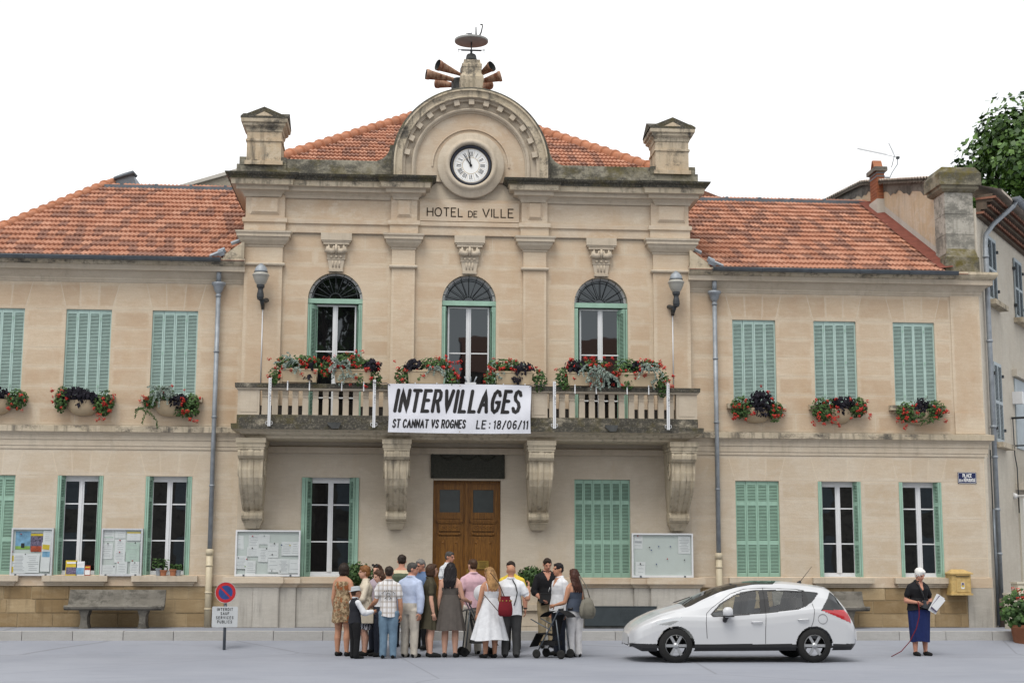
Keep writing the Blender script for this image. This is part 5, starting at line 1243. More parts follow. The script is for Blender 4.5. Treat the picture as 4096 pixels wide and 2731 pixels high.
board(-7.465, 1.445, .88, 1.02, YW-.03, 'aluminium notice board full of white sheets between the two open left windows', [(.17, .86, .27, .25, pw, 0, 6), (.17, .81, .22, .025, 'greenish', 0, 0), (.15, .52, .26, .33, pw, 0, 7), (.45, .88, .26, .18, pw, 0, 4), (.46, .62, .26, .3, pw, 0, 6), (.45, .40, .26, .24, pw, 0, 6), (.78, .83, .33, .17, 'paper', 0, 3), (.78, .91, .33, .025, 'poster_yellow', 0, 0), (.76, .6, .34, .2, 'greenish', 0, 2), (.77, .40, .33, .2, 'greenish', 0, 3), (.20, .13, .36, .2, pw, 0, 5), (.52, .17, .26, .26, pw, .02, 4), (.83, .17, .22, .26, pw, 0, 6)], [(.45, .75, 'red'), (.45, .5, 'red'), (.16, .68, 'black'), (.82, .70, 'black'), (.77, .32, 'red'), (.33, .2, 'black'), (.43, .28, 'red'), (.83, .28, 'black')], 'alu', 'board')
xb0, xb1 = atx(941, -.17, 2200), atx(1201, -.17, 2200)
board((xb0+xb1)/2, 1.45, xb1-xb0, .99, -.135, 'white framed notice board with many pinned sheets left of the open centre window', [(.06, .74, .08, .28, pw, 0, 2), (.10, .73, .05, .3, pw, -.06, 0), (.28, .76, .16, .27, pw, 0, 6), (.44, .80, .17, .22, pw, .02, 0), (.58, .62, .17, .2, pw, 0, 2), (.27, .53, .18, .2, pw, 0, 4), (.43, .46, .15, .30, pw, .03, 7), (.58, .5, .17, .2, pw, 0, 2), (.79, .60, .16, .30, pw, 0, 6), (.92, .60, .13, .30, pw, 0, 5), (.10, .30, .17, .28, pw, .01, 7), (.24, .19, .16, .3, pw, 0, 6), (.59, .24, .17, .3, pw, 0, 3), (.75, .22, .16, .32, pw, 0, 10), (.91, .22, .15, .30, pw, 0, 2)], [(.26, .87, 'red'), (.44, .88, 'greenish'), (.60, .71, 'black'), (.71, .68, 'blue'), (.84, .67, 'poster_yellow'), (.26, .61, 'black'), (.48, .60, 'black'), (.05, .4, 'black'), (.18, .37, 'red'), (.16, .21, 'poster_green'), (.57, .47, 'black'), (.57, .12, 'black'), (.70, .10, 'black')])
xb0, xb1 = atx(2527, -.17, 2200), atx(2772, -.17, 2200)
board((xb0+xb1)/2, 1.45, xb1-xb0, .965, -.135, 'white framed notice board nearly empty but for blue magnets, right of closed shutters', [(.11, .80, .14, .30, pw, .03, 3), (.11, .80, .11, .05, 'ink', .03, 0), (.86, .74, .20, .40, pw, 0, 9), (.14, .20, .16, .30, pw, .03, 3)], [(.10, .94, 'red'), (.29, .68, 'black'), (.32, .62, 'blue'), (.44, .70, 'blue'), (.63, .70, 'blue'), (.40, .30, 'blue'), (.14, .31, 'black'), (.86, .40, 'black'), (.58, .42, 'red')])

# ---------------------------------------------------------------- plaque over the door, street sign, postbox, cabinets
t = thing('memorial_plaque', 'dark bronze plaque with garland relief above the wooden entrance door', 'plaque', (.01, -.05, 3.60))
q = MB(); q.box(-.82, .82, 0, .06, 0, .60); q.box(-.80, -.76, -.012, .01, .02, .58); q.box(.76, .80, -.012, .01, .02, .58); q.box(-.80, .80, -.012, .01, .56, .595); q.build('plate', M['bronze'], t)
for i, x in enumerate((-.42, 0, .42)):
    q = MB(); q.tube([(x-.19+.38*k/8, -.012, .50-.09*math.sin(PI*k/8)) for k in range(9)], [.012+.012*math.sin(PI*k/8) for k in range(9)], 7); q.build('garland', M['bronze'], t)
for i in range(8): q = MB(); q.box(-.55+.03*(i % 3), .55-.04*(i % 2), -.006, .002, .32-i*.035, .332-i*.035); q.build('inscription_line', M['bronze'], t)
for x in (-.79, .79): q = MB(); q.lathe([(0, .02), (.02, .015), (.025, 0)], (x*.97, 0, .04), 10, axis='y'); q.build('bolt', M['bronze'], t)
t = thing('street_sign', 'dark blue enamel street name plate with white capitals at the right corner of the facade', 'street sign', (11.395, YW-.005, 3.705))
q = MB(); q.box(-.215, .215, -.012, .01, -.125, .125); so_ = q.build('plate', M['navy'], t)
q = MB(); fnn = lambda x, z: (x, -.0145, z)
ribbon(q, [(-.19, .115), (.19, .115), (.205, .10), (.205, -.10), (.19, -.115), (-.19, -.115), (-.205, -.10), (-.205, .10), (-.19, .115)], .006, fnn, False); q.build('border', M['white_enamel'], so_)
text('PLACE', -.10, .015, .072, .015, fnn, so_, M['white_enamel'], .205, rnd=False)
text('DE LA', -.185, -.082, .048, .009, fnn, so_, M['white_enamel'], .085, rnd=False, space=.3)
text('RÉPUBLIQUE', -.075, -.082, .065, .012, fnn, so_, M['white_enamel'], .265, rnd=False)
t = thing('postbox', 'yellow wall postbox with a slot and collection label at the right corner', 'postbox', (11.04, YW-.05, 1.10))
q = MB(); q.prismz([(-.22, .05), (-.22, -.20), (-.20, -.24), (.23, -.24), (.25, -.20), (.25, .05)], .0, .47); q.build('body', M['post_yellow'], t)
q = MB(); q.add([(-.25, .05, .465), (-.25, -.28, .465), (.28, -.28, .465), (.28, .05, .465), (-.12, -.0, .55), (.15, -.0, .55)], [(0, 1, 4), (1, 2, 5, 4), (2, 3, 5), (3, 0, 4, 5)]); q.box(-.25, .28, -.28, .05, .44, .466); q.box(-.235, .265, -.265, .05, -.02, .02); q.build('lid', M['post_yellow'], t)
q = MB(); q.box(-.10, .20, -.253, -.238, .05, .34); q.build('door', M['post_yellow'], t)
q = MB(); q.box(-.10, .20, -.252, -.238, .385, .405); q.build('slot', M['black'], t); q = MB(); q.box(-.11, .21, -.28, -.238, .405, .418); q.build('slot_hood', M['post_yellow'], t)
q = MB(); q.box(.005, .075, -.258, -.25, .12, .26); pl_ = q.build('label_holder', M['white_enamel'], t); q = MB(); q.box(.012, .068, -.260, -.2575, .17, .255); q.build('label', M['poster_violet'], pl_); q = MB(); q.box(.02, .06, -.2615, -.2595, .155, .20); q.build('label', M['poster_yellow'], pl_)
def cabinet(name, x, y, z, w_, d, h_, lab, split, rz=0.0):
    t = thing(name, lab, 'utility cabinet', (x, y, z), rz, 'utility cabinets at the corner')
    q = MB(); q.box(-w_/2, w_/2, -d, 0, 0, h_); q.build('body', M['cream'], t); q = MB(); q.box(-w_/2-.02, w_/2+.02, -d-.03, .01, h_-.005, h_+.04); q.build('lid', M['cream'], t)
    for a, b in zip(split[:-1], split[1:]):
        q = MB(); q.box(-w_/2+a*w_+.012, -w_/2+b*w_-.012, -d-.012, -d+.01, .08, h_-.04); dd = q.build('door', M['cream'], t)
        q = MB(); q.box(-w_/2+b*w_-.05, -w_/2+b*w_-.03, -d-.03, -d-.01, h_*.5, h_*.58); q.build('lock', M['iron'], dd)
cabinet('utility_cabinet', 12.75, -.15, ZP-.14, 1.05, .35, 1.12, 'tall cream utility cabinet against the wall at the far right edge', (0, .62, 1))
cabinet('meter_cabinet', 11.98+.12, -.52, ZP-.14, .42, .3, .88, 'narrow cream meter cabinet in front of the taller one at the right corner', (0, .55, 1))

# ---------------------------------------------------------------- benches, signs, metal box
def bench(x, y, ln, lab):
    t = thing('concrete_bench', lab, 'bench', (x, y, ZP), 0, 'concrete benches against the plinth')
    pr = [(-.36, .42), (-.37, .46), (-.34, .485), (-.28, .475), (-.20, .455), (-.05, .455), (.05, .50), (.12, .60), (.16, .73), (.20, .80), (.235, .795), (.23, .72), (.19, .58), (.13, .46), (.06, .40), (-.10, .375), (-.30, .385)]
    q = MB(); n = len(pr); vs = [(s*ln/2, y_, z) for s in (-1, 1) for y_, z in pr]; q.add(vs, [(i, (i+1) % n, (i+1) % n+n, i+n) for i in range(n)], 0, False); q.add(vs, [list(range(n)), list(range(2*n-1, n-1, -1))]); q.build('seat', M['concrete'], t)
    for s in (-1, 1):
        q = MB(); px_ = [(-.10, 0), (.10, 0), (.07, .10), (.065, .25), (.10, .36), (.12, .40), (-.12, .40), (-.10, .36), (-.065, .25), (-.07, .10)]
        q.prism([(s*ln*.30+a, b) for a, b in px_], -.26, .08); q.build('leg', M['concrete'], t)
bench(-7.46, -.42, 2.02, 'speckled grey concrete bench left of the no-parking sign')
bench(7.77, -.42, 2.02, 'concrete bench half hidden behind the rear of the white car')
NS = thing('no_parking_sign', 'round blue and red no-parking sign over a grey text plate at the left', 'road sign', (-4.865, -3.0, 0))
q = MB(); q.tube([(0, .05, .0), (0, .05, 1.3)], .03, 10); q.build('post', M['zinc'], NS)
zs_ = 1.165; q = MB(); q.lathe([(0, .0), (.200, .0), (.205, .006), (.205, -.012), (0, -.012)], (0, 0, zs_), 48, axis='y'); dsc = q.build('disc', M['alu'], NS)
q = MB(); q.lathe([(.137, .003), (.196, .003)], (0, 0, zs_), 48, axis='y'); q.build('red_ring', M['red'], dsc)
q = MB(); q.lathe([(0, .002), (.14, .002)], (0, 0, zs_), 48, axis='y'); q.build('blue_field', M['blue'], dsc)
q = MB(); ribbon(q, [(-.10, zs_+.10), (.10, zs_-.10)], .034, lambda x, z: (x, -.004, z), False); q.build('red_bar', M['red'], dsc)
q = MB(); pl_ = []
for cx_, cz_, a0_ in ((.225, .52, -PI/2), (.225, .87, 0), (-.225, .87, PI/2), (-.225, .52, PI)):
    pl_ += [(cx_+.025*math.cos(a0_+PI/2*k/4), cz_+.025*math.sin(a0_+PI/2*k/4)) for k in range(5)]
q.prism(pl_, -.012, .0); tp = q.build('text_plate', M['signgrey'], NS)
fnq = lambda x, z: (x, -.0145, z)
for s, z, w_ in (('INTERDIT', .815, .30), ('SAUF', .735, .16), ('SERVICES', .655, .33), ('PUBLICS', .575, .28)):
    text(s, -w_/2, z, .050, .0095, fnq, tp, M['black'], w_, gap=.46, xs=.8)
t = thing('metal_locker', 'low dark grey perforated metal box against the plinth behind the white car bonnet', 'metal box', (0, -.42, ZP))
xa, xb_ = atx(2338, -.5, 2450), atx(2626, -.5, 2450)
q = MB(); q.box(xa, xb_, -.12, .12, .06, .46); q.build('body', M['box_grey'], t); q = MB(); q.box(xa-.01, xb_+.01, -.13, .13, .46, .475); q.build('lid', M['box_grey'], t); q = MB(); q.box(xa, xb_, -.10, .10, 0, .055); q.build('base', M['darkgrey'], t)
q = MB()
for i in range(14):
    for j in range(9): q.box(xb_-.80+i*.028, xb_-.79+i*.028, -.123, -.119, .14+j*.03, .15+j*.03)
tag(q.build('perforation', M['black'], t), kind='stuff')
# brochures and pots on the window ledges
def stand(x, z, w_, h_, mts, lab):
    t = thing('brochure_stack', lab, 'brochure', (x, YW-.04, z), 0, 'brochures on the ledge of the open left window')
    q = MB(); q.box(-w_/2, w_/2, 0, .03, 0, h_); q.build('cover', M[mts[0]], t)
    q = MB(); q.box(-w_/2*.9, w_/2*.9, -.004, .0, h_*.08, h_*.55); q.build('picture', M[mts[1]], t)
    q = MB(); q.box(-w_/2*.8, w_/2*.8, -.005, .0, h_*.78, h_*.9); q.build('title_band', M[mts[2]], t)
stand(atx(285, YW-.04, 2270), 1.455, .24, .32, ('poster_yellow', 'poster_violet', 'paper'), 'yellowish brochure with a group photo on the left window ledge')
stand(atx(320.5, YW-.04, 2270), 1.455, .18, .30, ('paper', 'sky_blue', 'paper'), 'white and blue brochure in the middle of the left window ledge')
stand(atx(350.5, YW-.04, 2270), 1.455, .115, .21, ('poster_red', 'paper', 'poster_yellow'), 'small orange brochure at the right of the left window ledge')
def pot(x, z, r, h_, mt, leaves, lab, sp=.14, hh=.2):
    t = thing('flower_pot', lab, 'flower pot', (x, YW-.06, z), 0, 'flower pots on the ledge by the rain pipe')
    q = MB(); q.lathe([(0, 0), (r*.72, 0), (r*.95, h_*.8), (r*1.08, h_*.8), (r*1.08, h_), (r*.9, h_), (0, h_*.9)], n=16, smooth=False); q.build('pot', M[mt], t)
    rl = random.Random(int(x*100)); q = MB()
    for i in range(leaves):
        a = rl.uniform(0, 2*PI); rr = sp*math.sqrt(rl.random()); c = Vector((rr*math.cos(a), rr*math.sin(a)*.5, h_+rl.random()*hh)); u = Vector((rl.gauss(0, 1), rl.gauss(0, 1), rl.gauss(0, .6))).normalized()*.035; v_ = u.orthogonal().normalized()*.02
        q.add([c-u, c+v_, c+u, c-v_], [(0, 1, 2, 3)])
    for i in range(4): q.tube([(0, 0, h_), (rl.uniform(-.5, .5)*sp, 0, h_+hh*.9)], .005, 4)
    tag(q.build('leaves', M['leaf'], t, fix=False), kind='stuff')
pot(atx(634, YW-.06, 2290), 1.455, .065, .16, 'zinc_light', 40, 'leftmost grey zinc pot with a sprawling plant on the window ledge')
pot(atx(653, YW-.06, 2290), 1.455, .08, .12, 'terracotta', 36, 'terracotta pot second from the left on the ledge by the rain pipe', .12, .24)
pot(atx(692, YW-.06, 2290), 1.455, .08, .14, 'terracotta', 22, 'darker terracotta pot with a low plant right of the window post', .08, .1)
pot(atx(714, YW-.06, 2290), 1.455, .055, .12, 'zinc_light', 40, 'small grey pot with bright green leaves at the right end of the ledge', .09, .12)
# ---------------------------------------------------------------- flower boxes and wall baskets
def leaf_quads(mb, c, n, sx, sy, sz, size, rl, kind='round', droop=.3):
    for i in range(n):
        while True:
            p = Vector((rl.uniform(-1, 1), rl.uniform(-1, 1), rl.uniform(-1, 1)))
            if .25 < p.length < 1: break
        q = Vector(c)+Vector((p.x*sx, p.y*sy, p.z*sz)); nrm = (p+Vector((rl.gauss(0, .5), -.5+rl.gauss(0, .4), .5+rl.gauss(0, .4)))).normalized()
        u = nrm.orthogonal().normalized(); u = (Matrix.Rotation(rl.uniform(0, 6.28), 3, nrm) @ u); v_ = nrm.cross(u); s = size*rl.uniform(.65, 1.25)
        if kind == 'round':
            mb.add([q+(u*math.cos(t)+v_*math.sin(t))*s*.5+nrm*(.12*s if k % 2 else -.05*s) for k, t in enumerate([2*PI*k/6 for k in range(6)])], [list(range(6))])
        else:       # pointed, hanging leaf folded along its midrib
            d = (u*.4+Vector((0, 0, -1))*.9+nrm*.3).normalized(); w_ = d.cross(nrm).normalized()
            mb.add([q, q+d*s*.35+w_*s*.34, q+d*s, q+d*s*.35-w_*s*.34, q+d*s*.45+nrm*s*.10], [(0, 1, 4), (1, 2, 4), (2, 3, 4), (3, 0, 4)])
def trail(mb, p0, n, ln, rl, size=.027, out=Vector((0, -.3, -1))):
    """silvery or green trailing sprigs"""
    for i in range(n):
        p = Vector(p0)+Vector((rl.gauss(0, .07), rl.gauss(-.02, .03), rl.gauss(0, .03))); d = Vector((rl.gauss(0, .8), -.55+rl.gauss(0, .2), rl.gauss(.35, .4))).normalized(); L = ln*rl.uniform(.5, 1.1)
        for k in range(int(L/.017)):
            p = p+d*.017; d = (d+Vector((rl.gauss(0, .08), 0, -.10))).normalized()
            for s in range(2):
                nrm = Vector((rl.gauss(0, 1), -1, rl.gauss(.3, 1))).normalized(); u = nrm.orthogonal().normalized()*size*rl.uniform(.6, 1); v_ = nrm.cross(u)*.6; q = p+Vector((rl.gauss(0, .010), rl.gauss(0, .01), rl.gauss(0, .010)))
                mb.add([q-u, q+v_, q+u, q-v_], [(0, 1, 2, 3)])
def flower_mesh(seed, r=.036):
    rl = random.Random(seed); mb = MB()
    for i in range(16):
        d = Vector((rl.gauss(0, 1), -abs(rl.gauss(.4, .6)), rl.gauss(.2, .8))).normalized(); c = d*r*rl.uniform(.4, 1.35); u = d.orthogonal().normalized(); u = Matrix.Rotation(rl.uniform(0, 6), 3, d) @ u; v_ = d.cross(u); s = r*.46
        mb.add([c+u*s, c+v_*s*.9, c-u*s, c-v_*s*.9], [(0, 1, 2, 3)])
    return mb.mesh('flower', M['petal'])
FL = [flower_mesh(i) for i in range(4)]
def planting(t, clumps, flowers, rl):
    """clumps: (kind, x, z, sx, sz, amount)"""
    G, Pp, S = MB(), MB(), MB()
    for kind, x, z, sx, sz, n in clumps:
        if kind == 'g': leaf_quads(G, (x, -.02, z), int(n*1.5), sx, .15, sz, .058, rl); 
        elif kind == 'p': leaf_quads(Pp, (x, -.05, z), int(n*1.5), sx, .15, sz, .10, rl, 'point')
        elif kind == 's': trail(S, (x, -.10, z), max(3, int(n*.7)), sz*.85, rl)
        elif kind == 't': trail(G, (x, -.10, z), n, sz, rl, .026)
    for mb, nm, mt in ((G, 'geranium_leaves', 'leaf'), (Pp, 'dark_leaves', 'purple'), (S, 'silver_sprigs', 'silver')):
        if mb.v: tag(mb.build(nm, M[mt], t, fix=False), kind='stuff')
    for k, (x, z) in enumerate(flowers):
        if k % 9 == 8: continue
        o = link('flower', FL[k % 4], t, (x, -.16+rl.uniform(-.04, .05), z)); o.rotation_euler = (rl.uniform(-.3, .3), rl.uniform(0, 6.28), rl.uniform(-.3, .3)); s = rl.uniform(.8, 1.25); o.scale = (s, s, s)
def scat(rl, n, x0, x1, z0, z1): return [(rl.uniform(x0, x1), rl.uniform(z0, z1)) for _ in range(n)]
def trough(x0, x1, lab, clumps, fl, seed):
    cx = (x0+x1)/2; wd = x1-x0; rl = random.Random(seed)
    t = thing('flower_box', lab, 'flower box', (cx, YB-.0, 5.555), 0, 'flower boxes along the balcony rail'); h_ = .285
    q = MB(); a, b = wd/2-.03, wd/2
    vs = [(-a, -.12, 0), (a, -.12, 0), (a, .08, 0), (-a, .08, 0), (-b, -.15, h_), (b, -.15, h_), (b, .11, h_), (-b, .11, h_)]
    q.add(vs, [(3, 2, 1, 0), (0, 1, 5, 4), (1, 2, 6, 5), (2, 3, 7, 6), (3, 0, 4, 7)])
    q.box(-b-.008, b+.008, -.158, -.12, h_-.03, h_+.004); q.box(-b-.008, b+.008, .09, .118, h_-.03, h_+.004); q.box(-b+.04, b-.04, -.12, .09, h_-.05, h_-.03); q.build('trough', M['troughpl'], t)
    for s in (-1, 1): q = MB(); q.box(-b*.90*s-.008, -b*.90*s+.008, -.149, -.135, .03, h_-.03); q.build('trough_rib', M['troughpl'], t)
    for s in (-.29, .29):
        q = MB(); q.box(wd*s-.012, wd*s+.012, -.145, -.135, -.17, .02); q.box(wd*s-.012, wd*s+.012, -.145, .05, -.012, -.004); q.box(wd*s-.012, wd*s+.012, -.15, -.12, -.18, -.165); q.build('bracket', M['white'], t)
    planting(t, clumps, fl(rl), rl); return t
X_ = lambda a, b: (atx(a, YB, 1500), atx(b, YB, 1500))
H = .30
trough(*X_(1122, 1272), 'leftmost flower box on the balcony with silver sprigs left and dense red geraniums', [('g', -.30, H+.08, .24, .20, 150), ('g', .10, H+.14, .36, .17, 230), ('g', -.52, .12, .14, .2, 90), ('s', -.22, H+.12, 0, .34, 14), ('s', -.10, H-.02, 0, .28, 9), ('p', .25, H+.10, .10, .15, 40), ('p', .22, .14, .12, .1, 24), ('g', .55, H, .16, .2, 120), ('s', -.26, H+.28, 0, .14, 4)],
       lambda r: scat(r, 7, -.68, -.3, .1, .55)+scat(r, 20, .0, .75, .30, .60)+scat(r, 9, .55, .80, .05, .45)+scat(r, 5, -.2, .5, .12, .3), 1)
trough(*X_(1337, 1488), 'second flower box from the left, silver sprigs in front and dark leaves at its right', [('g', -.10, H+.16, .36, .2, 260), ('s', -.28, H+.06, 0, .45, 22), ('s', -.12, .12, 0, .38, 14), ('p', .40, H+.12, .22, .14, 90), ('g', .46, .1, .16, .24, 110), ('g', .16, .1, .18, .18, 110), ('g', .22, H+.1, .25, .14, 100)],
       lambda r: scat(r, 15, -.35, .22, .33, .68)+scat(r, 9, -.1, .4, .05, .35)+scat(r, 4, .45, .65, .1, .45)+[(-.05, -.06), (.28, -.08)], 2)
trough(*X_(1630, 1778), 'flower box just left of the middle window with bare tan front and dark leaves left', [('p', -.27, H+.12, .22, .16, 100), ('g', -.50, .12, .18, .28, 170), ('g', .18, H+.14, .36, .15, 220), ('g', .55, .08, .18, .28, 190), ('s', .24, H-.02, 0, .36, 16), ('s', .05, H+.02, 0, .2, 6), ('g', -.14, .14, .10, .12, 50)],
       lambda r: scat(r, 7, -.68, -.4, .02, .55)+scat(r, 14, -.05, .60, .32, .62)+scat(r, 12, .50, .78, .05, .5)+[(-.20, .28), (-.05, .16)], 3)
trough(*X_(1981, 2129), 'flower box right of the middle window with a dark clump drooping over its front', [('g', -.20, H+.12, .38, .17, 240), ('g', -.50, .10, .16, .25, 120), ('p', .18, H+.08, .26, .16, 110), ('p', .05, .14, .15, .16, 60), ('g', .55, .12, .17, .26, 120), ('s', -.36, .2, 0, .22, 7), ('s', -.05, H+.1, 0, .15, 5)],
       lambda r: scat(r, 15, -.60, .1, .28, .58)+scat(r, 6, -.78, -.5, .02, .4)+scat(r, 3, .3, .6, .3, .5), 4)
trough(*X_(2266, 2412), 'flower box left of the right arched window, dark leaves left and silver sprigs spilling right', [('p', -.22, H+.14, .24, .16, 90), ('g', -.48, .14, .18, .28, 160), ('g', .22, H+.14, .34, .14, 170), ('s', .20, H+.04, 0, .5, 30), ('s', .42, .22, 0, .42, 20), ('s', .14, .10, 0, .28, 10), ('g', -.1, H+.1, .3, .12, 90)],
       lambda r: scat(r, 9, -.66, -.2, .1, .6)+scat(r, 16, .0, .60, .40, .62)+scat(r, 12, .1, .8, .0, .34), 5)
trough(*X_(2473, 2621), 'rightmost flower box on the balcony, dense geraniums with pale sprigs at its right end', [('g', -.22, H+.06, .30, .28, 260), ('p', .0, H+.16, .20, .12, 50), ('s', .28, H+.10, 0, .42, 22), ('g', .25, H+.16, .30, .13, 140), ('g', .56, .06, .16, .30, 140), ('g', -.20, .04, .16, .14, 90), ('s', .48, .14, 0, .3, 8)],
       lambda r: scat(r, 15, .0, .62, .36, .62)+scat(r, 8, -.5, .2, .10, .35)+scat(r, 10, .50, .82, .0, .45)+scat(r, 4, -.55, -.3, .2, .4), 6)
def basket(cx, lab, clumps, fl, seed):
    rl = random.Random(seed); t = thing('wall_basket', lab, 'flower basket', (cx, YW-.16, 5.0), 0, 'half-round flower baskets under the wing windows')
    q = MB(); n = 18; prof = [(.02, -.10), (.16, -.085), (.26, -.03), (.33, .06), (.36, .17), (.37, .23)]; vs = []
    for r, z in prof:
        for k in range(n+1):
            a = PI+PI*k/n; vs.append((r*math.cos(a), .14+r*.72*math.sin(a), z))
    q.add(vs, [(j*(n+1)+k, j*(n+1)+k+1, (j+1)*(n+1)+k+1, (j+1)*(n+1)+k) for j in range(len(prof)-1) for k in range(n)], 0, True); q.build('bowl', M['troughpl'], t)
    planting(t, [(k, x, z+.12, sx, sz, int(n_*1.0)) for k, x, z, sx, sz, n_ in clumps], [(x, z+.12) for x, z in fl(rl)], rl)
basket(-8.42, 'wall basket with a wide mound of dark leaves under the second shutter from the left', [('p', -.10, .28, .36, .14, 150), ('p', .15, .20, .22, .14, 60), ('g', -.44, .12, .16, .30, 190), ('g', .46, .06, .22, .30, 230), ('p', -.05, .08, .1, .08, 20)],
       lambda r: scat(r, 8, -.66, -.3, -.1, .40)+scat(r, 17, .28, .70, -.35, .22), 11)
basket(-6.54, 'wall basket with pale silver foliage and a long hanging tendril by the rain pipe', [('s', -.16, .28, 0, .42, 40), ('g', -.16, .26, .30, .18, 130), ('p', .20, .14, .22, .16, 110), ('g', -.42, .08, .16, .14, 110), ('g', .46, .08, .18, .22, 170), ('g', .36, -.12, .28, .14, 110), ('t', -.50, -.10, 0, .45, 5)],
       lambda r: scat(r, 6, -.62, -.4, -.02, .25)+scat(r, 15, .25, .68, -.35, .2)+[(-.12, .30), (.05, .42), (.32, .34)], 12)
basket(-10.29, 'partly cropped wall basket at the far left edge of the photo', [('p', -.05, .28, .34, .14, 110), ('g', .46, .12, .24, .24, 200), ('g', -.46, .06, .2, .28, 150)], lambda r: scat(r, 10, .25, .75, -.2, .25)+scat(r, 8, -.6, -.2, -.2, .3), 13)
basket(6.54, 'wall basket with a tall dark mound under the shutter nearest the right lamp', [('p', .08, .30, .30, .24, 190), ('g', -.36, .12, .26, .26, 260), ('g', .40, .04, .20, .24, 170), ('p', .1, .05, .22, .14, 60), ('t', .36, -.2, 0, .2, 3)],
       lambda r: scat(r, 18, -.62, -.12, -.25, .3)+scat(r, 8, .25, .62, -.1, .2)+[(.02, .22), (.22, .46), (.06, .58), (.3, .3)], 14)
basket(8.42, 'wall basket with the widest spread of red flowers in the middle of the right wing', [('p', .10, .30, .30, .13, 110), ('g', -.34, .10, .32, .28, 320), ('g', .42, .16, .24, .24, 240), ('p', .05, .14, .16, .12, 40)],
       lambda r: scat(r, 32, -.68, -.02, -.3, .32)+scat(r, 16, .2, .68, -.12, .38), 15)
basket(10.29, 'rightmost wall basket with a small dark tuft and thin hanging tendrils', [('p', .04, .22, .22, .18, 90), ('g', -.28, .06, .28, .24, 240), ('g', .36, .12, .26, .22, 200), ('s', .04, .36, 0, .14, 8), ('t', .22, -.15, 0, .35, 5), ('g', 0, -.04, .3, .14, 110)],
       lambda r: scat(r, 18, -.58, .0, -.35, .22)+scat(r, 13, .25, .64, -.15, .3), 16)
# clipped shrubs in stone planters beside the door, geranium bush at the right edge
def shrub(x, y, lab, r=.42, hh=.50):
    t = thing('potted_shrub', lab, 'shrub', (x, y, ZP if y > -1.7 else 0), 0, 'shrubs in pale planters by the door'); z0 = 0
    q = MB(); q.prismz([(-.36, -.30), (.36, -.30), (.36, .30), (-.36, .30)], .0, .62); q.box(-.42, .42, -.36, .36, .42, .54); q.box(-.33, .33, -.308, -.29, .10, .36); q.box(-.40, .40, -.34, .34, .84, .90); q.box(-.37, .37, -.31, .31, .54, .84); q.build('planter', M['trim'], t)
    rl = random.Random(int(x*10)+50); q = MB()
    for i in range(1500):
        p = Vector((rl.gauss(0, 1), rl.gauss(0, 1), rl.gauss(0, 1))).normalized()*(rl.random()**.4)*(1+.16*math.sin(i*.9)); c = Vector((p.x*r, p.y*r, .92+hh*.55+p.z*hh*.62)); n_ = (p+Vector((rl.gauss(0, .5), rl.gauss(0, .5), rl.gauss(0, .5)))).normalized(); u = n_.orthogonal().normalized()*.045*rl.uniform(.6, 1.3); u = Matrix.Rotation(rl.uniform(0, 6), 3, n_) @ u; v_ = n_.cross(u)*.45
        q.add([c-u, c+v_, c+u, c-v_], [(0, 1, 2, 3)])
    tag(q.build('foliage', M['bush_leaf'], t, fix=False), kind='stuff')
    q = MB(); q.tube([(0, 0, .85), (0, 0, .92+hh*.5)], .03, 6); q.build('stem', M['bark'], t)
p = at(1430, 2325, -1.3); shrub(p.x, -1.3, 'dark clipped shrub left of the door between two women', .34, .40)
p = at(2128, 2320, -1.3); shrub(p.x, -1.3, 'clipped shrub in a pale planter right of the door beside the black-shirted man', .30, .33)
p = at(4075, 2440, -2.2); t = thing('geranium_bush', 'leafy geranium with a few red flowers at the far right bottom edge', 'plant', (p.x+.1, -2.2, 0))
q = MB(); q.lathe([(0, 0), (.20, 0), (.27, .45), (.29, .45), (.29, .52), (.24, .52), (0, .48)], n=20); q.build('pot', M['terracotta'], t)
rl = random.Random(77); G = MB(); leaf_quads(G, (0, 0, .82), 620, .50, .45, .42, .095, rl); tag(G.build('geranium_leaves', M['leaf'], t, fix=False), kind='stuff')
for x, z in scat(rl, 14, -.35, .3, 1.0, 1.3): o = link('flower', FL[0], t, (x, -.3, z))
# plane tree behind the corner house, and one across the square seen in the glass
def tree(name, lab, loc, r, hz, n, size, seed, clumps=26, zc0=None, th=12.0):
    t = thing(name, lab, 'tree', loc); rl = random.Random(seed); zc_ = th if zc0 is None else zc0
    q = MB(); q.tube([(0, 0, 0), (.1, 0, th*.3), (0, .1, th*.55)], [.45, .36, .28], 10)
    C_ = []
    for i in range(clumps):
        while True:
            p = Vector((rl.uniform(-1, 1), rl.uniform(-1, 1), rl.uniform(-1, 1)))
            if .35 < p.length < 1: break
        C_.append((Vector((p.x*r, p.y*r, zc_+p.z*hz)), rl.uniform(.18, .32)*r))
    for c, cr_ in C_: q.tube([(0, .1, th*.5), Vector((0, .1, th*.5)).lerp(c, .55)+Vector((0, 0, .3)), c], [.14, .08, .03], 5)
    q.build('trunk', M['bark'], t)
    L = MB()
    for i in range(n):
        c, cr_ = C_[rl.randrange(clumps)]; d = Vector((rl.gauss(0, 1), rl.gauss(0, 1), rl.gauss(0, .8))); d = d.normalized()*cr_*(rl.random()**.75)
        p = c+d; n_ = (d.normalized()+Vector((rl.gauss(0, .6), rl.gauss(0, .6), .5+rl.gauss(0, .5)))).normalized(); u = n_.orthogonal().normalized(); u = Matrix.Rotation(rl.uniform(0, 6.3), 3, n_) @ u; v_ = n_.cross(u); s = size*rl.uniform(.6, 1.2)
        L.add([p-u*s*.5, p-v_*s*.45+u*.1*s, p+u*s*.55, p+v_*s*.45+u*.1*s], [(0, 1, 2, 3)])
    tag(L.build('crown', M['tree_leaf'], t, fix=False), kind='stuff')
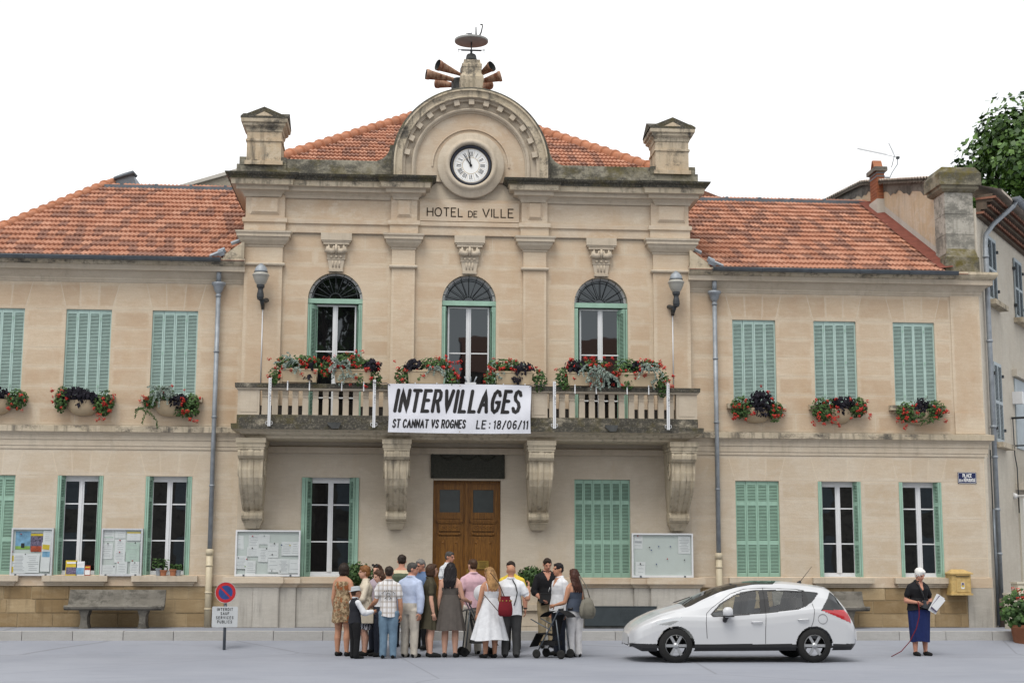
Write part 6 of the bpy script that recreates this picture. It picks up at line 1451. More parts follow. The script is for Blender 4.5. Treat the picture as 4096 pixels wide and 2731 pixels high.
tree('plane_tree', 'big green plane tree rising behind the corner house at the right', (21.5, 13.5, 0), 5.1, 3.6, 130000, .21, 5, 120, 13.0, 12)
tree('plane_tree', 'plane tree across the square mirrored in the left arched window', (-5.6, -42.5, 0), 4.2, 6.5, 13000, .42, 8, 40, 13.0, 12)
# ---------------------------------------------------------------- white estate car, nose to the left, parked along the kerb
CARX, CARY = 2.72, -5.15                        # nose, centre line
CAR = thing('parked_car', 'white compact estate car with black glass roof parked nose left in front of the plinth', 'car', (CARX, CARY, 0))
def mk(name, col, rough, spec=.5, metal=0.0, coat=0.0):
    n = NB(name); m = n.out(col, rough, spec, metal); n.b.inputs['Coat Weight'].default_value = coat; n.b.inputs['Coat Roughness'].default_value = .03; return m
cw = mk('white_car_paint', (.52, .53, .545), .35, .5, 0, .8); cblk = mk('black_car_trim', (.014, .014, .015), .4); croof = mk('black_glass_roof', (.012, .014, .014), .06, .8)
cred = mk('red_tail_lens', (.42, .012, .02), .12, .7, 0, .6); clamp_ = mk('headlamp_chrome', (.55, .57, .58), .15, .6, .6); ctyre = plain('tyre_rubber', (.02, .02, .02), .85, .2); crim = mk('alloy_rim', (.45, .46, .47), .3, .5, .7); cint = plain('car_interior', (.035, .036, .038), .8, .2)
L = 4.18; HW = .855
# silhouette of the body on the centre line, of the roof edge, of the belt line and of the nose plan
cx_t = [0, .04, .165, .30, .55, .75, .925, 1.02, 1.30, 1.70, 2.0, 2.38, 2.95, 3.33, 3.70, 3.80, 3.90, 4.05, 4.12, 4.18]
cz_t = [.48, .57, .69, .775, .89, .955, 1.0, 1.03, 1.155, 1.33, 1.405, 1.45, 1.45, 1.41, 1.355, 1.295, 1.17, .93, .75, .55]
ex_t = [0, .04, .165, .30, .55, .75, .95, 1.10, 1.32, 1.66, 1.96, 2.30, 2.90, 3.30, 3.60, 3.72, 3.86, 4.02, 4.10, 4.18]
ez_t = [.46, .55, .66, .74, .85, .91, .955, .995, 1.105, 1.245, 1.325, 1.385, 1.39, 1.355, 1.315, 1.26, 1.12, .92, .74, .55]
bx_t = [0, .12, .25, .48, .74, .95, 1.20, 1.50, 2.44, 3.1, 3.4, 3.7, 3.95, 4.08, 4.18]
bz_t = [.44, .60, .67, .77, .82, .835, .83, .825, .88, .95, .98, .97, .90, .74, .55]
hx_t = [0, .03, .08, .17, .35, .7, 1.2, 2.0, 3.0, 3.6, 3.95, 4.1, 4.18]; hw_t = [.30, .50, .64, .75, .825, .85, .855, .86, .86, .84, .80, .74, .62]
ix_t = [0, .3, .9, 1.1, 1.6, 2.2, 3.0, 3.5, 3.75, 4.18]; iw_t = [.85, .80, .84, .82, .68, .645, .645, .66, .72, .85]   # roof edge width / body width
bo_t = [(0, .30), (.2, .20), (4.05, .22), (4.18, .34)]
IN = lambda x, X_t, Z_t: float(np.interp(x, X_t, Z_t))
def smooth(x, X_t, Z_t): return sum(IN(min(max(x+d, 0), L), X_t, Z_t) for d in (-.035, -.018, 0, .018, .035))/5
WX = (.80, 3.34); WZ, WR = .305, .345
NXS, NUS = 340, 120
def section(x):
    hw = smooth(x, hx_t, hw_t); zb = smooth(x, bx_t, bz_t); ze = max(smooth(x, ex_t, ez_t), zb+.004); zt = max(smooth(x, cx_t, cz_t), ze+.002); zl = IN(x, [p[0] for p in bo_t], [p[1] for p in bo_t]); we = hw*smooth(x, ix_t, iw_t)
    cr = min(1, (ze-zb)/.3)
    P = [(hw*.93, zl), (hw*.985, zl+.06), (hw*1.0, .5*(zl+zb)-.06), (hw*1.012, zb-.20), (hw*1.005, zb-.085), (hw*.985, zb-.012), (hw*.965, zb+.004), (hw*.965+(we-hw*.965)*.45+.02*cr, zb+(ze-zb)*.5), (we+.02*cr, ze-.045*cr-.0005), (we-.004, ze-.008*cr), (we-.05, ze+(zt-ze)*.24), (we*.55, ze+(zt-ze)*.78), (0, zt)]
    ts = [0, .05, .2, .33, .40, .43, .45, .58, .70, .725, .78, .90, 1.0]
    us = np.linspace(0, 1, NUS); ys = np.interp(us, ts, [p[0] for p in P]); zs2 = np.interp(us, ts, [p[1] for p in P])
    return ys, zs2
XSs = np.concatenate([np.linspace(0, .3, 36)[:-1], np.linspace(.3, 3.6, NXS-76), np.linspace(3.6, L, 42)[1:]])
GRID = np.array([[(x, y, z) for y, z in zip(*section(x))] for x in XSs])      # near side is y negative
def c2(px, py):                                  # photograph outline on the near flank, in car axes
    p = at(px, py, CARY-.82); return (p.x-CARX, p.z)
def inside(p, poly):
    x, y = p; r = False; n = len(poly); j = n-1
    for i in range(n):
        xi, yi = poly[i]; xj, yj = poly[j]
        if (yi > y) != (yj > y) and x < (xj-xi)*(y-yi)/(yj-yi)+xi: r = not r
        j = i
    return r
dlo = [c2(*p) for p in [(2842.5, 2455.6), (2850, 2466), (2863.5, 2467), (3061, 2452.4), (3194.7, 2435.4), (3225, 2424), (3249, 2408), (3285, 2371.5), (3276, 2369), (3231, 2363.5), (3077.6, 2357.7), (3013, 2359.7), (2978, 2367), (2944, 2379.5), (2883.7, 2413)]]
fwin = [c2(*p) for p in [(2849, 2456), (2868, 2462.5), (3040, 2449), (3044, 2362.5), (3013, 2363.7), (2944, 2384), (2890, 2416)]]
rwin = [c2(*p) for p in [(3080, 2446), (3180, 2434), (3214, 2424), (3216, 2367.5), (3078, 2363)]]
qwin = [c2(*p) for p in [(3238, 2411), (3249, 2404), (3278, 2373.5), (3232, 2367.5)]]
tail = [c2(*p) for p in [(3286, 2440), (3300, 2438.5), (3379, 2438), (3398, 2453), (3404, 2470), (3407, 2490), (3388, 2483), (3340, 2461)]]
rglass = [c2(*p) for p in [(3283, 2440), (3337, 2362), (3350, 2375), (3384, 2439)]]
hlamp = [c2(*p) for p in [(2620, 2496), (2650, 2480), (2690, 2470), (2727, 2467), (2724, 2476), (2700, 2490), (2680, 2500)]]
wedge = lambda x, z, y, sgn: None
bins = {}
NXv, NUv = GRID.shape[0], GRID.shape[1]
for i in range(NXv-1):
    for j in range(NUv-1):
        q = GRID[[i, i+1, i+1, i], [j, j, j+1, j+1]].mean(0); x, y, z = q; u = (j+.5)/(NUv-1); nm = 'body'
        if any((x-w_)**2+(z-WZ)**2 < WR**2 for w_ in WX) and u < .42: continue
        if .05 < u and u < .74:
            if inside((x, z), tail): nm = 'tail_light'
            elif inside((x, z), fwin): nm = 'front_window'
            elif inside((x, z), rwin): nm = 'rear_window'
            elif inside((x, z), qwin): nm = 'quarter_window'
            elif inside((x, z), dlo): nm = 'window_surround'
            elif inside((x, z), hlamp): nm = 'headlight'
            elif inside((x, z), rglass): nm = 'tailgate_glass'
        ze_ = smooth(x, ex_t, ez_t)
        if u > .745:
            if 1.00 < x < 1.76: nm = 'windscreen'
            elif 1.76 <= x < 2.85-.18*(1-u)/.25: nm = 'glass_roof'
            elif x > 3.80 and x < 4.05: nm = 'tailgate_glass'
        if z < .335 and nm == 'body' and not (x < .02): nm = 'sill' if WX[0] < x < WX[1] else ('front_valance' if x < 1 else 'rear_valance')
        if x < .10 and .30 < z < .44 and y < .40: nm = 'grille'
        bins.setdefault(nm, []).append((i, j))
mats_ = {'body': cw, 'tail_light': cred, 'front_window': M['carglass'], 'rear_window': M['carglass'], 'quarter_window': croof, 'window_surround': cblk, 'headlight': clamp_, 'tailgate_glass': croof, 'windscreen': M['carglass'], 'glass_roof': croof, 'sill': cblk, 'front_valance': cblk, 'rear_valance': cblk, 'grille': cblk}
off = {'front_window': -.010, 'rear_window': -.010, 'quarter_window': -.004, 'window_surround': -.004, 'tail_light': .004}
for nm, cells in bins.items():
    for sgn in (-1, 1):
        if nm in ('windscreen', 'glass_roof', 'tailgate_glass', 'body', 'grille') and sgn > 0: continue
        idx = {}; vs = []; fs = []
        for s2 in ((-1, 1) if nm in ('windscreen', 'glass_roof', 'tailgate_glass', 'body', 'grille') else (sgn,)):
            for i, j in cells:
                f = []
                for a, b in ((i, j), (i+1, j), (i+1, j+1), (i, j+1)):
                    y = GRID[a, b, 1]; key = (a, b, s2 if y > 1e-6 else 0)
                    if key not in idx:
                        idx[key] = len(vs); vs.append((GRID[a, b, 0], s2*(y+off.get(nm, 0) if y > 1e-6 else 0), GRID[a, b, 2]))
                    f.append(idx[key])
                fs.append(f if s2 < 0 else f[::-1])
        me = bpy.data.meshes.new(nm); me.from_pydata(vs, [], fs); me.materials.append(mats_[nm]); me.polygons.foreach_set('use_smooth', [True]*len(fs)); me.update()
        link(nm.replace('front_window', 'side_window').replace('rear_window', 'side_window'), me, CAR)
# nose and tail closing plates
for k in (0, -1):
    P = [tuple(p) for p in GRID[k]]; P2 = [(p[0], -p[1], p[2]) for p in P]; q = MB(); q.add([(p[0], -p[1], p[2]) for p in P]+P[::-1][1:], [list(range(2*len(P)-1))]); q.build('bumper', cw if k else cw, CAR)
# seams, handles, mirrors, fuel flap
def flank(x, z, d=.004):
    i = int(np.argmin(abs(XSs-x))); row = GRID[i]; n = int(NUS*.75); j = int(np.argmin(abs(row[:n, 2]-z))); return Vector((x, -(row[j, 1]+d), z))
seam = mk('seam_shadow_gap', (.03, .03, .03), .8)
for pts in ([(3062.5, 2352), (3062.5, 2400), (3062.5, 2452), (3060, 2520), (3061, 2580)], [(3195, 2357), (3235, 2366)], [(3251, 2413), (3257, 2440), (3252, 2480), (3235, 2530)], [(2827, 2452), (2823, 2490), (2828, 2560)], [(2827, 2452), (2850, 2430), (2880, 2410), (2930, 2375), (2985, 2356), (3062, 2351), (3195, 2356), (3232, 2362)]):
    q = MB(); P = []
    cc = [c2(*p) for p in pts]
    for (xa, za), (xb2, zb2) in zip(cc[:-1], cc[1:]):
        for t in range(8): P.append(flank(xa+(xb2-xa)*t/8, za+(zb2-za)*t/8, .001))
    q.tube(P, .0048, 4, 0, False, False); q.build('door_seam', seam, CAR)
for px, py in ((3025, 2486), (3210, 2476)):
    x, z = c2(px, py); p = flank(x, z, .03); q = MB(); q.tube([p+Vector((-.10, 0.02, 0)), p+Vector((-.08, -.004, 0)), p+Vector((.08, -.004, .003)), p+Vector((.10, .02, .003))], [.010, .014, .014, .010], 8); q.build('door_handle', cw, CAR)
x, z = c2(3289, 2474); p = flank(x, z, .002); q = MB(); q.tube([p+Vector((.085*math.cos(t), 0, .085*math.sin(t))) for t in [2*PI*k/24 for k in range(25)]], .003, 4, 0, False); q.build('fuel_flap_seam', seam, CAR)
x, z = c2(2905, 2450); p = flank(x, z, .0)
q = MB(); q.lathe([(0, -.10), (.05, -.095), (.085, -.05), (.09, 0), (.085, .05), (.05, .085), (0, .09)], (p.x, p.y-.16, z+.02), 16, 0, True, sx=1.05, sy=.8); mo = q.build('wing_mirror', cw, CAR)
q = MB(); q.box(p.x-.10, p.x+.10, p.y-.23, p.y-.09, z-.065, z-.045); q.tube([(p.x-.02, p.y-.14, z-.05), (p.x-.045, p.y-.08, z-.12), (p.x-.02, p.y+.01, z-.15)], [.05, .04, .05], 8); q.build('mirror_foot', cblk, mo)
q = MB(); q.lathe([(0, -.09), (.05, -.085), (.085, -.05), (.09, 0), (.085, .05), (.05, .085), (0, .09)], (p.x, -p.y+.13, z+.02), 16, 0, True, sx=1.05, sy=.8); q.build('wing_mirror', cw, CAR)
q = MB(); a = Vector((3.28, 0, 1.405)); q.tube([a, a+Vector((.06, 0, .03))], .028, 8); q.tube([a+Vector((.05, 0, .03)), a+Vector((.28, 0, .31))], [.006, .004], 6); q.build('roof_aerial', cblk, CAR)
for s in (-1, 1):
    q = MB(); q.tube([(1.0, s*.45, 1.03), (1.25, s*.1, 1.145)], .008, 5); q.build('wiper', cblk, CAR)
for w_ in WX:
    for s in (-1, 1):
        q = MB(); q.lathe([(.20, -.10), (.29, -.10), (.305, -.07), (.305, .07), (.29, .10), (.20, .10)], (w_, s*.75, WZ), 32, axis='y'); wh = q.build('wheel', ctyre, CAR)
        q = MB(); yy = s*.75+s*.085; q.lathe([(.20, .0), (.185, .02)], (w_, yy, WZ), 32, axis='y')
        for k in range(6):
            t = 2*PI*k/6; q.obox((w_+.10*math.cos(t), yy, WZ+.10*math.sin(t)), .19, .02, .05, Matrix.Rotation(-t, 3, 'Y'))
        q.lathe([(0, .02), (.05, .015), (.055, -.01)], (w_, yy, WZ), 16, axis='y'); q.build('rim', crim, wh)
q = MB(); q.box(.5, 3.7, -.70, .70, .30, .36); q.box(.4, 3.7, -.8, .8, .26, .30); q.box(.95, 1.25, -.72, .72, .62, .92); q.build('cabin_floor', cint, CAR)
def seat(x, y):
    q = MB(); q.box(x-.25, x+.22, y-.23, y+.23, .45, .62); q.obox((x+.27, y, .86), .13, .44, .56, Matrix.Rotation(.22, 3, 'Y')); q.lathe([(0, -.10), (.10, -.08), (.13, 0), (.10, .08), (0, .10)], (x+.37, y, 1.20), 12, 0, True, sx=.6, sy=1.0); q.build('seat', cint, CAR)
seat(1.95, -.36); seat(1.95, .36); seat(2.85, -.36); seat(2.85, .36)
q = MB(); P = [Vector((1.42, -.36, .92))+Vector((.09*math.sin(t)*.4, .17*math.cos(t), .17*math.sin(t))) for t in [2*PI*k/20 for k in range(21)]]; q.tube(P, .014, 6); q.build('steering_wheel', cint, CAR)
# ---------------------------------------------------------------- people: one continuous body each (tubes and ellipsoids fused by a voxel remesh), hair and clothes as children
def gz(y): return ZP if y > -1.98 else .22*min(1, max(0, (y+3.4)/1.7))
def pmat(name, col, rough=.8, var=.10, scale=14):
    return plain(name, col, rough, .2, var=var, scale=scale)
SK = {'fair': pmat('fair_skin', (.52, .30, .215), .55, .05), 'tan': pmat('tanned_skin', (.42, .215, .135), .55, .06), 'ruddy': pmat('ruddy_skin', (.46, .225, .155), .55, .06)}
EYE = pmat('eye_dark', (.03, .02, .018), .4); LIP = pmat('lips', (.36, .13, .11), .5)
HC = {'dark': pmat('dark_brown_hair', (.022, .014, .010), .5, .3), 'black': pmat('black_hair', (.010, .008, .009), .45, .3), 'brown': pmat('brown_hair', (.055, .028, .016), .5, .35), 'ginger': pmat('auburn_hair', (.19, .085, .030), .55, .35), 'grey': pmat('grey_hair', (.16, .15, .14), .6, .3), 'dgrey': pmat('dark_grey_hair', (.06, .056, .052), .6, .3), 'blond': pmat('blond_hair', (.30, .17, .07), .5, .55, 9), 'white': pmat('white_hair', (.70, .69, .66), .6, .1), 'chestnut': pmat('chestnut_hair', (.045, .016, .010), .45, .35)}
CL = {k: pmat(k, v_) for k, v_ in {'light_blue_cotton': (.40, .46, .60), 'denim_shirt_blue': (.10, .155, .27), 'pink_cotton': (.58, .38, .43), 'white_linen': (.61, .62, .64), 'yellow_cotton': (.62, .46, .06), 'black_cotton': (.010, .010, .012), 'cream_jacket': (.56, .50, .40), 'moss_green_jersey': (.075, .095, .060), 'cream_jersey': (.56, .49, .34), 'olive_cotton': (.055, .048, .030), 'grey_brown_jersey': (.085, .074, .066), 'white_cotton': (.60, .61, .63), 'dark_denim': (.018, .022, .034), 'washed_denim': (.13, .20, .27), 'stone_chinos': (.46, .42, .36), 'pale_chinos': (.52, .49, .43), 'khaki_cotton': (.33, .265, .17), 'charcoal_cloth': (.055, .055, .055), 'black_cloth': (.010, .010, .011), 'denim_top': (.050, .062, .088), 'white_denim': (.62, .61, .61), 'navy_skirt': (.014, .024, .095), 'dark_waistcoat': (.016, .017, .022), 'mauve_top': (.36, .30, .34), 'shoe_brown': (.06, .035, .02), 'shoe_black': (.012, .012, .012), 'red_leather': (.14, .010, .016), 'pale_felt': (.36, .385, .40), 'silver_leather': (.17, .16, .13)}.items()}
def pattern_mats():
    n = NB('white_brown_plaid'); S_ = n.n('ShaderNodeSeparateXYZ'); n.l(n.tc(), S_.inputs[0]); c = (.66, .66, .67)
    for ax, f, col in (('X', 75, (.26, .21, .17)), ('Z', 62, (.30, .25, .20)), ('X', 150, (.45, .40, .36))):
        wv = n.math('SINE', n.math('MULTIPLY', S_.outputs[ax], f)); c = n.mix(n.math('MULTIPLY', n.ramp(n.math('ADD', n.math('MULTIPLY', wv, .5), .5), [(.66, 0.0), (.82, 1.0)]), .55), c, col)
    CL['plaid'] = n.out(c, .8, .2)
    n = NB('white_grey_check'); S_ = n.n('ShaderNodeSeparateXYZ'); n.l(n.tc(), S_.inputs[0]); c = (.64, .66, .68)
    for ax, f in (('X', 170), ('Z', 170)):
        wv = n.math('SINE', n.math('MULTIPLY', S_.outputs[ax], f)); c = n.mix(n.math('MULTIPLY', n.ramp(n.math('ADD', n.math('MULTIPLY', wv, .5), .5), [(.75, 0.0), (.9, 1.0)]), .6), c, (.30, .31, .34))
    CL['check'] = n.out(c, .8, .2)
    n = NB('brown_floral_print'); a = n.noise(17, 5, .7); b = n.noise(9, 5, .6); c = n.mix(n.ramp(a, [(.42, 0.0), (.58, 1.0)]), (.36, .27, .165), (.12, .075, .04)); c = n.mix(n.ramp(b, [(.53, 0.0), (.60, 1.0)]), c, (.25, .085, .03)); CL['floral'] = n.out(c, .8, .2)
    n = NB('black_white_animal_print'); q = n.n('ShaderNodeTexWave', Scale=9.0, Distortion=9.0, Detail=3.0); q.inputs['Detail Scale'].default_value = 2.2; n.l(n.mapped((1.6, 1.6, .7)), q.inputs['Vector']); CL['zebra'] = n.out(n.mix(n.ramp(q.outputs[0], [(.45, 0.0), (.55, 1.0)]), (.012, .012, .016), (.42, .42, .47)), .8, .2)
pattern_mats()

class Body:
    """closed primitives with a tag each; fused later"""
    def __init__(s): s.mb = MB(); s.prims = []
    def tube(s, pts, rr, tag_, n=14, flat=None):
        pts = [Vector(p) for p in pts]; P = [pts[0]-(pts[1]-pts[0]).normalized()*rr[0]*.6]+pts+[pts[-1]+(pts[-1]-pts[-2]).normalized()*rr[-1]*.6]; R_ = [rr[0]*.55]+list(rr)+[rr[-1]*.55]
        s.mb.tube(P, R_, n, 0, True); s.prims.append(('t', pts, list(rr), tag_))
    def ell(s, c, r, tag_, M_=None):
        vs = []; nu_, nv_ = 16, 10; c = Vector(c)
        prof = [(math.sin(PI*j/nv_), -math.cos(PI*j/nv_)) for j in range(nv_+1)]
        for j, (a, b) in enumerate(prof):
            for i in range(nu_):
                p = Vector((r[0]*max(a, .02)*math.cos(2*PI*i/nu_), r[1]*max(a, .02)*math.sin(2*PI*i/nu_), r[2]*b)); vs.append(c+(M_ @ p if M_ else p))
        fs = [(j*nu_+i, j*nu_+(i+1) % nu_, (j+1)*nu_+(i+1) % nu_, (j+1)*nu_+i) for j in range(nv_) for i in range(nu_)]+[list(range(nu_-1, -1, -1)), list(range(nv_*nu_, (nv_+1)*nu_))]
        s.mb.add(vs, fs); s.prims.append(('e', c, r, tag_, M_))
    def rings(s, R_, tag_, n=24):
        """torso: (z, cx, cy, rx, ry)"""
        vs = []; k = len(R_)
        R2 = [(R_[0][0]-.02, R_[0][1], R_[0][2], R_[0][3]*.7, R_[0][4]*.7)]+R_+[(R_[-1][0]+.012, R_[-1][1], R_[-1][2], R_[-1][3]*.6, R_[-1][4]*.6)]
        for z, cx_, cy_, rx, ry in R2:
            for i in range(n):
                t = 2*PI*i/n; ct, st = math.cos(t), math.sin(t); vs.append((cx_+rx*math.copysign(abs(ct)**.85, ct), cy_+ry*math.copysign(abs(st)**.85, st), z))
        s.mb.add(vs, [(j*n+i, j*n+(i+1) % n, (j+1)*n+(i+1) % n, (j+1)*n+i) for j in range(k+1) for i in range(n)]+[list(range(n-1, -1, -1)), list(range((k+1)*n, (k+2)*n))]); s.prims.append(('r', R_, tag_))
    def fuse(s, voxel, smooth_it):
        me = bpy.data.meshes.new('tmp'); me.from_pydata(s.mb.v, [], s.mb.f); me.update()
        bm = bmesh.new(); bm.from_mesh(me); bmesh.ops.recalc_face_normals(bm, faces=bm.faces); bm.to_mesh(me); bm.free()
        o = bpy.data.objects.new('tmp', me); C.objects.link(o); m = o.modifiers.new('r', 'REMESH'); m.mode = 'VOXEL'; m.voxel_size = voxel; m.use_smooth_shade = True
        if smooth_it: q = o.modifiers.new('s', 'SMOOTH'); q.factor = .5; q.iterations = smooth_it
        dg = bpy.context.evaluated_depsgraph_get(); out = bpy.data.meshes.new_from_object(o.evaluated_get(dg)); bpy.data.objects.remove(o); bpy.data.meshes.remove(me); return out
    def classify(s, me):
        n = len(me.polygons); co = np.empty(n*3); me.polygons.foreach_get('center', co); co = co.reshape(-1, 3); best = np.full(n, 1e9); tg = np.zeros(n, int); names = []
        for pr in s.prims:
            if pr[0] == 't':
                d = np.full(n, 1e9); P, R_ = pr[1], pr[2]
                for i in range(len(P)-1):
                    a = np.array(P[i]); b = np.array(P[i+1]); ab = b-a; t = np.clip(((co-a) @ ab)/max(1e-9, ab @ ab), 0, 1); q = a+t[:, None]*ab; d = np.minimum(d, np.linalg.norm(co-q, axis=1)/(R_[i]+(R_[i+1]-R_[i])*t))
            elif pr[0] == 'e':
                q = co-np.array(pr[1]); 
                if pr[4] is not None: q = q @ np.array(pr[4])
                d = np.linalg.norm(q/np.array(pr[2]), axis=1)
            else:
                R_ = pr[1]; zs_ = [r[0] for r in R_]; I = lambda k: np.interp(co[:, 2], zs_, [r[k] for r in R_]); d = np.sqrt(((co[:, 0]-I(1))/I(3))**2+((co[:, 1]-I(2))/I(4))**2); d = np.where((co[:, 2] < zs_[0]-.03) | (co[:, 2] > zs_[-1]+.03), 1e9, d)
            nm = pr[-1] if pr[0] != 'e' else pr[3]
            if nm not in names: names.append(nm)
            k = names.index(nm); m = d < best; best[m] = d[m]; tg[m] = k
        return co, np.array(names, dtype=object)[tg]
def hand_geo(mb, w_, d, nrm, sc, curl=.5, side=1):
    d = d.normalized(); nrm = (nrm-d*nrm.dot(d)).normalized(); sd = d.cross(nrm)*side; q = lambda a, b, c: w_+(d*a+sd*b+nrm*c)*sc
    vs = []; 
    for a, hw_, th_ in ((-.01, .024, .017), (.03, .034, .016), (.085, .040, .012)):
        for t in range(8): vs.append(q(a, hw_*math.cos(2*PI*t/8), th_*math.sin(2*PI*t/8)))
    mb.add(vs, [(j*8+i, j*8+(i+1) % 8, (j+1)*8+(i+1) % 8, (j+1)*8+i) for j in range(2) for i in range(8)]+[list(range(7, -1, -1)), list(range(16, 24))], 0, True)
    for k, (b, ln) in enumerate(((-.030, .060), (-.010, .074), (.011, .080), (.031, .072))):
        c1, c2_ = curl*.7, curl*1.7; p0 = q(.080, b, 0); dv = lambda a: (d*math.cos(a)+nrm*math.sin(a))*sc
        p1 = p0+dv(c1)*ln*.5; p2 = p1+dv(c2_)*ln*.3; p3 = p2+dv(c2_*1.4)*ln*.24; mb.tube([p0, p1, p2, p3], [.0098*sc, .009*sc, .008*sc, .006*sc], 6)
    p0 = q(.018, .030, .004); p1 = p0+(d*.6+sd*.75+nrm*.25).normalized()*.038*sc; p2 = p1+(d*.85+sd*.30+nrm*.4).normalized()*.030*sc; mb.tube([p0, p1, p2], [.013*sc, .011*sc, .008*sc], 6)
def cloth_loft(name, mat, parent, R_, folds, amp, n=56, seed=0, thick=True):
    """open hanging cloth: rings (z, cx, cy, rx, ry); folds grow towards the hem"""
    rl = random.Random(seed); ph = [rl.uniform(0, 6.28) for _ in range(4)]; mb = MB(); vs = []; k = len(R_)
    for j, (z, cx_, cy_, rx, ry) in enumerate(R_):
        g = (j/(k-1))**1.2
        for i in range(n):
            t = 2*PI*i/n; f = 1+amp*g*(math.sin(folds*t+ph[0]+.6*math.sin(2*t+ph[1]))*.6+.4*math.sin((folds*1.7)*t+ph[2])); vs.append((cx_+rx*f*math.cos(t), cy_+ry*f*math.sin(t), z+.012*g*math.sin(3*t+ph[3])))
    mb.add(vs, [(j*n+i, (j+1)*n+i, (j+1)*n+(i+1) % n, j*n+(i+1) % n) for j in range(k-1) for i in range(n)], 0, True)
    return mb.build(name, mat, parent)
def ringsub(R_, m=4):
    out = []
    for a, b in zip(R_[:-1], R_[1:]):
        for i in range(m): t = i/m; t2 = t; out.append(tuple(x+(y-x)*t2 for x, y in zip(a, b)))
    return out+[R_[-1]]
ARMD = dict(up=(.16, .02, -1), fo=(.05, -.18, -1))
def person(px, Y, ytop, f, lab, sex='m', H=None, skin='fair', hair=('short', 'dark'), top='white_linen', sleeve='short', bottom=('trousers', 'dark_denim'), aL=None, aR=None, head=(0, 0), lean=0.0, wide=1.0, shoes='shoe_black', hem=None, neck=None, over=None, child=False, shoulder_mat=None, seed=0, xoff=0.0, stance=.0, curl=.5, straps=None):
    p = at(px, ytop, Y); z0 = gz(Y); H = H or (p.z-z0); base = Vector((p.x+xoff, Y, z0)); t = tag(link('person', None, None, base, math.radians(f)), lab, 'person')
    k = H; hs = (.141 if not child else .165)*H; m_ = sex == 'm'; rl = random.Random(seed+int(px)); mats = [SK[skin], CL.get(top), CL[bottom[1]] if bottom else None, CL[shoes], EYE, LIP, CL[over] if over else CL.get(top), CL[shoulder_mat] if shoulder_mat else CL.get(top)]
    mats = [q if q else SK[skin] for q in mats]; B = Body(); shw = (.106 if m_ else .092)*k*(wide*.5+.5); hipw = (.092 if m_ else .100)*k*wide; wst = (.088 if m_ else .076)*k*wide; chs = (.104 if m_ else .092)*k*wide
    ln = math.radians(lean); lz = lambda z: -math.sin(ln)*max(0, z-.52*k)     # torso leans forward from the hips
    T = [(.455*k, .082, .064), (.50*k, hipw/k, .070*wide), (.54*k, hipw/k*.99, .070*wide), (.60*k, wst/k*1.02, .062*wide), (.64*k, wst/k, .060*wide), (.71*k, chs/k*.97, .068*wide), (.76*k, chs/k, (.070 if m_ else .074)*wide), (.79*k, chs/k*.97, .060), (.818*k, .074*wide**.3, .048), (.845*k, .042, .038)]
    B.rings([(z, 0, lz(z)-(0 if z < .7*k else .0), rx*k, ry*k) for z, rx, ry in T], 'torso')
    nz_ = .835*k; B.tube([(0, lz(nz_)+.004*k, nz_), (0, lz(.88*k)-.008*k, .885*k)], [(.034 if m_ else .028)*k, (.033 if m_ else .026)*k], 'neck')
    # head
    hc = Vector((0, lz(.87*k)-.018*k, H-hs)); HR = Matrix.Rotation(math.radians(head[0]), 3, 'Z') @ Matrix.Rotation(math.radians(head[1]), 3, 'X'); piv = hc+Vector((0, .10*hs, .15*hs))
    hp = lambda x, y, z: piv+HR @ (Vector((x*hs, y*hs, z*hs))-Vector((0, .10*hs, .15*hs)))
    E_ = lambda c, r, tg_: B.ell(hp(*c), [a*hs for a in r], tg_, HR)
    E_((0, .04, .62), (.325, .405, .375), 'head'); E_((0, -.10, .37), (.262, .275, .34), 'head'); E_((0, -.21, .12), (.15, .13, .12), 'head'); E_((0, .10, .35), (.24, .25, .25), 'head')
    B.tube([hp(0, -.37, .54), hp(0, -.455, .40), hp(0, -.40, .36)], [.045*hs, .068*hs, .06*hs], 'head'); B.tube([hp(-.19, -.325, .585), hp(0, -.365, .60), hp(.19, -.325, .585)], [.05*hs]*3, 'head'); B.tube([hp(-.09, -.335, .225), hp(0, -.365, .23), hp(.09, -.335, .225)], [.04*hs, .05*hs, .04*hs], 'head')
    for sx in (-1, 1): E_((sx*.325, .05, .47), (.05, .085, .13), 'head')
    for sx in (-1, 1): B.tube([(sx*.022*k, lz(.85*k)+.010*k, .842*k), (sx*.062*k, lz(.82*k)+.006*k, .818*k), (sx*shw*.97, lz(.79*k)+.004*k, .794*k)], [.022*k, .024*k, .026*k], 'torso')
    # arms
    wrists = []
    for sx, A in ((1, aL), (-1, aR)):
        A = A or ARMD; sh = Vector((sx*shw, lz(.79*k)+.004*k, .782*k)); u_ = Vector(A['up']); u_ = Vector((u_.x*sx, u_.y, u_.z)).normalized(); fo = Vector(A['fo']); fo = Vector((fo.x*sx, fo.y, fo.z)).normalized()
        el = sh+u_*.170*k; wr = el+fo*.145*k; r_ = (.0345 if m_ else .029)*k*(wide*.4+.6)
        B.tube([sh-u_*.004*k, sh+u_*.06*k, el], [r_*(1.06 if sleeve == 'strap' else .86), r_*(1.0 if sleeve == 'strap' else .94), r_*.80], 'uparm'); B.tube([el, el+fo*.05*k, wr], [r_*.80, r_*.82, r_*.52], 'forearm')
        if sleeve in ('short', 'long', 'roll'):
            e_ = {'short': .105, 'long': .17, 'roll': .17}[sleeve]*k; B.tube([sh-u_*.01*k, sh+u_*e_*.5, sh+u_*e_], [r_*1.04, r_*1.16, r_*1.26], 'sleeve')
            if sleeve == 'long': B.tube([el, el+fo*.07*k, wr-fo*.004*k], [r_*1.2, r_*1.1, r_*.86], 'sleeve')
            if sleeve == 'roll': B.tube([el, el+fo*.035*k], [r_*1.2, r_*1.15], 'sleeve')
        wrists.append((wr, fo, sx, A))
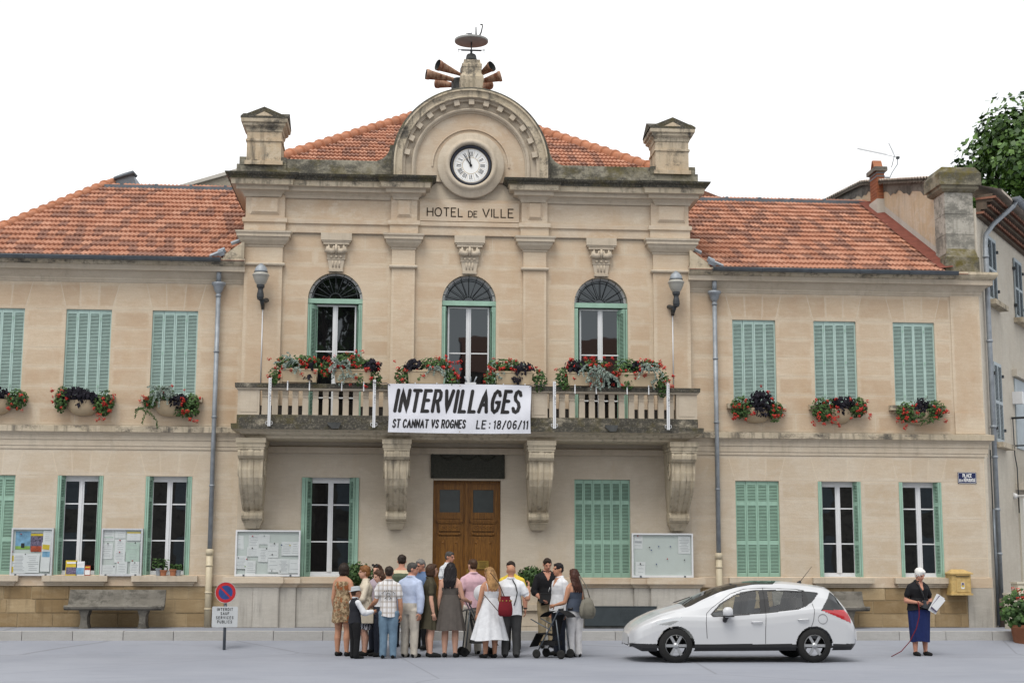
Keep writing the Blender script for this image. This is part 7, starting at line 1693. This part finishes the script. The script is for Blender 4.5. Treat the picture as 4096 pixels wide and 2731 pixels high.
    # legs
    ft = []
    for sx in (-1, 1):
        hx_ = sx*.050*k*wide**.5; yy = stance*sx*k; a = Vector((hx_, 0, .50*k)); kn = Vector((hx_*1.1, yy*.5-.010*k, .275*k)); an = Vector((hx_*1.15, yy, .045*k)); tr = bottom and bottom[0] == 'trousers'
        if tr: B.tube([a, a.lerp(kn, .5), kn, kn.lerp(an, .5), an+Vector((0, 0, -.012*k))], [.066*k*wide**.5, .060*k, .048*k, .043*k, .040*k], 'leg')
        else: B.tube([a, a.lerp(kn, .5), kn, kn.lerp(an, .35)+Vector((0, .010*k, 0)), an], [.060*k, .052*k, .037*k, .037*k, .022*k], 'bareleg')
        B.tube([an+Vector((0, .018*k, -.020*k)), an+Vector((sx*.004*k, -.055*k, -.022*k)), an+Vector((sx*.012*k, -.105*k, -.028*k))], [.026*k, .025*k, .020*k], 'shoe')
    if sleeve in ('short', 'long', 'roll') and not neck == 'round':       # shirt collar
        zc = .845*k; P = [(.040*k*math.cos(q)*1.05, lz(zc)+.004*k+.040*k*math.sin(q), zc+.010*k-.012*k*max(0, -math.sin(q))) for q in [-PI/2+.35+(2*PI-.7)*i/12 for i in range(13)]]; B.tube(P, [.0085*k]*13, 'collar', 8)
    me = B.fuse(.0125 if not child else .0105, 3); co, tg_ = B.classify(me)
    belt = .575*k; mi = np.zeros(len(co), int)
    tors = tg_ == 'torso'; mi[tors] = 1
    if bottom: mi[tors & (co[:, 2] < belt)] = 2
    mi[(tg_ == 'sleeve') | (tg_ == 'collar')] = 1; mi[tg_ == 'leg'] = 2; mi[tg_ == 'shoe'] = 3
    if over: mi[tors & (co[:, 2] >= belt-.02)] = 6
    if shoulder_mat: mi[(tg_ == 'sleeve') | (tors & (co[:, 2] > .795*k))] = 7
    if sleeve == 'strap': mi[tors & (co[:, 2] > (.745*k if not straps else straps*k))] = 0
    if neck == 'v': mi[tors & (co[:, 1] < lz(.8*k)-.01) & (co[:, 2] > .745*k) & (abs(co[:, 0]) < (co[:, 2]-.735*k)*.42)] = 0
    if neck == 'round': mi[tors & (co[:, 2] > .832*k)] = 0
    hd = (tg_ == 'head')
    if hd.any():
        q = (co-np.array(piv)) @ np.array(HR); q = q/hs+np.array([0, .10, .15])
        for sx in (-1, 1): mi[hd & (q[:, 1] < -.2) & (((q[:, 0]-sx*.135)/.050)**2+((q[:, 2]-.515)/.028)**2 < 1)] = 4; mi[hd & (q[:, 1] < -.2) & (((q[:, 0]-sx*.14)/.085)**2+((q[:, 2]-.60)/.016)**2 < 1)] = 4
        mi[hd & (q[:, 1] < -.25) & ((q[:, 0]/.115)**2+((q[:, 2]-.225)/.036)**2 < 1)] = 5
    # cloth wrinkles: push the clothed vertices along their normals
    nv_ = len(me.vertices); vc = np.empty(nv_*3); me.vertices.foreach_get('co', vc); vc = vc.reshape(-1, 3); vn = np.empty(nv_*3); me.vertices.foreach_get('normal', vn); vn = vn.reshape(-1, 3)
    clothed = np.zeros(nv_, bool); lt = np.empty(len(me.polygons), int); me.polygons.foreach_get('loop_total', lt); li = np.empty(len(me.loops), int); me.loops.foreach_get('vertex_index', li); fm = np.repeat((mi == 1) | (mi == 2) | (mi == 6) | (mi == 7), lt); clothed[li[fm]] = True
    s_ = rl.uniform(0, 9); wv = np.array([noise.noise(Vector((a*7+s_, b*7, c*4.5)))*.0075+noise.noise(Vector((a*16, b*16+s_, c*13)))*.0035 for a, b, c in vc])
    vc[clothed] += vn[clothed]*wv[clothed][:, None]; me.vertices.foreach_set('co', vc.ravel())
    HM = MB()
    for wr, fo, sx, A in wrists: hand_geo(HM, wr+fo*.004, fo, Vector(A.get('n', (-sx*.9, -.3, .0))), H/1.75, A.get('curl', curl), sx)
    hm = HM.mesh('h', SK[skin]); bm = bmesh.new(); bm.from_mesh(me)
    for i, fc in enumerate(bm.faces): fc.material_index = int(mi[i])
    nf = len(bm.faces); bm.from_mesh(hm); bm.faces.ensure_lookup_table()
    for fc in bm.faces[nf:]: fc.material_index = 0; fc.smooth = True
    me.materials.clear(); bm.to_mesh(me); bm.free()
    for q in mats: me.materials.append(q)
    me.name = 'body'; bd = link('body', me, t)
    # hair
    st, hcol = hair
    if st != 'bald':
        Hh = Body(); e2 = lambda c, r: Hh.ell(hp(*c), [a*hs for a in r], 'h', HR)
        e2((0, .065, .67), (.355, .41, .365))
        if st == 'short': e2((0, .17, .50), (.315, .29, .30)); e2((0, -.16, .86), (.24, .20, .12))
        if st == 'puffy': e2((0, .08, .68), (.40, .45, .40)); e2((0, .18, .45), (.34, .32, .30)); e2((.0, -.17, .84), (.30, .22, .17))
        if st == 'bob':
            e2((0, .14, .52), (.42, .40, .46)); e2((.27, .0, .34), (.13, .24, .34)); e2((-.27, .0, .34), (.13, .24, .34)); e2((0, .2, .22), (.36, .28, .26)); e2((0, -.19, .84), (.27, .18, .14))
        if st in ('long', 'wavy'):
            L_ = .155*H if st == 'long' else .15*H; e2((0, .14, .55), (.39, .38, .46)); e2((0, -.17, .85), (.27, .2, .14)); nS = 9
            for i in range(nS):
                a = -1.25+2.5*i/(nS-1); x, y = .34*math.sin(a), .10+.30*math.cos(a); p0 = hp(x, y, .55); p1 = hp(x*1.12, y+.08, .10); back = Vector((p1.x*1.05, lz(.8*k)+.062*k+.01*math.cos(a), p1.z-L_*.45)); p3 = Vector((p1.x*.9+rl.uniform(-.012, .012), back.y+.012, p1.z-L_*rl.uniform(.75, 1.0)))
                if st == 'wavy': back.x += rl.uniform(-.02, .02)
                Hh.tube([p0, p1, back, p3], [.15*hs, .16*hs, .12*hs, .04*hs], 'h', 10)
        hme_ = Hh.fuse(.0115, 2); nv_ = len(hme_.vertices); vc = np.empty(nv_*3); hme_.vertices.foreach_get('co', vc); vc = vc.reshape(-1, 3); vn = np.empty(nv_*3); hme_.vertices.foreach_get('normal', vn); vn = vn.reshape(-1, 3)
        fr = 70 if st in ('short', 'puffy') else 95; amp = .0045 if st != 'puffy' else .008
        vc += vn*(amp*np.sin(vc[:, 0]*fr*1.3+3*np.sin(vc[:, 2]*26+s_))*np.cos(vc[:, 1]*fr+2*np.sin(vc[:, 2]*19)))[:, None]; hme_.vertices.foreach_set('co', vc.ravel()); hme_.materials.clear(); hme_.materials.append(HC[hcol]); hme_.name = 'hair'; link('hair', hme_, t)
    # hanging cloth
    wr_ = lambda z, s, s2=None: (z*k, 0, lz(z*k), s*k, (s2 or s*.72)*k)
    if hem: cloth_loft('shirt_tail', CL[over or top], t, ringsub([wr_(.66, wst/k*1.08, .068*wide), wr_(.59, max(wst, hipw*.98)/k*1.10, .076*wide), wr_(.53, hipw/k*1.13, .083*wide), wr_(hem, hipw/k*1.17, .087*wide)]), 5, .035, 56, seed+3)
    if bottom and bottom[0] == 'skirt':
        a, b, fl = bottom[2], bottom[3], bottom[4]; cloth_loft('skirt', CL[bottom[1]], t, ringsub([wr_(a, wst/k*1.07, .068*wide), wr_(a-.07, hipw/k*1.08, .080*wide), wr_((a-.07)*.5+b*.5, (hipw/k*1.08+fl)*.5, (.080*wide+fl*.80)*.5), wr_(b, fl, fl*.80)]), 9, .075, 72, seed+5)
    return t, base, dict(k=k, hp=hp, hs=hs, HR=HR, wr=wrists, lz=lz)
def world(t, p): return Matrix.Translation(t.location) @ Matrix.Rotation(t.rotation_euler.z, 4, 'Z') @ Vector(p)
A_ = lambda up, fo, **kw: dict(up=up, fo=fo, **kw)
P1 = person(1375, -4.0, 2250, 152, 'woman with a dark bob seen from behind in a sleeveless brown floral dress', 'f', hair=('bob', 'dark'), skin='tan', top='floral', sleeve='strap', straps=.80, bottom=('skirt', 'floral', .66, .36, .118), aR=A_((.25, .1, -1), (-.3, -.9, -.35)), aL=A_((.16, .02, -1), (.0, -.3, -1)), head=(15, 8), seed=1)
q = MB(); q.tube([(.080*P1[2]['k']*math.cos(a)*1.0, .060*P1[2]['k']*math.sin(a), .625*P1[2]['k']) for a in [2*PI*i/24 for i in range(25)]], .016, 8); q.build('belt', CL['shoe_brown'], P1[0])
P2 = person(1422, -4.7, 2347, 118, 'small boy in a grey felt hat, dark waistcoat and white shirt', 'm', hair=('short', 'brown'), skin='tan', top='white_cotton', sleeve='long', over='dark_waistcoat', bottom=('trousers', 'black_cloth'), aL=A_((.25, -.3, -1), (.1, -1, .05)), aR=A_((.25, -.4, -.8), (-.1, -1, .15)), child=True, hem=.50, head=(-10, -6), seed=2, wide=1.05)
d2 = P2[2]; q = MB(); prof = [(.62, .70), (.60, .685), (.45, .72), (.43, .74), (.41, .95), (.36, 1.06), (.20, 1.08), (0, 1.05)]
n_ = 28; vs = [d2['hp'](r*math.cos(2*PI*i/n_)*.86, .03+r*math.sin(2*PI*i/n_), z+.03*math.cos(2*(2*PI*i/n_))*(r > .5)) for r, z in prof for i in range(n_)]; q.add(vs, [(j*n_+i, j*n_+(i+1) % n_, (j+1)*n_+(i+1) % n_, (j+1)*n_+i) for j in range(len(prof)-1) for i in range(n_)], 0, True); q.build('felt_hat', CL['pale_felt'], P2[0])
P3 = person(1464, -3.9, 2263, -82, 'woman with short auburn hair, cream jacket and black and white print skirt', 'f', hair=('puffy', 'ginger'), skin='fair', top='cream_jacket', sleeve='roll', bottom=('skirt', 'zebra', .62, .30, .118), aL=A_((.2, -.35, -1), (-.25, -.7, .75), curl=.9), aR=A_((.2, -.3, -1), (-.2, -.8, .6), curl=.9), hem=.49, wide=1.10, seed=3)
hb = thing('cream_handbag', 'cream handbag hanging at the side of the auburn-haired woman', 'handbag', world(P3[0], (.19, -.02, .62)), P3[0].rotation_euler.z)
q = MB(); q.box(-.03, .04, -.17, .15, 0, .26); q.tube([(0, -.14, .25), (0, -.08, .45), (0, .06, .45), (0, .12, .25)], .010, 6); q.build('bag', CL['cream_jacket'], hb)
q = MB(); q.box(.04, .046, -.06, .06, .17, .185); q.build('clasp', M['iron'], hb)
P4 = person(1512, -3.3, 2256, -28, 'long-haired brunette with dark sunglasses pushed up on her head', 'f', hair=('long', 'brown'), skin='fair', top='mauve_top', sleeve='short', bottom=('trousers', 'dark_denim'), seed=4)
d4 = P4[2]; q = MB()
for sx in (-1, 1): q.lathe([(0, .0), (.026, .002), (.028, .008)], d4['hp'](sx*.16, -.37, .93), 12, axis='y', sx=1.2)
q.tube([d4['hp'](-.36, .0, .80), d4['hp'](-.28, -.32, .93), d4['hp'](.28, -.32, .93), d4['hp'](.36, .0, .80)], .005, 5); q.build('sunglasses', M['black'], P4[0])
P5 = person(1524, -4.1, 2278, -66, 'smiling girl with loose brown hair in profile, in front of the brunette with sunglasses', 'f', hair=('long', 'brown'), skin='fair', top='white_cotton', sleeve='short', bottom=('trousers', 'dark_denim'), head=(0, 12), seed=5)
P6 = person(1557, -4.7, 2264, 176, 'teenage boy from behind in a plaid short-sleeved shirt and washed jeans', 'm', hair=('short', 'dark'), skin='tan', top='plaid', sleeve='short', bottom=('trousers', 'washed_denim'), aL=A_((.25, -.1, -1), (.55, -.8, -.5)), hem=.455, wide=.92, seed=6)
dk_ = P6[2]['k']; q = MB(); fnb = lambda x, z: (x, .0755*dk_+P6[2]['lz'](z)-.10*x*x, z)
for i in range(9): a = math.radians(155-130*i/8); q.tube([fnb(.135*math.cos(a), .70*dk_+.10*math.sin(a)-.03), fnb(.112*math.cos(a), .70*dk_+.078*math.sin(a)-.03)], .007, 5)
q.tube([fnb(.035*math.cos(a), .69*dk_+.035*math.sin(a)) for a in [2*PI*i/14 for i in range(15)]], .005, 5)
for sx in (-1, 1): q.tube([fnb(sx*.03, .665*dk_), fnb(sx*.07, .645*dk_), fnb(sx*.05, .66*dk_), fnb(sx*.02, .64*dk_)], .005, 5)
tag(q.build('back_print', M['iron'], P6[0]), kind='stuff')
P7 = person(1607, -2.7, 2217, 158, 'tall short-haired man from behind in a green T-shirt with cream sleeves', 'm', hair=('short', 'dark'), skin='ruddy', top='moss_green_jersey', sleeve='short', shoulder_mat='cream_jersey', neck='round', bottom=('trousers', 'dark_denim'), hem=.50, wide=1.15, head=(20, 10), seed=7)
P8 = person(1641, -4.4, 2249, 148, 'man in a light blue long-sleeved shirt and pale trousers looking right', 'm', hair=('short', 'dgrey'), skin='ruddy', top='light_blue_cotton', sleeve='long', bottom=('trousers', 'stone_chinos'), head=(-58, 4), lean=3, wide=1.06, aL=A_((.2, .05, -1), (.05, -.22, -1)), aR=A_((.2, .1, -1), (.0, .1, -1)), seed=8)
P9 = person(1690, -2.9, 2234, -38, 'grey-haired man in a blue denim shirt smiling towards the left', 'm', hair=('short', 'grey'), skin='ruddy', top='denim_shirt_blue', sleeve='short', bottom=('trousers', 'black_cloth'), head=(-10, 14), seed=9)
P10 = person(1722, -4.3, 2254, 98, 'woman with a brown bob in profile wearing an olive short-sleeved dress', 'f', hair=('bob', 'brown'), skin='fair', top='olive_cotton', sleeve='short', bottom=('skirt', 'olive_cotton', .66, .30, .128), seed=10)
P11 = person(1793, -1.55, 2205, 52, 'grey-templed man in a white checked shirt standing highest in front of the door', 'm', hair=('short', 'dgrey'), skin='ruddy', top='check', sleeve='short', bottom=('trousers', 'dark_denim'), hem=.48, wide=1.14, head=(8, 6), seed=11)
P12 = person(1803, -4.4, 2249, 168, 'woman with long black hair in a grey strappy dress holding the pushchair', 'f', hair=('long', 'black'), skin='fair', top='grey_brown_jersey', sleeve='strap', straps=.735, bottom=('skirt', 'grey_brown_jersey', .66, .285, .165), aR=A_((.25, -.1, -1), (.35, -.95, -.25), curl=1.1), seed=12)
P13 = person(1893, -3.5, 2235, -168, 'man from behind in a pink short-sleeved shirt with a hand in his pocket', 'm', hair=('short', 'brown'), skin='fair', top='pink_cotton', sleeve='short', bottom=('trousers', 'pale_chinos'), hem=.485, aL=A_((.30, .12, -1), (-.35, -.2, -1)), aR=A_((.22, .0, -1), (-.2, -.3, -1)), head=(18, 0), seed=13)
P14 = person(1962, -4.6, 2267, -158, 'woman with long wavy blond hair in a flared white sun dress', 'f', hair=('wavy', 'blond'), skin='tan', top='white_cotton', sleeve='strap', straps=.735, bottom=('skirt', 'white_cotton', .66, .20, .215), aL=A_((.22, -.05, -1), (.12, -.25, -1)), head=(20, 5), seed=14)
P15 = person(2044, -4.5, 2257, 172, 'bald man from behind in an untucked white short-sleeved shirt with a camera strap', 'm', hair=('bald', 'dark'), skin='tan', top='white_linen', sleeve='short', bottom=('trousers', 'charcoal_cloth'), hem=.455, wide=1.16, aR=A_((.45, .05, -1), (.05, -.35, .95), curl=1.1), aL=A_((.3, -.2, -1), (-.3, -.9, .1)), seed=15)
k = P15[2]['k']; q = MB(); q.tube([(-.02*k, .052*k, .84*k), (-.055*k, .074*k, .78*k), (-.075*k, .090*k, .70*k), (-.06*k, .098*k, .62*k), (.0, .10*k, .55*k)][:4]+[(-.04*k, .10*k, .56*k)], .011, 6); q.build('camera_strap', M['black'], P15[0])
P16 = person(2024, -3.2, 2243, -24, 'dark-haired man in a yellow short-sleeved shirt half hidden behind the bald man', 'm', hair=('short', 'dark'), skin='ruddy', top='yellow_cotton', sleeve='short', bottom=('trousers', 'black_cloth'), wide=1.15, aL=A_((.24, .0, -1), (.08, -.12, -1)), head=(-8, 10), xoff=.13, lean=4, seed=16)
wr = P16[2]['wr'][0][0]; q = MB(); q.tube([wr+Vector((.034*math.cos(a), .034*math.sin(a), .02)) for a in [2*PI*i/12 for i in range(13)]], .011, 6); q.build('wristwatch', M['black'], P16[0])
P17 = person(2187, -2.7, 2230, 8, 'slim man in an open-necked black shirt and khaki trousers looking down', 'm', hair=('short', 'dark'), skin='ruddy', top='black_cotton', sleeve='roll', neck='v', bottom=('trousers', 'khaki_cotton'), hem=.475, aR=A_((.25, .0, -1), (-.35, -.6, -.45)), aL=A_((.22, .05, -1), (-.2, -.6, -.5)), head=(0, 18), seed=17)
P18 = person(2238, -3.9, 2251, -68, 'dark-haired man in a loose white linen shirt and dark jeans turned left', 'm', hair=('short', 'black'), skin='tan', top='white_linen', sleeve='long', neck='v', bottom=('trousers', 'dark_denim'), hem=.47, wide=1.10, aL=A_((.2, .12, -1), (.0, -.1, -1)), aR=A_((.2, .1, -1), (.0, -.3, -1)), seed=18)
P19 = person(2298, -4.4, 2274, -148, 'woman with long chestnut hair in a dark denim camisole and white trousers', 'f', hair=('long', 'chestnut'), skin='tan', top='denim_top', sleeve='strap', straps=.735, bottom=('trousers', 'white_denim'), hem=.52, aL=A_((.25, -.1, -1), (.35, -.95, -.25)), seed=19)
P20 = person(3670, -4.0, 2270, 12, 'elderly white-haired woman in a black polo shirt and long blue skirt by the postbox', 'f', hair=('puffy', 'white'), skin='ruddy', top='black_cotton', sleeve='short', neck='v', bottom=('skirt', 'navy_skirt', .60, .16, .112), hem=.52, wide=1.28, aR=A_((.35, .10, -1), (-.45, -.75, -.10), curl=1.0), aL=A_((.38, .10, -1), (-.55, -.70, -.12), curl=.9), head=(12, 24), seed=20)
for P in (P12, P14, P19):                         # shoulder straps
    k = P[2]['k']; q = MB()
    for sx in (-1, 1): q.tube([(sx*.060*k, .068*k, .735*k), (sx*.066*k, .056*k, .80*k), (sx*.064*k, .012*k, .833*k), (sx*.058*k, -.045*k, .80*k), (sx*.052*k, -.068*k, .745*k)], .007, 6)
    q.build('shoulder_straps', CL['grey_brown_jersey'] if P is P12 else (CL['white_cotton'] if P is P14 else CL['charcoal_cloth']), P[0])
# ---- carried things
b = thing('red_drawstring_bag', 'dark red leather drawstring bag on the back of the blond woman in white', 'bag', Vector((at(2022, 2420, -4.95).x, -4.92, .78)), .15)
q = MB(); q.lathe([(0, 0), (.10, .0), (.135, .03), (.14, .14), (.12, .26), (.085, .34), (.10, .37)], (0, 0, 0), 20, 0, True, sx=1, sy=.72); q.build('pouch', CL['red_leather'], b)
for a in range(5): t_ = PI+PI*(a+.5)/5; q = MB(); q.lathe([(0, .008), (.012, .006), (.014, 0)], (.115*math.cos(t_), .085*math.sin(t_)-.005, .285), 10, axis='y'); q.build('eyelet', M['brass'], b)
q = MB(); q.tube([(-.02, -.02, .35), (-.12, .02, .60), (-.26, .14, .80)], .009, 6); q.tube([(-.10, -.02, .05), (-.24, .05, .22), (-.38, .16, .40)], .008, 6); q.build('strap', CL['shoe_brown'], b)
b = thing('silver_shoulder_bag', 'crinkled silver shoulder bag hanging behind the chestnut-haired woman', 'bag', Vector((at(2350, 2420, -4.6).x, -4.55, .72)), .3)
q = MB(); q.lathe([(0, 0), (.12, .01), (.16, .08), (.155, .22), (.11, .34), (.05, .40)], (0, 0, 0), 20, 0, True, sx=1, sy=.55); q.build('bag', CL['silver_leather'], b)
q = MB()
for a in range(9): x = -.12+.03*a; q.tube([(x, -.088+.3*abs(x)*.4, .05), (x*1.1+.01, -.09+.3*abs(x)*.4, .16), (x*.8, -.075+.3*abs(x)*.4, .30)], .007, 5)
tag(q.build('gathers', CL['silver_leather'], b), kind='stuff')
q = MB(); q.tube([(.06, 0, .38), (-.02, 0, .62), (-.12, .06, .80)], .011, 6); q.tube([(-.07, -.03, .38), (-.10, -.02, .6), (-.14, .05, .80)], .011, 6); q.build('strap', CL['silver_leather'], b)
b = thing('black_waist_bag', 'black bag held open at the waist of the black-shirted man', 'bag', world(P17[0], (-.05, -.19, .93)), .1)
q = MB(); q.box(-.14, .14, -.07, .05, -.05, .14); q.box(-.145, .145, -.08, .06, .13, .15); q.build('bag', M['black'], b); q = MB(); q.tube([(.02, -.08, .17), (.05, -.09, .26), (.08, -.08, .2)], .008, 5); q.build('keyring', M['alu'], b)
b = thing('white_round_hat', 'white round brimmed hat held between the pink-shirted man and the blond woman', 'hat', at(1928, 2372, -4.35), -.25)
q = MB(); q.lathe([(0, .05), (.09, .045), (.105, .01), (.15, .012), (.165, .0), (.165, -.012), (.10, -.012), (0, .02)], (0, 0, 0), 32, axis='y', sy=1); q.build('brim', CL['white_cotton'], b)
# pushchair of the woman in grey, and a black one behind the white-trousered woman
def pushchair(x, y, rz, lab, hz=1.02, fabric='charcoal_cloth'):
    t = thing('pushchair', lab, 'pushchair', (x, y, gz(y)), rz, 'pushchairs in the crowd')
    for sx in (-.22, .22):
        q = MB(); q.tube([(sx, .02, hz), (sx, -.06, hz-.04), (sx*.98, -.12, hz-.16), (sx, -.48, .12)], .013, 8); q.tube([(sx, -.10, hz-.20), (sx, -.02, .12)], .013, 8); q.tube([(sx, -.20, hz-.40), (sx, -.62, .72)], .011, 8); q.build('frame', M['zinc'], t)
        q = MB(); q.tube([(sx, .05, hz-.005), (sx, -.05, hz-.02)], .019, 8); q.build('handle', M['black'], t)
        for yy in (0, -.50):
            q = MB(); q.lathe([(.035, -.015), (.075, -.02), (.085, 0), (.075, .02), (.035, .015), (0, .01)], (0, 0, 0), 18, axis='y'); wo__ = q.build('wheel', ctyre, t); wo__.location = (sx, yy, .085); wo__.rotation_euler = (0, 0, PI/2)
    q = MB(); q.add([(-.2, -.12, .80), (.2, -.12, .80), (.2, -.20, .42), (-.2, -.20, .42), (-.2, -.52, .46), (.2, -.52, .46), (-.2, -.66, .20), (.2, -.66, .20)], [(0, 1, 2, 3), (3, 2, 5, 4), (4, 5, 7, 6)]); q.box(-.16, .16, -.45, -.14, .24, .32); q.build('seat_fabric', CL[fabric], t)
    q = MB(); vs = [(sx, -.16-.30*math.cos(a), .70+.18*math.sin(a)) for a in [PI*(.1+.8*i/8) for i in range(9)] for sx in (-.21, .21)]; q.add(vs, [(2*i, 2*i+1, 2*i+3, 2*i+2) for i in range(8)]); q.build('hood', CL[fabric], t)
pushchair(at(1850, 2390, -4.5).x+.04, -4.0, math.radians(95), 'grey-framed pushchair pushed by the woman in the grey dress', 1.08)
pushchair(at(2238, 2450, -4.6).x+.10, -4.75, math.radians(-120), 'black pushchair between the white-shirted man and the white trousers', .92, 'black_cloth')
# what the elderly woman carries
b = thing('magazine_bundle', 'bundle of folded magazines and papers under the elderly woman\'s arm', 'magazines', world(P20[0], (.20, -.30, 1.0)), .1)
for i in range(4):
    q = MB(); q.obox((.008*i, -.016*i, .012*(i % 2)), .17-.012*i, .011, .36-.03*i, Matrix.Rotation(.50+.07*i, 3, 'Y') @ Matrix.Rotation(.1, 3, 'X')); q.build('magazine', M[('paper', 'paper', 'poster_violet', 'paper')[i]], b)
b = thing('phone', 'dark phone in the right hand of the elderly woman', 'phone', world(P20[0], (-.16, -.31, 1.06)))
q = MB(); q.obox((0, 0, 0), .17, .05, .022, Matrix.Rotation(.5, 3, 'Y')); q.build('case', M['black'], b)
b = thing('cross_body_bag', 'small black cross-body pouch on the elderly woman\'s chest', 'bag', world(P20[0], (.03, -.205, 1.0)), math.radians(12))
q = MB(); q.obox((.02, 0, -.02), .20, .05, .15, Matrix.Rotation(.25, 3, 'Y')); q.build('pouch', M['iron'], b); q = MB(); q.tube([(-.02, .0, .04), (-.07, .0, .20), (-.11, .05, .38), (-.10, .17, .46)], .014, 6); q.tube([(.08, .0, .0), (.20, .03, -.03)], .014, 6); q.build('strap', M['black'], b)
b = thing('dog_lead', 'dark red lead hanging from the elderly woman\'s hand', 'lead', (0, 0, 0)); a = world(P20[0], (-.20, -.30, 1.04))
q = MB(); q.tube([a, a+Vector((.01, -.02, -.12)), a+Vector((.0, -.03, -.28)), a+Vector((-.07, -.05, -.50)), a+Vector((-.22, -.08, -.75)), a+Vector((-.40, -.1, -.93)), a+Vector((-.6, -.1, -1.03))], .009, 6); q.build('strap', CL['red_leather'], b)
